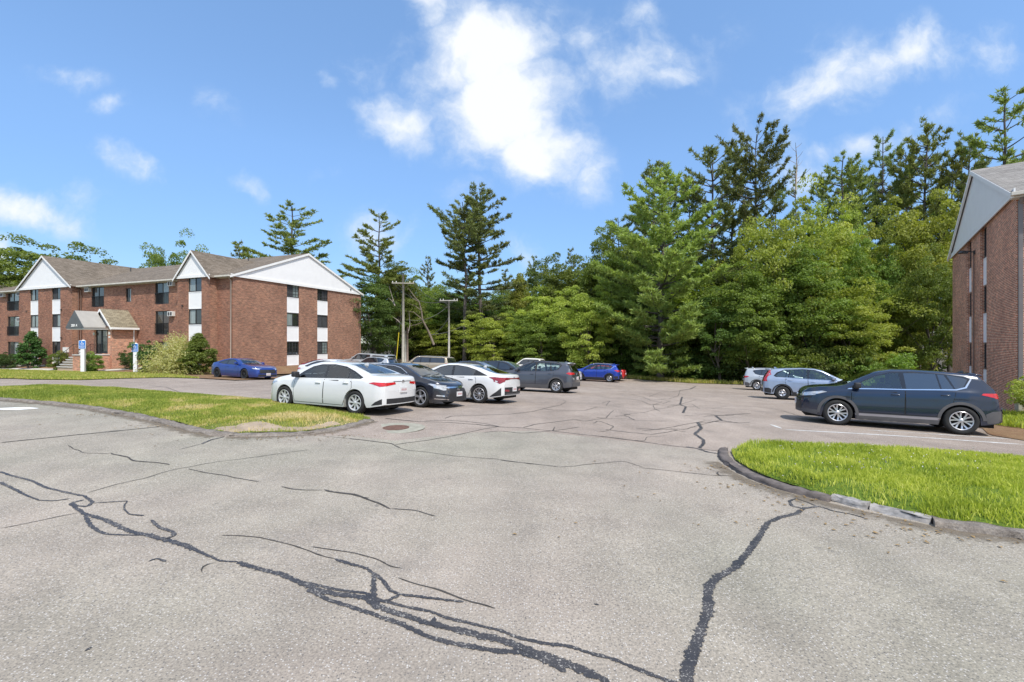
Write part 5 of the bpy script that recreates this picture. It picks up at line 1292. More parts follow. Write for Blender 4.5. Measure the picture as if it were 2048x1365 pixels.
# ---------------------------------------------------------------- body shapes
def sedan(**kw):
    q = dict(wb=2.70, R=.325, rim=.66, wheel='cover', nose=.20, tail=.13, tum=.46,
        top=[(-2.33, .52), (-2.325, .80), (-2.30, .98), (-2.24, 1.055), (-2.0, 1.09), (-1.72, 1.115), (-1.35, 1.235), (-1.0, 1.345), (-.6, 1.42), (-.1, 1.45), (.25, 1.435), (.55, 1.36), (.95, 1.17), (1.28, 1.0), (1.6, .945), (1.95, .86), (2.12, .79), (2.20, .71), (2.25, .60), (2.27, .45)],
        belt=[(-2.33, .80), (-2.2, .95), (-1.5, .985), (-.5, .945), (.9, .90), (1.4, .87), (2.0, .76), (2.2, .62), (2.27, .42)],
        w=[(-2.33, .70), (-2.28, .79), (-2.1, .85), (-1.7, .885), (-1.2, .892), (0, .89), (1.2, .89), (1.7, .88), (2.0, .83), (2.18, .74), (2.27, .60)],
        bot=[(-2.33, .31), (-2.25, .28), (-1.9, .22), (-1.2, .18), (1.2, .17), (1.9, .17), (2.27, .22)],
        dlo=[(.98, .925), (.72, 1.12), (.42, 1.275), (.1, 1.345), (-.4, 1.36), (-.85, 1.31), (-1.22, 1.19), (-1.58, 1.03), (-1.5, .99), (-.5, .965), (.4, .94)],
        panes=[[(.90, .945), (.68, 1.10), (.40, 1.245), (.1, 1.31), (-.12, 1.325), (-.15, .965)], [(-.25, .965), (-.22, 1.325), (-.45, 1.33), (-.82, 1.28), (-1.02, 1.215), (-1.05, .99)], [(-1.10, .995), (-1.07, 1.19), (-1.2, 1.15), (-1.46, 1.03), (-1.42, 1.0)]],
        ws=(.64, 1.03, .50, 1.37), bl=(.60, 1.13, .49, 1.37),
        doors=[[(-.17, .24), (.92, .24), (.95, .5), (.93, .895), (-.19, .925)], [(-.21, .24), (-.90, .24), (-1.02, .5), (-1.22, .72), (-1.20, .955), (-.21, .93)]],
        mir=(.80, .99), hl=([(.5, .66), (.62, .72), (.80, .74), (.80, .66), (.6, .62)], [(2.12, .66), (1.9, .70), (1.66, .79), (1.75, .80), (2.12, .745)]),
        tl=([(.32, .86), (.80, .80), (.84, .84), (.84, .90), (.34, .915)], [(-2.22, .81), (-2.02, .84), (-1.80, .885), (-1.95, .915), (-2.22, .91)]),
        gr=[(-.62, .22), (.62, .22), (.50, .50), (.34, .54), (-.34, .54), (-.50, .50)], gbar=[(-.44, .60), (.44, .60), (.44, .615), (-.44, .615)],
        rbump=[(-.66, .33), (.66, .33), (.66, .47), (-.66, .47)], rside=[(-2.2, .32), (-1.9, .28), (-2.02, .38), (-2.2, .47)],
        plate=(.70, .45, 0), badge=[('rear', .93)], fin=-.95, mirror=None)
    q.update(kw); q = {k: v for k, v in q.items() if v is not None}
    return q
def suv(**kw):
    q = dict(wb=2.66, R=.355, rim=.66, wheel='5v', nose=.20, tail=.10, tum=.36, crease=1, tw=.225, clad=M_CLAD, sur=M_GLOSS,
        top=[(-2.24, .55), (-2.235, .90), (-2.19, 1.08), (-2.06, 1.28), (-1.95, 1.46), (-1.86, 1.565), (-1.7, 1.61), (-1.1, 1.655), (-.4, 1.68), (.1, 1.665), (.42, 1.59), (.82, 1.37), (1.16, 1.17), (1.36, 1.115), (1.8, 1.06), (2.06, .99), (2.19, .90), (2.255, .74), (2.27, .5)],
        belt=[(-2.24, .90), (-2.1, 1.12), (-1.2, 1.12), (-.3, 1.075), (.9, 1.03), (1.4, 1.01), (1.95, .92), (2.18, .78), (2.27, .48)],
        w=[(-2.24, .74), (-2.18, .82), (-2.0, .88), (-1.5, .915), (-1.0, .92), (1.0, .92), (1.6, .91), (1.9, .87), (2.12, .79), (2.27, .64)],
        bot=[(-2.24, .36), (-2.15, .32), (-1.85, .28), (-1.2, .22), (1.2, .21), (1.85, .25), (2.27, .31)],
        dlo=[(1.05, 1.065), (.78, 1.27), (.45, 1.47), (.12, 1.575), (-.4, 1.60), (-1.1, 1.57), (-1.50, 1.51), (-1.60, 1.45), (-1.42, 1.22), (-1.15, 1.145), (-.2, 1.10), (.5, 1.08)],
        panes=[[(.96, 1.09), (.74, 1.26), (.43, 1.44), (.12, 1.54), (-.10, 1.555), (-.13, 1.115)], [(-.24, 1.12), (-.21, 1.56), (-.55, 1.565), (-.93, 1.555), (-1.02, 1.15)], [(-1.07, 1.155), (-.99, 1.55), (-1.25, 1.53), (-1.52, 1.465), (-1.38, 1.24), (-1.22, 1.165)]],
        ws=(.66, 1.20, .52, 1.60), bl=(.64, 1.14, .52, 1.53),
        doors=[[(-.16, .41), (.96, .41), (1.0, .60), (1.0, 1.02), (-.18, 1.075)], [(-.20, .41), (-.82, .41), (-.95, .60), (-1.16, .82), (-1.18, 1.10), (-.20, 1.08)]],
        mir=(.86, 1.13), hl=([(.42, .80), (.60, .86), (.82, .90), (.84, .80), (.55, .75)], [(2.14, .77), (1.9, .83), (1.62, .93), (1.72, .945), (2.14, .875)]),
        tl=([(.42, .93), (.84, .92), (.86, 1.02), (.84, 1.06), (.46, 1.02)], [(-2.18, .92), (-1.98, .95), (-1.82, 1.02), (-1.96, 1.065), (-2.18, 1.06)]),
        gr=[(-.62, .34), (.62, .34), (.66, .56), (.45, .66), (-.45, .66), (-.66, .56)], gbar=[(-.42, .80), (.42, .80), (.42, .82), (-.42, .82)],
        fbump=[(-.70, .315), (.70, .315), (.68, .40), (-.68, .40)], fside=[(2.2, .33), (1.82, .27), (1.80, .40), (2.2, .42)],
        rbump=[(-.70, .37), (.70, .37), (.70, .57), (-.70, .57)], rside=[(-2.12, .36), (-1.83, .31), (-1.80, .52), (-1.93, .58), (-2.12, .58)],
        plate=(.80, .52, 1), badge=[('rear', 1.0), ('front', .80)], fin=-1.55, spoiler=(-2.03, -1.72, 1.615, .58), handle=None)
    q.update(kw); q = {k: v for k, v in q.items() if v is not None}
    return q
YAWL = R(155.5); YAWR = YAWL - math.pi

c = build_car('sedan', sedan(glaze=(G_CLEAR, G_CLEAR, G_CLEAR), mirror=M_BLK, rim=.70, tbar=(M_BLK, [(-.40, .925), (.40, .925), (.40, .94), (-.40, .94)]), glass=carglass('clear_green_glass', (.035, .05, .052))), P_WHITE, 'clean white four door sedan seen from its rear left corner, beside the grass island')
c.root.scale = (.975,) * 3
place(c, 708.9, 806.5, 'r', 1, R(157.0))
c = build_car('sedan', sedan(glaze=(G_CLEAR, G_TINT, G_TINT), wheel='5', rim=.74, R=.34, wb=2.83, top=[(a * 1.05, b) for a, b in sedan()['top']], handle=P_BLACK, plate=(.70, .46, 1), gr=[(-.66, .22), (.66, .22), (.52, .64), (-.52, .64)], gbar=[(-.60, .655), (.60, .655), (.60, .70), (-.60, .70)],
     hl=([(.48, .60), (.60, .72), (.82, .755), (.82, .66), (.6, .58)], [(2.2, .62), (1.95, .69), (1.70, .79), (1.8, .80), (2.2, .74)]), badge=[('front', .60)], tlm=M_TAILD,
     chromeline=[[(1.0, .935), (.72, 1.135), (.42, 1.285), (.1, 1.355), (-.4, 1.37), (-.85, 1.325), (-1.22, 1.205), (-1.56, 1.05), (-1.22, 1.19), (-.85, 1.31), (-.4, 1.352), (.1, 1.337), (.42, 1.265), (.74, 1.105)]],
     extra=[('fog_lamp_trim', M_CHROME, 'mfront', [(.52, .27), (.80, .30), (.80, .325), (.52, .30)]), ('fog_lamp', M_LENS, 'mfront', [(.60, .38), (.78, .40), (.78, .44), (.60, .42)])]),
     P_BLACK, 'glossy black sedan facing right, parked between two white sedans')
place(c, 840.6, 794.7, 'f', -1, R(-26)); c.root.scale = (.955,) * 3
el = sedan(glaze=(G_TINT, G_TINT, G_TINT), wheel='fan', rim=.70, R=.33, wb=2.72, glass=M_CGT,
     top=[(-2.36, .55), (-2.355, .82), (-2.33, 1.0), (-2.27, 1.05), (-2.0, 1.075), (-1.6, 1.16), (-1.2, 1.28), (-.7, 1.385), (-.2, 1.43), (.15, 1.425), (.5, 1.35), (.95, 1.15), (1.28, .98), (1.6, .92), (1.95, .82), (2.15, .72), (2.24, .60), (2.27, .45)],
     dlo=[(.98, .925), (.72, 1.12), (.42, 1.265), (.1, 1.335), (-.3, 1.345), (-.75, 1.295), (-1.15, 1.195), (-1.68, .995), (-1.5, .99), (-.5, .965), (.4, .94)],
     panes=[[(.90, .945), (.68, 1.10), (.40, 1.235), (.1, 1.30), (-.12, 1.312), (-.15, .965)], [(-.25, .965), (-.22, 1.312), (-.45, 1.305), (-.78, 1.265), (-1.15, 1.165), (-1.08, .99)]],
     tlm=M_TAILD, tl=([(.30, .88), (.62, .85), (.80, .72), (.85, .80), (.84, .94), (.32, .93)], [(-2.28, .78), (-2.0, .84), (-1.72, .945), (-1.95, .955), (-2.3, .94)]), tbar=(M_TAILD, [(-.32, .885), (.32, .885), (.32, .925), (-.32, .925)]),
     rbump=[(-.68, .33), (.68, .33), (.68, .60), (-.68, .60)], rside=[(-2.2, .31), (-1.78, .25), (-1.86, .32), (-2.05, .45), (-2.2, .59)], plate=(.52, .45, 0), bl=(.60, 1.09, .47, 1.34), fin=-1.1,
     extra=[('reflector', M_TAILD, 'mirrored', [(.40, .44), (.68, .46), (.66, .52), (.42, .51)]), ('diffuser', M_CLAD, 'rear', [(-.62, .33), (.62, .33), (.56, .38), (-.56, .38)])])
c = build_car('sedan', el, P_WHITE, 'white sedan with tinted windows and slanting dark red taillights, right of the black sedan'); place(c, 957, 788.9, 'r', 1, R(155.5))
r19 = suv(glaze=(G_CLEAR, G_CLEAR, G_TINT), wheel='6v', clad=M_CLAD, wb=2.69, sur=M_BLK, glass=M_CGT, spm=P_SILV, rail=(-1.5, .2), tl=([(.36, 1.0), (.84, .96), (.86, 1.04), (.84, 1.09), (.40, 1.06)], [(-2.15, .97), (-1.98, .99), (-1.86, 1.03), (-2.0, 1.085), (-2.15, 1.085)]),
     doors=[[(-.16, .45), (.96, .45), (1.0, .60), (1.0, 1.02), (-.18, 1.075)], [(-.20, .45), (-.82, .45), (-.95, .60), (-1.16, .82), (-1.18, 1.10), (-.20, 1.08)]],
     extra=[('window_deflector', P_SILV, 'mirrored', [(.52, 1.20), (.58, 1.20), (.50, 1.50), (.46, 1.50)]), ('reversing_lamp', M_LENS, 'mirrored', [(.60, .74), (.74, .78), (.74, .84), (.60, .80)])])
c = build_car('crossover', r19, P_GREY, 'slate grey crossover with dark wheel arches, right of the white tinted sedan'); place(c, 1111.7, 773.1, 'r', 1, R(156))
rog = suv(glaze=(G_CLEAR, G_CLEAR, G_TINT), wheel='10', clad=M_BLK, wb=2.71, rim=.62, rail=(-1.5, .2), railm=M_ALLOY, glass=M_CGL, chromeline=[[(-1.0, 1.14), (-1.5, 1.19), (-1.78, 1.44), (-1.75, 1.47), (-1.47, 1.215), (-1.0, 1.155)]],
     tl=([(.45, .96), (.84, .94), (.87, 1.05), (.84, 1.10), (.46, 1.04)], [(-2.2, .95), (-1.95, 1.0), (-1.78, 1.08), (-1.95, 1.11), (-2.2, 1.10)]))
c = build_car('crossover', rog, P_BLUE, 'bright blue crossover parked alone at the far edge of the lot before the trees'); place(c, 1218.3, 757.3, 'r', 1, R(156)); CAR_ROG = c
# the right-hand row
near = suv(glaze=(G_CLEAR, G_TINT, G_TINT), wheel='6v', clad=M_CLAD, rim=.69, R=.36, glass=M_CGT, wb=2.66, plate=(.80, .60, 1), mirror=M_BLK, handle=P_NAVY, fin=-1.55,
     top=[(-2.22, .55), (-2.215, .72), (-2.15, .80), (-2.14, 1.05), (-2.08, 1.16), (-1.94, 1.34), (-1.82, 1.50), (-1.74, 1.575), (-1.5, 1.61), (-1.0, 1.65), (-.4, 1.675), (.05, 1.667), (.40, 1.60), (.80, 1.39), (1.16, 1.17), (1.36, 1.13), (1.8, 1.095), (2.06, 1.04), (2.19, .95), (2.265, .78), (2.28, .5)], belt=[(-2.24, .90), (-2.1, 1.12), (-1.2, 1.12), (-.3, 1.075), (.9, 1.03), (1.4, 1.02), (1.95, .96), (2.18, .84), (2.28, .48)], w=[(-2.22, .74), (-2.16, .82), (-2.0, .88), (-1.5, .915), (-1.0, .92), (1.0, .92), (1.6, .91), (1.9, .87), (2.12, .79), (2.28, .64)],
     bot=[(-2.22, .38), (-2.1, .33), (-1.85, .28), (-1.2, .22), (1.2, .21), (1.85, .25), (2.28, .31)], spoiler=(-1.93, -1.6, 1.612, .56),
     dlo=[(1.14, 1.055), (.85, 1.23), (.45, 1.46), (.12, 1.565), (-.4, 1.60), (-1.05, 1.56), (-1.42, 1.50), (-1.55, 1.445), (-1.43, 1.22), (-1.25, 1.15), (-.2, 1.10), (.5, 1.08)],
     panes=[[(1.02, 1.085), (.80, 1.23), (.43, 1.435), (.12, 1.53), (-.08, 1.55), (-.12, 1.125)], [(-.22, 1.13), (-.19, 1.555), (-.55, 1.56), (-.86, 1.55), (-.92, 1.155)], [(-.96, 1.155), (-.90, 1.545), (-1.03, 1.535), (-1.20, 1.165)], [(-1.23, 1.175), (-1.09, 1.53), (-1.38, 1.48), (-1.49, 1.43), (-1.39, 1.235), (-1.30, 1.18)]],
     doors=[[(-.16, .43), (.96, .43), (1.0, .60), (1.0, 1.005), (-.18, 1.06)], [(-.20, .43), (-.82, .43), (-.95, .60), (-1.16, .82), (-1.22, 1.09), (-.20, 1.065)]],
     chromeline=[[(1.10, 1.045), (.5, 1.072), (-.2, 1.092), (-1.25, 1.142), (-1.45, 1.21), (-1.58, 1.45), (-1.55, 1.46), (-1.42, 1.235), (-1.24, 1.17), (-.2, 1.118), (.5, 1.098), (1.06, 1.075)]],
     hl=([(.40, .82), (.60, .86), (.82, .92), (.84, .83), (.55, .76)], [(2.16, .79), (1.9, .84), (1.58, .945), (1.70, .965), (2.16, .885)]),
     tl=([(.35, .98), (.84, .97), (.87, 1.04), (.84, 1.10), (.40, 1.06)], [(-2.2, .98), (-1.98, .99), (-1.72, 1.05), (-1.76, 1.09), (-2.2, 1.11)]),
     extra=[('headlight_trim', M_BLK, 'mfront', [(.25, .70), (.80, .74), (.80, .79), (.3, .76)]), ('sill_strip', simple('light_grey_strip', (.27, .25, .26), .5), 'side', [(-.93, .335), (.93, .325), (.93, .385), (-.95, .40)]), ('bumper_panel', M_BLK, 'rear', [(-.74, .60), (.74, .60), (.78, .70), (-.78, .70)])],
     rbump=[(-.72, .37), (.72, .37), (.72, .64), (-.72, .64)], rside=[(-2.12, .36), (-1.83, .32), (-1.80, .56), (-1.93, .64), (-2.12, .66)])
c = build_car('crossover', near, P_NAVY, 'large dark navy crossover facing left beside the right brick building'); place(c, 1925.7, 843.0, 'r', 1, R(152.5)); c.root.scale = (.985,) * 3
crv = suv(glaze=(G_CLEAR, G_CLEAR, G_TINT), wheel='5', rim=.50, clad=M_BLK, wb=2.62, R=.345, chromeline=[[(1.05, 1.055), (.5, 1.07), (-.2, 1.09), (-1.2, 1.135), (-1.2, 1.15), (-.2, 1.103), (.5, 1.085), (1.05, 1.07)]],
     dlo=[(1.05, 1.065), (.78, 1.27), (.45, 1.47), (.12, 1.575), (-.4, 1.60), (-1.2, 1.555), (-1.55, 1.40), (-1.70, 1.22), (-1.60, 1.16), (-1.2, 1.145), (-.2, 1.10), (.5, 1.08)],
     panes=[[(.96, 1.09), (.74, 1.26), (.43, 1.44), (.12, 1.54), (-.10, 1.555), (-.13, 1.115)], [(-.24, 1.12), (-.21, 1.56), (-.55, 1.565), (-.93, 1.55), (-1.02, 1.15)], [(-1.07, 1.155), (-.99, 1.545), (-1.22, 1.51), (-1.48, 1.36), (-1.62, 1.20), (-1.5, 1.17)]],
     tl=([(.70, .92), (.86, .92), (.78, 1.28), (.68, 1.52), (.60, 1.52), (.66, 1.2)], [(-2.22, .92), (-2.05, .95), (-1.98, 1.2), (-1.80, 1.50), (-1.9, 1.53), (-2.12, 1.25), (-2.22, 1.05)]), spoiler=(-2.06, -1.8, 1.60, .52))
c = build_car('crossover', crv, P_ICE, 'pale silver blue crossover with tall red taillights, right hand row, facing right'); place(c, 1564.8, 786.5, 'r', -1, R(-27))
fo = suv(wheel='6v', clad=M_CLAD, wb=2.64, rail=(-1.6, .3), railm=M_ALLOY, glass=M_CGT, top=[(-2.24, .55), (-2.235, .95), (-2.20, 1.14), (-2.12, 1.36), (-2.04, 1.55), (-1.98, 1.65), (-1.8, 1.68), (-1.2, 1.70), (-.4, 1.71), (.1, 1.68), (.45, 1.60), (.85, 1.38), (1.18, 1.18), (1.4, 1.12), (1.8, 1.05), (2.08, .97), (2.2, .87), (2.255, .72), (2.27, .5)], spoiler=(-2.18, -1.9, 1.68, .58))
c = build_car('crossover', fo, P_SILV, 'silver crossover with roof rails half hidden behind the pale blue one'); place(c, 1513.7, 771.8, 'r', -1, R(-27))
# blue coupe
cp = sedan(glaze=(G_TINT, G_TINT, G_TINT), seats=(-.3,), wb=2.72, wheel='10dark', R=.345, rim=.72, nose=.16, tail=.12, tum=.50,
     top=[(-2.25, .55), (-2.24, .85), (-2.20, .99), (-2.1, 1.04), (-1.8, 1.06), (-1.45, 1.13), (-1.0, 1.28), (-.6, 1.365), (-.2, 1.385), (.1, 1.36), (.45, 1.25), (.8, 1.08), (1.0, 1.0), (1.5, .95), (2.0, .88), (2.3, .78), (2.42, .66), (2.47, .45)],
     belt=[(-2.25, .85), (-2.0, .95), (-1.3, .99), (-.5, .93), (.6, .90), (1.4, .90), (2.1, .80), (2.38, .66), (2.47, .42)],
     w=[(-2.25, .76), (-2.15, .85), (-1.8, .92), (-1.3, .945), (-.6, .92), (.8, .925), (1.5, .935), (2.0, .90), (2.3, .82), (2.47, .70)],
     bot=[(-2.25, .38), (-2.1, .28), (-1.8, .2), (0, .16), (1.8, .15), (2.47, .19)],
     dlo=[(.72, .93), (.5, 1.09), (.2, 1.22), (-.1, 1.285), (-.5, 1.27), (-.9, 1.19), (-1.32, 1.06), (-1.25, 1.03), (-.8, .97), (.0, .945)],
     panes=[[(.64, .95), (.45, 1.09), (.18, 1.195), (-.1, 1.255), (-.38, 1.25), (-.42, .965)], [(-.50, .985), (-.52, 1.22), (-.88, 1.15), (-1.2, 1.055), (-.85, 1.0)]],
     ws=(.66, 1.02, .50, 1.29), bl=(.60, 1.10, .48, 1.30), doors=[[(-.48, .24), (.72, .24), (.78, .5), (.74, .90), (-.50, .93)]], mir=(.58, 1.0), glass=M_CGT,
     hl=([(.55, .64), (.84, .69), (.84, .76), (.58, .71)], [(2.32, .66), (2.05, .72), (2.0, .77), (2.32, .74)]), gr=[(-.56, .42), (.56, .42), (.60, .56), (.52, .66), (-.52, .66), (-.60, .56)], gbar=None, badge=[('front', .55)],
     tl=([(.5, .84), (.80, .84), (.80, .93), (.5, .93)], [(-2.2, .84), (-2.05, .86), (-2.05, .92), (-2.2, .93)]), extra=[('lower_grille', M_BLK, 'front', [(-.72, .22), (.72, .22), (.64, .34), (-.64, .34)])], plate=(.65, .36, 1), hlm=M_LENS, fin=None,
     rbump=[(-.7, .3), (.7, .3), (.7, .5), (-.7, .5)], rside=None)
c = build_car('coupe', cp, P_DBLUE, 'deep blue sports coupe parked alone beside the shrubs of the long brick building'); c.root.scale = (.98,) * 3
place(c, 487.0, 748.6, 'f', -1, R(-24))
# background rows
sd2 = sedan(glass=M_CGT, dx=.08)
c = build_car('sedan', sd2, P_WHITE, 'white sedan half hidden behind the nearest white sedan, tail to the left'); place(c, 612, 757.5, 'r', -1, R(-24))
c = build_car('sedan', sedan(dx=.08, glass=M_CGT), P_RED, 'dark red sedan whose roof just shows above the nearest white sedan'); put(c, -14.4, 35.6, YAWR)
def pickup(**kw):
    d = dict(wb=3.5, R=.40, rim=.6, wheel='5', nose=.12, tail=.03, tum=.28, glass=M_CGT, clad=None,
     top=[(-2.95, .65), (-2.945, 1.2), (-2.93, 1.32), (-1.05, 1.34), (-1.0, 1.36), (-.97, 1.75), (-.93, 1.86), (-.6, 1.92), (.6, 1.93), (.85, 1.88), (1.1, 1.68), (1.5, 1.34), (1.7, 1.27), (2.4, 1.2), (2.72, 1.08), (2.8, .9), (2.83, .6)],
     belt=[(-2.95, 1.2), (-1.05, 1.24), (-.5, 1.25), (1.4, 1.2), (2.4, 1.08), (2.75, .9), (2.83, .58)],
     w=[(-2.95, .93), (-2.6, .97), (1.8, .98), (2.4, .95), (2.7, .86), (2.83, .75)], bot=[(-2.95, .52), (-2.3, .42), (0, .36), (2.3, .38), (2.83, .45)],
     dlo=[(1.35, 1.26), (1.05, 1.56), (.8, 1.76), (.5, 1.80), (-.85, 1.80), (-.90, 1.29)], panes=[[(1.24, 1.29), (1.0, 1.53), (.77, 1.73), (.30, 1.765), (.30, 1.30)], [(.2, 1.30), (.2, 1.765), (-.78, 1.765), (-.82, 1.32)]],
     ws=(.74, 1.36, .62, 1.82), bl=(.66, 1.42, .60, 1.78), doors=[[(.25, .5), (1.3, .5), (1.34, 1.22), (.25, 1.25)], [(.21, .5), (-.80, .5), (-.88, 1.27), (.21, 1.255)]], mir=(1.15, 1.38),
     hl=([(.55, .86), (.85, .88), (.84, 1.04), (.55, 1.02)], [(2.72, .88), (2.5, .9), (2.5, 1.04), (2.72, 1.03)]), tl=([(.80, .85), (.92, .85), (.92, 1.18), (.80, 1.18)], [(-2.93, .85), (-2.8, .85), (-2.8, 1.18), (-2.93, 1.18)]),
     gr=[(-.5, .75), (.5, .75), (.5, 1.05), (-.5, 1.05)], gbar=[(-.5, .9), (.5, .9), (.5, .93), (-.5, .93)], rbump=[(-.9, .52), (.9, .52), (.9, .66), (-.9, .66)], rside=None, plate=(.6, .6, 0), badge=[], fin=None, dx=.08)
    d.update(kw); return sedan(**d)
c = build_car('pickup_truck', pickup(extra=[('cargo_bed', M_BLK, 'top', [(-2.85, -.80), (-1.15, -.80), (-1.15, .80), (-2.85, .80)])]), P_CREAM, 'cream white pickup truck facing left in the far row before the trees', cat='truck'); put(c, 2.1, 45.5, R(157))
c = build_car('pickup_truck', pickup(top=[(-2.95, .65), (-2.945, 1.2), (-2.93, 1.80), (-2.8, 1.88), (-1.05, 1.90), (-1.0, 1.9), (-.6, 1.92), (.6, 1.93), (.85, 1.88), (1.1, 1.68), (1.5, 1.34), (1.7, 1.27), (2.4, 1.2), (2.72, 1.08), (2.8, .9), (2.83, .6)],
     extra=[('canopy_window', M_CGT, 'side', [(-2.7, 1.35), (-1.15, 1.35), (-1.15, 1.74), (-2.6, 1.74)])]), P_SILV, 'silver pickup truck with a bed cap standing by the corner of the brick building', cat='truck'); put(c, -14.9, 47.0, R(158))
sub = suv(wb=3.0, R=.39, rim=.6, wheel='5', tum=.26, dx=.08, clad=None, glass=M_CGT, nose=.1, tail=.04, top=[(-2.75, .6), (-2.745, 1.1), (-2.70, 1.35), (-2.55, 1.75), (-2.45, 1.84), (-1.8, 1.89), (0, 1.91), (.7, 1.87), (.95, 1.74), (1.35, 1.40), (1.5, 1.27), (2.2, 1.2), (2.5, 1.1), (2.6, .9), (2.62, .6)],
     belt=[(-2.75, 1.1), (-2.5, 1.24), (1.2, 1.2), (2.2, 1.08), (2.55, .85), (2.62, .58)], w=[(-2.75, .90), (-2.5, .97), (1.8, .99), (2.3, .95), (2.62, .8)], bot=[(-2.75, .48), (-2.2, .38), (0, .34), (2.2, .36), (2.62, .42)],
     dlo=[(1.2, 1.24), (.9, 1.54), (.7, 1.72), (.4, 1.77), (-2.35, 1.74), (-2.45, 1.30)], panes=[[(1.1, 1.27), (.86, 1.52), (.66, 1.69), (.25, 1.735), (.25, 1.28)], [(.12, 1.285), (.12, 1.735), (-.75, 1.73), (-.75, 1.29)], [(-.92, 1.29), (-.92, 1.73), (-2.28, 1.70), (-2.36, 1.31)]],
     ws=(.76, 1.32, .62, 1.80), bl=(.74, 1.32, .66, 1.74), doors=[[(.2, .5), (1.15, .5), (1.2, 1.2), (.2, 1.23)], [(.16, .5), (-.70, .5), (-.82, 1.24), (.16, 1.235)]], mir=(1.05, 1.3),
     hl=([(.6, .85), (.86, .87), (.85, 1.0), (.6, .98)], [(2.5, .86), (2.3, .88), (2.3, 1.0), (2.5, .99)]), tl=([(.80, .85), (.92, .85), (.90, 1.25), (.80, 1.25)], [(-2.7, .85), (-2.6, .85), (-2.6, 1.25), (-2.68, 1.25)]), gr=[(-.5, .7), (.5, .7), (.5, 1.0), (-.5, 1.0)], fside=None, rside=None, rail=(-2.1, .4), railm=M_CHROME, spoiler=None, fin=None, badge=[])
c = build_car('large_suv', sub, P_TAN, 'champagne gold full size SUV with roof rack in the far left row', cat='suv'); place(c, 869.9, 745.5, 'r', 1, R(157))
c = build_car('crossover', suv(dx=.08, glass=M_CGT), P_SILV, 'silver white crossover left of the gold SUV in the far row', cat='car'); put(c, -13.2, 43.6, R(160))
c = build_car('sedan', sedan(dx=.07, top=[(a, b * 1.1) for a, b in sedan()['top']], R=.34, glass=M_CGT, chromeline=[[(1.0, .935), (.72, 1.135), (.42, 1.285), (.1, 1.355), (-.4, 1.37), (-.85, 1.325), (-1.56, 1.05), (-.85, 1.31), (-.4, 1.352), (.1, 1.337), (.42, 1.265), (.74, 1.105)]], plate=(.7, .45, 1)), P_BLACK, 'black sedan with a chrome window line behind the tinted white sedan'); put(c, -2.2, 26.6, YAWR)
c = build_car('crossover', suv(dx=.08, glass=M_CGT, clad=M_BLK), P_BLACK, 'black crossover facing right between the black sedan and the far white pickup'); put(c, -.5, 31.8, YAWR)
c = build_car('sedan', sedan(dx=.08), P_WHITE, 'white sedan whose roof shows just behind the slate grey crossover'); put(c, 2.9, 34.5, R(157))
c = build_car('sedan', sedan(dx=.1), P_RED2, 'bright red car whose tail peeps out behind the blue crossover'); put(c, CAR_ROG.root.location.x + .95, CAR_ROG.root.location.y + 2.5, R(156))
# ---------------------------------------------------------------- foliage materials
def leaf_mat(name, dark, mid, lite, trans=.38, rough=.55, osc=.55):
    t = NT(name)
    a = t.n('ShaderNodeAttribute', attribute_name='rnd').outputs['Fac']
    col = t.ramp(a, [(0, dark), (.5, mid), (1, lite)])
    rnd = t.n('ShaderNodeObjectInfo').outputs['Random']
    hs = t.n('ShaderNodeHueSaturation', i_Color=col); t.put(hs.inputs['Hue'], t.math('MULTIPLY_ADD', rnd, .035, .4825)); t.put(hs.inputs['Value'], t.math('MULTIPLY_ADD', rnd, osc, 1 - osc / 2))
    col = hs.outputs[0]
    d = t.n('ShaderNodeBsdfPrincipled'); t.put(d.inputs['Base Color'], col); d.inputs['Roughness'].default_value = rough; d.inputs['Specular IOR Level'].default_value = .3
    tr = t.n('ShaderNodeBsdfTranslucent'); t.put(tr.inputs['Color'], t.mix(1, col, (1.5, 1.55, .7), 'MULTIPLY'))
    mx = t.n('ShaderNodeMixShader', i_0=trans); t.put(mx.inputs[1], d.outputs[0]); t.put(mx.inputs[2], tr.outputs[0])
    t.t.links.new(mx.outputs[0], t.out.inputs[0]); return t.m
L_DARK = leaf_mat('dark_leaves', (.05, .08, .02), (.095, .14, .033), (.155, .21, .05))
L_MID = leaf_mat('green_leaves', (.085, .125, .026), (.16, .22, .044), (.25, .32, .07))
L_BRI = leaf_mat('yellow_green_leaves', (.15, .19, .038), (.29, .335, .066), (.43, .45, .11), .42)
L_PINE = leaf_mat('pine_needles', (.085, .115, .042), (.17, .20, .068), (.26, .29, .10), .3)
L_PINEB = leaf_mat('light_pine_needles', (.10, .125, .034), (.19, .22, .058), (.29, .32, .09), .3)
L_PINEC = leaf_mat('pale_green_pine_needles', (.13, .17, .045), (.245, .295, .08), (.36, .40, .12), .35)  # lightest of the pine needle greens
L_YEW = leaf_mat('yew_leaves', (.02, .045, .012), (.045, .09, .018), (.10, .17, .035), .15)
L_FORS = leaf_mat('variegated_leaves', (.26, .30, .08), (.55, .56, .20), (.75, .72, .38), .4)
M_BARK = simple('bark', (.115, .095, .075), .95, var=.4, vscale=6, bump=.8, bscale=18)
M_PBARK = simple('pine_bark', (.10, .085, .075), .95, var=.4, vscale=5, bump=.8, bscale=14)
M_DEAD = simple('bare_wood', (.30, .26, .22), .9, var=.3, vscale=5, bump=.4)

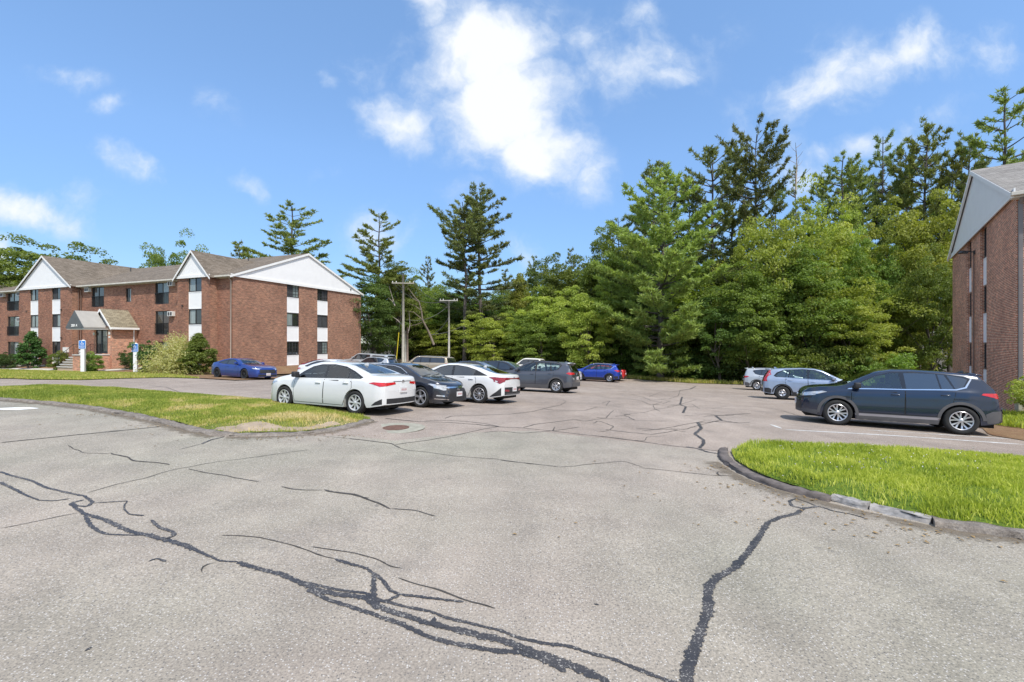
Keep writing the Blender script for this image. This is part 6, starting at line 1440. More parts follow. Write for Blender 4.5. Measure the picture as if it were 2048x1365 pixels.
def leaf_quads(P, size, rg, up=.5, out=None, asp=.62):
    """diamond leaves at points P; normals biased upwards and outwards"""
    n = len(P); nr = rg.normal(0, 1, (n, 3)); nr[:, 2] += up * 1.6
    if out is not None: nr += out * .9
    nr /= np.linalg.norm(nr, axis=1)[:, None]
    a = np.cross(nr, rg.normal(0, 1, (n, 3))); a /= np.maximum(np.linalg.norm(a, axis=1), 1e-6)[:, None]; b = np.cross(nr, a)
    s = size * (.55 + .9 * rg.random(n))[:, None]
    V = np.stack([P - a * s * .5, P + b * s * asp * .5 - a * s * .05, P + a * s * .5 + nr * s * -.12, P - b * s * asp * .5 - a * s * .05], 1).reshape(-1, 3)
    k = np.arange(n) * 4
    return V, np.column_stack([k, k + 1, k + 2, k + 3])
def crown_pts(rg, nc, per, rx, ry, z0, z1, rc, lump=.35, shape='round', hollow=.45):
    """clumps on and in a lumpy crown"""
    zc, rz = (z0 + z1) / 2, (z1 - z0) / 2; C = []
    ph = rg.random(6) * 7
    while len(C) < nc:
        d = rg.normal(0, 1, 3); d /= np.linalg.norm(d); rad = hollow + (1 - hollow) * rg.random() ** .55
        az = math.atan2(d[1], d[0])
        lm = 1 + lump * (math.sin(az * 2 + ph[0] + d[2] * 2) * .45 + math.sin(az * 3 + ph[1] - d[2] * 3.1) * .35 + math.sin(az * 5 + ph[2] + d[2] * 5) * .25)
        x, y, z = d * rad * lm
        if shape == 'cone': k = (1 - (z + 1) / 2) * 1.05 + .08; x *= k * 1.3; y *= k * 1.3
        if shape == 'drop': k = 1.15 - .35 * z; x *= k * .9; y *= k * .9
        C.append((x * rx, y * ry, zc + z * rz))
    C = np.array(C); r = rc * (.55 + .8 * rg.random(nc))
    n = nc * per; idx = np.repeat(np.arange(nc), per)
    d = rg.normal(0, 1, (n, 3)); d /= np.linalg.norm(d, axis=1)[:, None]; d[:, 2] = np.where(d[:, 2] < -.25, -d[:, 2], d[:, 2])
    rad = (.5 + .5 * rg.random(n) ** .6)[:, None]
    P = C[idx] + d * rad * r[idx][:, None] * np.array([1.15, 1.15, .8])
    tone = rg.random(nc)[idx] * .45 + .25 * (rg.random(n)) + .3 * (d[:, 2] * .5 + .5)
    return P, d, tone, C
def leafy(seed, h=12., rx=4.2, z0=1.0, nc=215, per=155, size=.19, rc=.82, shape='round', lump=.35, trunk_r=.2, limbs=14, hollow=.45, thin=None):
    rg = np.random.default_rng(seed)
    P, d, tone, C = crown_pts(rg, nc, per, rx, rx, z0, h, rc, lump, shape, hollow)
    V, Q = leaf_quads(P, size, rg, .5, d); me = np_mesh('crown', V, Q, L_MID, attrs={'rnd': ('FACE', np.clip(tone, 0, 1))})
    m = MB(); top = h * .72; pts = []; x = y = 0
    for k in range(7):
        pts.append((x, y, top * k / 6 - (.4 if k == 0 else 0))); x += rg.normal(0, .18); y += rg.normal(0, .18)
    m.tube(pts, [trunk_r * (1.25 if k == 0 else 1 - .12 * k) for k in range(7)], 8)
    for i in rg.choice(len(C), min(limbs, len(C)), replace=False):
        c = C[i]; k = min(5, max(1, int((c[2] * .55) / top * 6))); a = Vector(pts[k]); b = Vector(c); mid = a.lerp(b, .5) + Vector((0, 0, -.2 + rg.random() * .3))
        m.tube([a, mid, b], [trunk_r * .38, trunk_r * .22, .02], 5)
    tm = m.mesh('trunk', M_BARK, True)
    return tm, me, h, rx
PF = {'cone': ([0, .12, .35, .6, .8, .93, 1], [.62, .95, .92, .72, .5, .26, .08]), 'umb': ([0, .12, .35, .6, .8, .92, 1], [.35, .62, .9, 1.0, .85, .55, .18]), 'full': ([0, .1, .3, .55, .8, .93, 1], [.75, .95, 1.0, .82, .58, .32, .1])}
def pine(seed, h=20., r=4.2, zb=.15, nb=95, dens=1.0, droop=.1, top=.25, gaps=.2, upturn=.35, size=.32, shape=1.0, pf='cone'):
    rg = np.random.default_rng(seed); m = MB(); pts = []; x = y = 0
    for k in range(12):
        pts.append(Vector((x, y, h * k / 11 * .985 - (.4 if k == 0 else 0)))); x += rg.normal(0, .10); y += rg.normal(0, .10)
    m.tube(pts, [.30 * (1.2 if k == 0 else (1 - .078 * k)) for k in range(12)], 9)
    def axis(z): k = min(10, max(0, int(z / h * 11))); return pts[k].lerp(pts[k + 1], min(1, max(0, z / h * 11 - k)))
    PP, OO, TT = [], [], []
    z = zb * h; whorl = []
    while z < h * .985: whorl.append(z); z += (.30 + .45 * rg.random()) * h / 20 * 1.15
    per = max(2, int(nb / len(whorl)))
    for z in whorl:
        f = (z / h - zb) / (1 - zb); a0 = rg.random() * 6.3
        if rg.random() < gaps * .5: continue
        for q in range(per + (rg.random() < .5)):
            if rg.random() < gaps: continue
            az = a0 + q * 2 * math.pi / per + rg.normal(0, .3)
            L = r * float(np.interp(f, *PF[pf])) * (.42 + .75 * rg.random()) + .2
            o = axis(z); dirh = Vector((math.cos(az), math.sin(az), 0)); el0 = -droop + .55 * f + rg.normal(0, .08); n = 7; B = []
            for k in range(n):
                s = k / (n - 1); B.append(o + dirh * (L * s) + Vector((0, 0, L * (math.tan(el0) * s + upturn * s * s * .5)))) 
            m.tube(B, [.075 * (L / r) * (1 - s / (n - 1)) + .012 for s in range(n)], 4, False)
            # side twigs
            nt = max(3, int(L / .2 * dens)); s = .25 + .75 * rg.random(nt) ** .62; side = np.where(rg.random(nt) < .5, 1, -1)
            ba = np.array([tuple(p) for p in B]); xi = s * (n - 1); i0 = np.minimum(xi.astype(int), n - 2); fr = (xi - i0)[:, None]; base = ba[i0] * (1 - fr) + ba[i0 + 1] * fr
            tl = (.25 + .5 * rg.random(nt)) * (.45 + .75 * (1 - s)) * L * .42 + .12
            ang = az + side * (.6 + .5 * rg.random(nt)); tv = np.column_stack([np.cos(ang), np.sin(ang), .10 + .25 * rg.random(nt)])
            for j in range(nt):
                kk = max(2, int(tl[j] / .17)); ss = (np.arange(kk) + .6) / kk
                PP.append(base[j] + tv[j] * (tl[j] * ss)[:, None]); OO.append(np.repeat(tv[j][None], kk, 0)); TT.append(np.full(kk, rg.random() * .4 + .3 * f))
            PP.append(np.array([tuple(B[-1])])); OO.append(np.array([tuple(dirh)])); TT.append(np.array([.6]))
    P = np.concatenate(PP); O = np.concatenate(OO); T = np.concatenate(TT); K = 6; n = len(P)
    P = np.repeat(P, K, 0); O = np.repeat(O, K, 0); T = np.repeat(T, K)
    d = O * .8 + rg.normal(0, .75, O.shape); d[:, 2] += .45; d /= np.linalg.norm(d, axis=1)[:, None]
    s = size * (.6 + .7 * rg.random(len(P)))[:, None]; w = np.cross(d, rg.normal(0, 1, d.shape)); w /= np.maximum(np.linalg.norm(w, axis=1), 1e-6)[:, None]
    P = P + rg.normal(0, .05, P.shape)
    V = np.stack([P - w * s * .17, P + w * s * .17, P + d * s], 1).reshape(-1, 3); k = np.arange(len(P)) * 3
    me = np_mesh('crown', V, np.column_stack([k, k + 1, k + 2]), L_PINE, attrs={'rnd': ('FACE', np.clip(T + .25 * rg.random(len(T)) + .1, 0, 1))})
    return m.mesh('trunk', M_PBARK, True), me, h, r

PROTO = {
 'leafA': leafy(11), 'leafB': leafy(12, h=11, rx=4.6, lump=.5, z0=1.4), 'leafC': leafy(13, h=13, rx=3.6, shape='drop', lump=.45), 'leafD': leafy(14, h=12, rx=4.4, z0=3.2, lump=.55, hollow=.55, nc=130),
 'leafE': leafy(15, h=10, rx=3.4, shape='cone', z0=.6, lump=.25), 'open': leafy(16, h=12, rx=4.2, z0=4, nc=70, per=70, lump=.7, hollow=.6, limbs=30),
 'bushA': leafy(21, h=3.2, rx=2.1, z0=-.2, nc=60, per=110, size=.17, rc=.55, lump=.5, trunk_r=.05, limbs=8), 'bushB': leafy(22, h=2.4, rx=2.3, z0=-.3, nc=60, per=100, size=.17, rc=.5, lump=.6, trunk_r=.05, limbs=8),
 'pineA': pine(31, nb=130, pf='full', dens=1.2), 'pineB': pine(32, h=22, r=4.0, zb=.42, nb=85, gaps=.3, dens=1.25, pf='umb', upturn=.5), 'pineB2': pine(52, h=22, r=4.2, zb=.38, nb=85, gaps=.34, dens=1.25, pf='umb', upturn=.7), 'pineC': pine(33, h=21, r=4.6, zb=.22, nb=105, gaps=.28, droop=.18, dens=1.2, pf='full'),
 'pineC2': pine(53, h=21, r=4.4, zb=.25, nb=100, gaps=.3, droop=.12, dens=1.25, pf='full', upturn=.35), 'pineD': pine(34, h=22, r=3.2, zb=.50, nb=60, gaps=.42, dens=1.0, upturn=.6, pf='umb'),
 'pineE': pine(35, h=18, r=5.0, zb=.06, nb=150, dens=1.5, gaps=.16, upturn=.6, size=.34, pf='full'), 'pineF': pine(36, h=16, r=3.0, zb=.1, nb=120, gaps=.15, pf='cone')}
USED = {}
def tree(kind, name, x, y, ztop, rad, mat=None, label=None, cat='tree', group=None, rz=None, sink=0.0):
    tm, cm, h, r = PROTO[kind]; z = G(x, y) - sink; s = (ztop - z) / h; w = rad / r
    t = empty(name, (x, y, z), random.random() * 6.3 if rz is None else rz); t.scale = (w, w, s); tag(t, label, cat, group)
    a = link('trunk', tm, t); c = link('crown', cm, t)
    if mat: c.material_slots[0].link = 'OBJECT'; c.material_slots[0].material = mat
    return t
def ptree(kind, px, pytop, Y, wpx, mat=None, label=None, name=None, group=None, rz=None, cat='tree'):
    """px, pytop: where its top stands in the photo; Y its distance in metres; wpx its crown width"""
    return tree(kind, name or ('pine_tree' if kind[:4] == 'pine' else 'leafy_tree'), (px - CX) / F * Y, Y, CAMZ + (CY - pytop) / F * Y, wpx / 2 / F * Y, mat, label, cat, group, rz)
GP, GL = 'pine trees rising behind the lot', 'leafy trees at the edge of the woods'
# pines
ptree('pineC', 583, 408, 64, 185, L_PINEB, 'wide spreading pine rising behind the right end of the long brick building', group=GP)
ptree('pineF', 476, 484, 66, 75, L_PINEB, 'small pine tip peeping over the roof of the long brick building', group=GP)
ptree('pineC', 757, 422, 60, 135, L_PINEB, 'tall layered pine just right of the brick gable behind the wooden utility pole', group=GP, rz=1.2)
ptree('pineC2', 962, 372, 62, 150, L_PINE, 'tallest pine of the middle, right trunk of the close pair', group=GP, rz=2.2)
ptree('pineB2', 928, 400, 60, 125, L_PINE, 'pine with a long bare trunk, left one of the close pair', group=GP, rz=4.0)
ptree('pineF', 858, 513, 84, 50, L_PINE, 'small distant pine between the utility pole and the tall pair of pines', group=GP)
ptree('pineE', 1322, 352, 47, 230, L_PINEC, 'big light green pine with foliage to the ground, left of the tall pines', group=GP, rz=.4)
ptree('pineA', 1300, 328, 56, 130, L_PINE, 'dark pine crown just behind the top of the big light green pine', group=GP)
ptree('pineB', 1425, 296, 54, 140, L_PINE, 'tall dark pine right of the big light green pine', group=GP, rz=3.1)
ptree('pineD', 1385, 350, 58, 80, L_PINE, 'thin dark pine squeezed between two fuller pines', group=GP)
ptree('pineB2', 1512, 260, 54, 130, L_PINE, 'tall umbrella topped pine left of the dead pine top', group=GP, rz=.9)
ptree('pineD', 1594, 330, 52, 60, L_PINE, 'narrow thin pine with a dead bare tip', group=GP)
ptree('pineC2', 1682, 303, 54, 135, L_PINEB, 'light green pine right of the dead tipped pine', group=GP, rz=5)
ptree('pineC', 1766, 266, 56, 130, L_PINE, 'dark pine with ragged top between two lighter pines', group=GP, rz=2)
ptree('pineC2', 1852, 238, 52, 140, L_PINEB, 'tall light green pine left of the right brick block', group=GP, rz=1)
ptree('pineC', 2012, 176, 48, 210, L_PINEB, 'tallest pine at the far right above the brick block roof', group=GP, rz=2.6)
ptree('pineC2', 1935, 262, 56, 110, L_PINE, 'pine just left of the brick block gable top', group=GP)
ptree('pineF', 1068, 512, 92, 60, L_PINE, 'distant pine tip above the cone shaped bright tree', group=GP)
ptree('pineF', 1010, 540, 90, 70, L_PINE, 'distant dark pine right of the tall pair', group=GP)
ptree('pineC2', 1240, 430, 60, 100, L_PINE, 'pine left behind the big light green pine', group=GP)
ptree('pineF', 1140, 498, 74, 60, L_PINE, 'pointed pine top over the leafy mass left of the big pine', group=GP)
for a in [('pineA', 1640, 352, 57, 110, L_PINE, 'pine filling the gap right of the dead tipped pine, second row'), ('pineC2', 1728, 325, 60, 120, L_PINE, 'dark pine behind and between the ragged pines'), ('pineA', 1805, 300, 58, 120, L_PINEB, 'pine just left of the tall light green pine, second row'),
          ('pineA', 1900, 318, 50, 120, L_PINEB, 'fuller light pine directly left of the brick block gable'), ('pineA', 1465, 345, 60, 120, L_PINE, 'pine between the two tallest dark pines, second row'), ('pineA', 1555, 372, 58, 110, L_PINE, 'lower pine left of the dead tipped pine, second row')]:
    ptree(a[0], a[1], a[2], a[3], a[4], a[5], a[6], group=GP)
# bare tip of the dying pine
m = MB(); X0 = (1594 - CX) / F * 52; zt = CAMZ + (CY - 284) / F * 52
m.tube([(0, 0, -5.5), (.1, 0, -2), (-.05, 0, 0)], [.09, .05, .015], 6)
for k in range(9):
    z = -4.2 + k * .45; a = k * 2.3; L = 1.7 - k * .13; m.tube([(0, 0, z), (math.cos(a) * L * .6, math.sin(a) * L * .3, z + L * .35), (math.cos(a) * L, math.sin(a) * L * .6, z + L * .75)], [.03, .02, .008], 4)
o = m.build('dead_treetop', M_DEAD, None, True, (X0, 52.2, zt)); tag(o, 'bare dead treetop with upswept twigs over the narrow thin pine', 'dead tree')
# leafy trees that stand out
for a in [('leafA', 830, 600, 66, 120, L_MID, 'round tree between the tall utility pole and the bent bare trunk'), ('leafC', 890, 592, 70, 120, L_MID, 'tall tree behind the grey utility pole'), ('leafA', 935, 610, 66, 130, L_MID, 'green tree at the foot of the tall pair of pines'), ('leafC', 975, 600, 68, 110, L_DARK, 'dark tree just right of the tall pair of pines'), ('leafA', 1110, 580, 57, 130, L_BRI, 'bright round tree right of the cone shaped tree'), ('leafC', 1160, 545, 58, 120, L_MID, 'upright tree left of the big pine behind the grey crossover'), ('leafB', 1060, 612, 60, 120, L_MID, 'mid green tree in front of the cone shaped tree'),
          ('leafA', 95, 488, 60, 200, L_MID, 'broad tree behind the left gable of the long brick building'), ('leafA', 20, 530, 60, 110, L_MID, 'tree at the far left behind the brick building roof'),
          ('leafB', 348, 488, 64, 110, L_MID, 'round crowned tree behind the roof between the two front gables'),
          ('leafA', 745, 560, 56, 120, L_DARK, 'dark tree directly behind the right corner of the long brick building'), ('leafC', 790, 532, 62, 110, L_MID, 'tall vine hung tree behind the wooden utility pole'),
          ('leafE', 1040, 555, 66, 85, L_BRI, 'bright green cone shaped tree behind the far white pickup'), ('leafA', 1130, 520, 60, 130, L_MID, 'rounded mid green tree left of the big light green pine'),
          ('leafC', 1215, 470, 55, 110, L_MID, 'tall leafy tree touching the left side of the big pine'), ('leafA', 1175, 580, 50, 120, L_BRI, 'sunlit tree above the slate grey crossover'),
          ('leafB', 1575, 412, 46, 190, L_BRI, 'large yellow green tree below the dead tipped pine'), ('leafA', 1668, 425, 50, 140, L_BRI, 'yellow tinted round tree right of the large yellow green tree'),
          ('leafC', 1610, 505, 43, 150, L_MID, 'big green tree filling the middle right of the woods'), ('leafB', 1740, 492, 45, 110, L_MID, 'mid green tree in front of the ragged dark pine'),
          ('leafA', 1835, 405, 44, 165, L_BRI, 'tall pale yellow green tree beside the right brick block'), ('leafB', 1870, 520, 40, 130, L_MID, 'lower green tree touching the right brick block'),
          ('leafC', 1500, 540, 44, 130, L_MID, 'leafy tree right of the big light green pine trunk'), ('leafD', 1440, 600, 45, 130, L_DARK, 'dark tree under the tall pines'),
          ('leafB', 905, 575, 78, 150, L_MID, 'distant rounded tree left of the tall pair of pines'), ('leafA', 1000, 585, 80, 120, L_MID, 'distant tree right of the tall pair of pines'),
          ('leafB', 850, 560, 84, 120, L_MID, 'distant tree behind the bent bare trunk'), ('leafA', 1090, 535, 78, 110, L_DARK, 'dark distant tree right of the cone shaped tree'),
          ('leafA', 985, 632, 58, 120, L_BRI, 'low bright tree behind the black crossovers'), ('leafA', 1080, 640, 54, 120, L_MID, 'tree standing behind the far white pickup'), ('leafA', 880, 650, 64, 110, L_BRI, 'low bright tree behind the gold SUV')]:
    ptree(a[0], a[1], a[2], a[3], a[4], a[5], a[6], group=GL)
# the rest of the woods, row behind row
rg = np.random.default_rng(77)
EDGE = [(-17, 68), (-8, 68), (0, 62), (6, 55), (13, 51.5), (22, 46), (27, 42), (31, 38)]
SKY = [(720, 575), (800, 560), (900, 590), (1000, 590), (1100, 560), (1200, 520), (1300, 470), (1400, 470), (1500, 480), (1600, 470), (1700, 470), (1800, 470), (1900, 450), (2100, 430)]
def edge_at(s):
    E = np.array(EDGE, float); L = np.r_[0, np.cumsum(np.hypot(*np.diff(E, axis=0).T))]; s = s * L[-1]
    return np.interp(s, L, E[:, 0]), np.interp(s, L, E[:, 1])
n = 0
for row, (off, cnt, fr, kinds) in enumerate([(3.0, 15, .38, ('leafA', 'leafB', 'leafC', 'leafE')), (7.5, 14, .68, ('leafA', 'leafC', 'leafB', 'pineF')), (13, 14, .88, ('leafC', 'leafA', 'pineA', 'leafB')), (21, 13, .98, ('leafA', 'pineA', 'leafC', 'leafB'))]):
    for k in range(cnt):
        ex, ey = edge_at((k + .5 + rg.normal(0, .2)) / cnt); d = Vector((ex + 4, ey)).normalized(); x, y = ex + d.x * off + rg.normal(0, .8), ey + d.y * off + rg.normal(0, .8)
        if (x - 18.95) * .789 - (y - 17.1) * .615 > -4 and y < 36: continue
        px = CX + x / y * F; sk = np.interp(px, *zip(*SKY)); pt = CY - (CY - sk) * fr * (.82 + .2 * rg.random()); zt = CAMZ + (CY - pt) / F * y
        kd = kinds[int(rg.integers(len(kinds)))]; mt = (L_DARK, L_MID, L_MID, L_BRI)[int(rg.integers(4))] if kd[0] == 'l' else L_PINE
        zone = 'behind the left car row' if px < 1100 else ('behind the blue crossover' if px < 1330 else ('under the tall pines' if px < 1600 else 'left of the right brick block'))
        what = ('pine' if kd[0] == 'p' else {L_DARK: 'dark leafy tree', L_MID: 'mid green leafy tree', L_BRI: 'light green leafy tree'}[mt])
        tree(kd, 'pine_tree' if kd[0] == 'p' else 'leafy_tree', x, y, zt, min(4.8, max(2.6, (zt - G(x, y)) * .36)) * (.9 + .3 * rg.random()), mt, f'{what} in the {("front", "second", "third", "rear")[row]} row {zone}', group=f'woods {zone}')
# undergrowth along the edge
for k in range(46):
    s = (k + .5) / 46; ex, ey = edge_at(s); d = Vector((ex + 4, ey)).normalized(); off = rg.random() * 2.2 - .6; x, y = ex + d.x * off, ey + d.y * off
    if (x - 18.95) * .789 - (y - 17.1) * .615 > -2.4 and y < 36: continue
    hgt = 1.5 + 2.4 * rg.random(); mt = (L_MID, L_BRI, L_MID, L_DARK)[int(rg.integers(4))]; px = CX + x / y * F
    zone = 'behind the left car row' if px < 1130 else ('right of the blue crossover' if px < 1480 else 'behind the right car row')
    tree(('bushA', 'bushB')[k % 2], 'wild_shrub', x, y, G(x, y) + hgt, 1.5 + 1.3 * rg.random(), mt, f'{({L_DARK: "dark", L_MID: "mid green", L_BRI: "light green"})[mt]} wild shrub along the wood edge {zone}', 'shrub', f'wild shrubs {zone}')
ptree('bushA', 1575, 688, 43.5, 60, L_BRI, 'bright lime green shrub behind the silver crossovers', 'wild_shrub', cat='shrub')
ptree('bushB', 1655, 700, 41, 110, L_MID, 'pale spreading shrub above the hood of the pale blue crossover', 'wild_shrub', cat='shrub')
ptree('bushB', 1745, 705, 39, 120, L_MID, 'broad shrub above the windshield of the dark navy crossover', 'wild_shrub', cat='shrub')
# far woods closing the gaps
def woods(name, pts, hgt, cnt, seed, mat):
    rg = np.random.default_rng(seed); P = np.array(pts, float); L = np.r_[0, np.cumsum(np.hypot(*np.diff(P, axis=0).T))]; s = rg.random(cnt) * L[-1]
    x = np.interp(s, L, P[:, 0]) + rg.normal(0, 2, cnt); y = np.interp(s, L, P[:, 1]) + rg.normal(0, 2.5, cnt)
    hh = np.array([np.interp(q, L, hgt) for q in s]) * (.78 + .25 * fbm(s * .35, s * .11, seed)); z = rg.random(cnt) ** .8 * hh + g(x, y)
    V, Q = leaf_quads(np.column_stack([x, y, z]), .62, rg, .5)
    o = link(name, np_mesh(name, V, Q, mat, attrs={'rnd': ('FACE', rg.random(len(Q)) * .8)})); tag(o, 'far off woods closing the view behind the nearer trees', 'woods', kind='stuff')
woods('distant_woods', [(-22, 84), (0, 90), (22, 80), (45, 66), (60, 52), (64, 30)], [9, 10, 13, 17, 18, 16], 42000, 3, L_DARK)
woods('distant_woods', [(-260, 40), (-200, 90), (-130, 110), (-90, 95)], [14, 14, 12, 9], 16000, 5, L_DARK)
woods('distant_woods', [(-90, 84), (-60, 78), (-38, 74), (-24, 74)], [5, 5, 5, 8], 9000, 4, L_DARK)

# ---------------------------------------------------------------- shrubs at the building
def shrub(kind, x, y, hgt, rad, mat, label, name='garden_shrub', cat='shrub'):
    return tree(kind, name, x, y, G(x, y) + .05 + hgt, rad, mat, label, cat)
PROTO['ball'] = leafy(41, h=1.5, rx=.75, z0=.0, nc=70, per=150, size=.075, rc=.22, lump=.12, trunk_r=.04, limbs=6, hollow=.5)
PROTO['cone'] = leafy(42, h=3.0, rx=1.0, z0=.0, nc=110, per=130, size=.11, rc=.28, shape='cone', lump=.15, trunk_r=.06, limbs=6, hollow=.5)
PROTO['loose'] = leafy(43, h=2.2, rx=1.4, z0=.0, nc=70, per=110, size=.12, rc=.35, lump=.45, trunk_r=.04, limbs=14, hollow=.45)
def at(px, Y): return ((px - CX) / F * Y, Y)
def ps(kind, px, pyt, Y, wpx, mat, label, **k):
    x, y = at(px, Y); zt = CAMZ + (CY - pyt) / F * Y; return shrub(kind, x, y, zt - G(x, y) - .05, wpx / 2 / F * Y, mat, label, **k)
ps('loose', 22, 708, 46.5, 42, L_YEW, 'low dark spreading yew at the far left of the brick building')
ps('loose', 3, 712, 47, 30, L_YEW, 'dark shrub cut by the left edge of the photo')
ps('cone', 64, 664, 45, 44, L_YEW, 'dark cone shaped evergreen in front of the left gable wall')
ps('ball', 118, 704, 42.0, 30, L_MID, 'round clipped shrub left of the entrance steps')
ps('ball', 184, 706, 38.5, 31, L_MID, 'round clipped shrub right of the entrance steps beside a sign post')
ps('loose', 288, 688, 37.6, 44, L_YEW, 'loose green shrub behind the right hand sign post')
ps('loose', 258, 705, 39.6, 34, L_YEW, 'small sparse shrub against the side of the entrance porch')
ps('cone', 397, 668, 33.5, 58, L_MID, 'dense green shrub behind the tail of the blue coupe')
# the big arching variegated bush
rg = np.random.default_rng(9); bx, by = at(358, 34.0); P, O = [], []
for k in range(800):
    az = rg.random() * 6.283; el = .12 + 1.35 * rg.random(); L = 1.75 + 1.25 * rg.random(); s = np.linspace(.25, 1, 26)
    px_ = np.cos(az) * np.cos(el) * L * s * 1.15; py_ = np.sin(az) * np.cos(el) * L * s * 1.15; pz_ = np.sin(el) * L * s * 1.15 - .42 * s ** 3 * L * math.cos(el)
    P.append(np.column_stack([px_, py_, pz_]) + rg.normal(0, .035, (26, 3))); O.append(np.repeat([[math.cos(az), math.sin(az), .2]], 26, 0))
P = np.concatenate(P); O = np.concatenate(O); V, Q = leaf_quads(P, .13, rg, .3, O, .38)
t = empty('variegated_bush', (bx, by, G(bx, by) + .05)); tag(t, 'large pale yellow green arching bush in front of the right front gable', 'shrub')
link('foliage', np_mesh('foliage', V, Q, L_FORS, attrs={'rnd': ('FACE', np.clip(rg.random(len(Q)) * .7 + np.clip(P[:, 2] / 3, 0, .3), 0, 1))}), t)
m = MB()
for k in range(22): a = rg.random() * 6.28; m.tube([(0, 0, -.1), (math.cos(a) * .4, math.sin(a) * .4, .8), (math.cos(a) * .9, math.sin(a) * .9, 1.5)], [.02, .014, .006], 4)
m.build('stem', M_BARK, t)
x, y = 17.75, 15.5; tree('loose', 'garden_shrub', x, y, .70, .6, L_BRI, 'bright green shrub cut by the right edge at the brick corner', 'shrub', sink=-.25)
# ---------------------------------------------------------------- sign posts
M_SIGNB = simple('sign_blue', (.03, .20, .62), .4, var=.05); M_SIGNW = simple('sign_white', (.80, .81, .82), .4, var=.03); M_VINYL = simple('white_vinyl_post', (.80, .80, .82), .45, var=.04)
def text_mesh(body, size, ext=.002, bold=.0):
    cu = bpy.data.curves.new('t', 'FONT'); cu.body = body; cu.size = size; cu.extrude = ext; cu.offset = bold; cu.align_x = 'CENTER'
    to = bpy.data.objects.new('tmp', cu); COL.objects.link(to); bpy.context.view_layer.update()
    me = bpy.data.meshes.new_from_object(to.evaluated_get(bpy.context.evaluated_depsgraph_get())); bpy.data.objects.remove(to); me.materials.clear(); return me
def sign_post(px, pyb, Y, label):
    x = (px - CX) / F * Y; z = G(x, Y) + .03; t = empty('accessible_parking_sign', (x, Y, z), math.atan2(-x * .35, Y) * 1.0); tag(t, label, 'sign', 'accessible parking sign posts on the lawn')
    H = CAMZ + (CY - pyb) / F * Y - z; s = H / 2.55
    p = MB(); p.box(-.13, .13, -.13, .13, 0, H - .05, ch=.02); p.lathe([(.0, H + .02), (.08, H), (.135, H - .06)], 16); p.build('post', M_VINYL, t)
    b = MB(); b.lathe([(0, .03), (.27, .03), (.30, -.03)], 20); b.build('base', M_BLK, t)
    w = .46; h = .68; zc = H - .38; y0 = -.15
    def rounded(w_, h_, r_):
        P = []
        for cx, cz, a0 in ((w_ / 2 - r_, h_ / 2 - r_, 0), (-w_ / 2 + r_, h_ / 2 - r_, 90), (-w_ / 2 + r_, -h_ / 2 + r_, 180), (w_ / 2 - r_, -h_ / 2 + r_, 270)): P += arc(cx, cz, r_, a0, a0 + 90, 5)
        return P
    m = MB(); m.prism([(a, y0, zc + b_) for a, b_ in rounded(w, h, .05)], (0, .02, 0)); pl = m.build('sign_plate', M_SIGNW, t)
    m = MB(); m.prism([(a, y0 - .004, zc + b_) for a, b_ in rounded(w - .05, h - .05, .04)], (0, .003, 0)); m.build('blue_field', M_SIGNB, pl)
    # wheelchair symbol and wording
    m = MB(); yy = y0 - .009; f = lambda L: [(a, yy, zc + .12 + b_) for a, b_ in L]
    R1, R2 = .105, .078; m.add([(a, yy, zc + .07 + b_) for a, b_ in arc(0, 0, R1, 130, 400, 22)] + [(a, yy, zc + .07 + b_) for a, b_ in arc(0, 0, R2, 130, 400, 22)], [(i, i + 1, 24 + i, 23 + i) for i in range(22)])
    m.prism([(a - .03, yy, zc + .235 + b_) for a, b_ in arc(0, 0, .03, 0, 340, 12)], (0, .003, 0))
    for L in ([(-.045, .085), (-.015, .085), (0, -.01), (-.03, -.01)], [(-.03, .0), (.07, .0), (.07, -.028), (-.03, -.028)], [(.05, -.005), (.075, -.005), (.12, -.10), (.095, -.10)], [(-.02, .05), (.05, .05), (.05, .03), (-.02, .03)]): m.prism(f(L), (0, .003, 0))
    m.box(-w / 2 + .05, w / 2 - .05, yy, yy + .003, zc - .085, zc - .075)
    m.build('wheelchair_symbol', M_SIGNW, pl)
    for body, zz, sz in (('RESERVED', -.16, .075), ('PARKING', -.25, .075)):
        me = text_mesh(body, sz, .001, .001); me.materials.append(M_SIGNW); o = link('lettering', me, pl); o.location = (0, yy, zc + zz); o.rotation_euler = (R(90), 0, 0)
    return t
sign_post(166.5, 680.5, 37.3, 'white post with blue accessible parking sign left of the round shrub')
sign_post(271.5, 686.5, 37.0, 'white post with blue accessible parking sign right of the entrance porch')
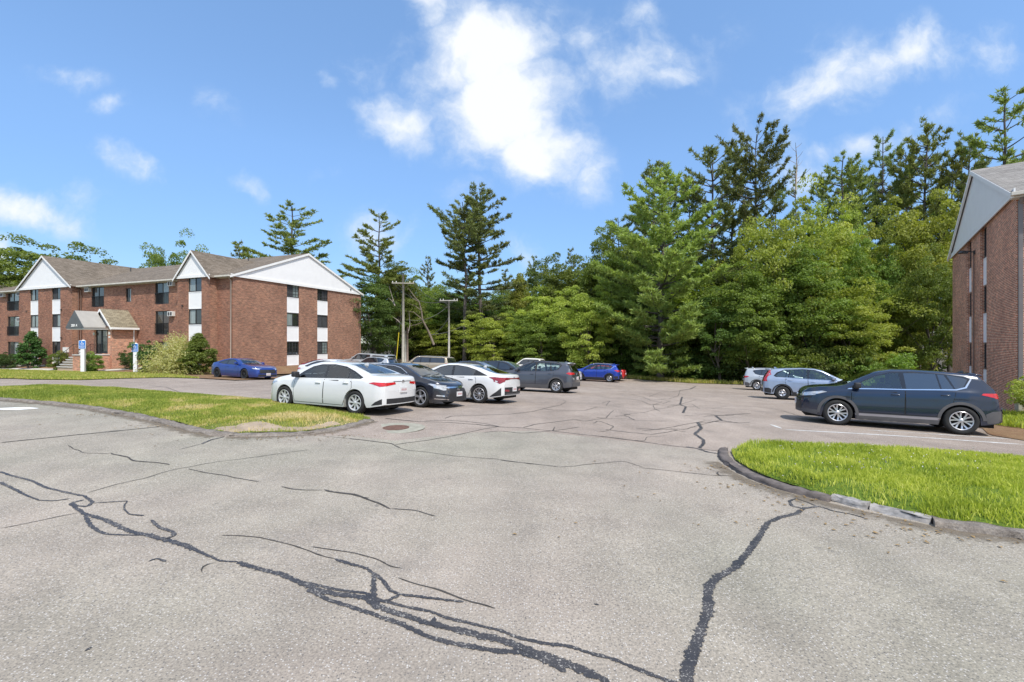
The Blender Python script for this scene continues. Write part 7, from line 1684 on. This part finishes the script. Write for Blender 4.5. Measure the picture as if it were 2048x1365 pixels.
# ---------------------------------------------------------------- utility poles, guy wire and lines
M_POLE = simple('weathered_pole', (.33, .31, .26), .9, var=.25, vscale=3, bump=.4); M_POLEG = simple('grey_pole', (.42, .40, .36), .85, var=.2); M_WIRE = simple('black_cable', (.06, .06, .06), .6)
def P3(px, py, Y): return Vector(((px - CX) / F * Y, Y, CAMZ + (CY - py) / F * Y))
def upole(px, pyt, Y, arm, r, mat, label, rot):
    x = (px - CX) / F * Y; z = G(x, Y); H = CAMZ + (CY - pyt) / F * Y - z; t = empty('utility_pole', (x, Y, z), R(rot)); tag(t, label, 'utility pole')
    m = MB(); m.tube([(0, 0, -.3), (0, 0, H * .5), (0, 0, H)], [r, r * .85, r * .68], 10); m.build('pole', mat, t, True)
    if arm:
        w, za = arm; m = MB(); m.box(-w / 2, w / 2, -r - .1, -r + .02, H - za, H - za + .13); a = m.build('crossarm', mat, t)
        for k in (-.46, -.3, .3, .46):
            m = MB(); m.lathe([(0, .0), (.04, 0), (.05, .06), (.035, .09), (.05, .14), (0, .17)], 8, Matrix.Translation((k * w, -r - .04, H - za + .13))); m.build('insulator', M_BOXW, a, True)
        m = MB(); m.tube([(-w * .3, -r - .03, H - za), (0, -r, H - za - .6)], .02, 5); m.build('brace', M_FRAME, t); m = MB(); m.tube([(w * .3, -r - .03, H - za), (0, -r, H - za - .6)], .02, 5); m.build('brace', M_FRAME, t)
    return t
upole(806.5, 549, 54, (2.6, 1.15), .19, M_POLE, 'tall weathered wooden utility pole with crossarm right of the brick gable', 8)
upole(815, 655, 54.3, None, .13, simple('brown_stub_pole', (.20, .15, .12), .9, var=.2), 'short brown stub pole standing against the tall utility pole', 0)
upole(811.5, 662, 54.1, None, .07, M_POLEG, 'slim grey conduit pole beside the tall utility pole', 0)
upole(898, 601, 57, (2.3, .12), .14, M_POLEG, 'smaller grey utility pole with crossarm among the trees', -4)
m = MB(); a, b = P3(804, 596, 54), P3(792, 730, 53.6); m.tube([a, b], .014, 5); o = m.build('guy_wire', M_WIRE); tag(o, 'steel guy wire slanting down from the tall utility pole', 'wire')
m = MB(); m.tube([a.lerp(b, .52), b], .045, 6); m.build('guy_guard', simple('yellow_guard', (.62, .50, .03), .5), o)
def cable(p, q, sag, label, r=.028):
    m = MB(); m.tube([p.lerp(q, k / 12) + Vector((0, 0, -sag * 4 * (k / 12) * (1 - k / 12))) for k in range(13)], r, 5); o = m.build('power_line', M_WIRE); tag(o, label, 'power line')
cable(P3(786, 568, 54), P3(885, 604, 57), .9, 'power line between the two crossarms, outer left'); cable(P3(825, 566, 54), P3(911, 604, 57), .9, 'power line between the two crossarms, right')
cable(P3(897, 636, 57), P3(856, 672, 56), .5, 'cable looping down from the grey utility pole', .025); cable(P3(858, 670, 56), P3(930, 650, 58), .3, 'low cable crossing behind the grey utility pole')
cable(P3(815, 640, 54), P3(897, 612, 57), .7, 'lower cable running from the tall pole to the grey pole')
x, y = (777 - CX) / F * 56, 56; t = empty('street_lamp', (x, y, G(x, y))); tag(t, 'small white lantern on a thin grey post behind the far pickup', 'street lamp')
m = MB(); m.tube([(0, 0, 0), (0, 0, 2.6)], .045, 8); m.build('post', M_POLEG, t); m = MB(); m.lathe([(.05, 2.6), (.16, 2.68), (.2, 3.0), (.06, 3.12), (0, 3.16)], 10); m.build('lantern', M_BOXW, t)
# bent bare trunk and bare limbs beside the pole
m = MB(); Q = [P3(p[0], p[1], 56) for p in ((868, 690), (858, 665), (845, 640), (843, 622), (838, 604), (826, 590), (815, 574))]; m.tube(Q, [.15, .13, .11, .10, .08, .06, .04], 7)
for L in (((845, 640), (828, 625), (812, 622)), ((838, 604), (826, 598), (816, 585)), ((843, 622), (830, 612), (817, 607)), ((845, 645), (832, 650), (818, 652))): m.tube([P3(a_, b_, 56 - .2 * k) for k, (a_, b_) in enumerate(L)], [.06, .04, .015], 5)
o = m.build('bent_snag', simple('brown_dead_wood', (.17, .135, .10), .9, var=.3), None, True); tag(o, 'bent bare broken trunk leaning towards the tall utility pole', 'dead tree')
m = MB()
for L in (((806, 652), (794, 640), (780, 630), (776, 640)), ((790, 612), (784, 602), (776, 596)), ((790, 612), (783, 590), (778, 572)), ((818, 625), (820, 650), (816, 668))): m.tube([P3(a_, b_, 55) for a_, b_ in L], [.06, .05, .035, .015][:len(L)], 5)
o = m.build('bare_limbs', M_DEAD, None, True); tag(o, 'thin bare limbs poking out of the tree behind the tall pole', 'dead tree')
# leaning stake and stone at the right building corner
m = MB(); m.tube([(17.55, 16.6, G(17.5, 16.6)), (17.62, 16.7, G(17.5, 16.6) + .95)], .02, 6); m.tube([(17.62, 16.7, G(17.5, 16.6) + .95), (17.85, 16.72, G(17.5, 16.6) + .55)], .028, 6); o = m.build('bent_stake', M_POLEG); tag(o, 'thin bent metal stake leaning at the right brick corner', 'stake')
m = MB(); b_ = G(18.4, 16.4); m.box(18.2, 18.4, 16.35, 16.5, b_ - .1, b_ + .62, ch=.03); o = m.build('short_post', M_POLE); tag(o, 'short grey wooden post by the shrub at the right brick corner', 'post')
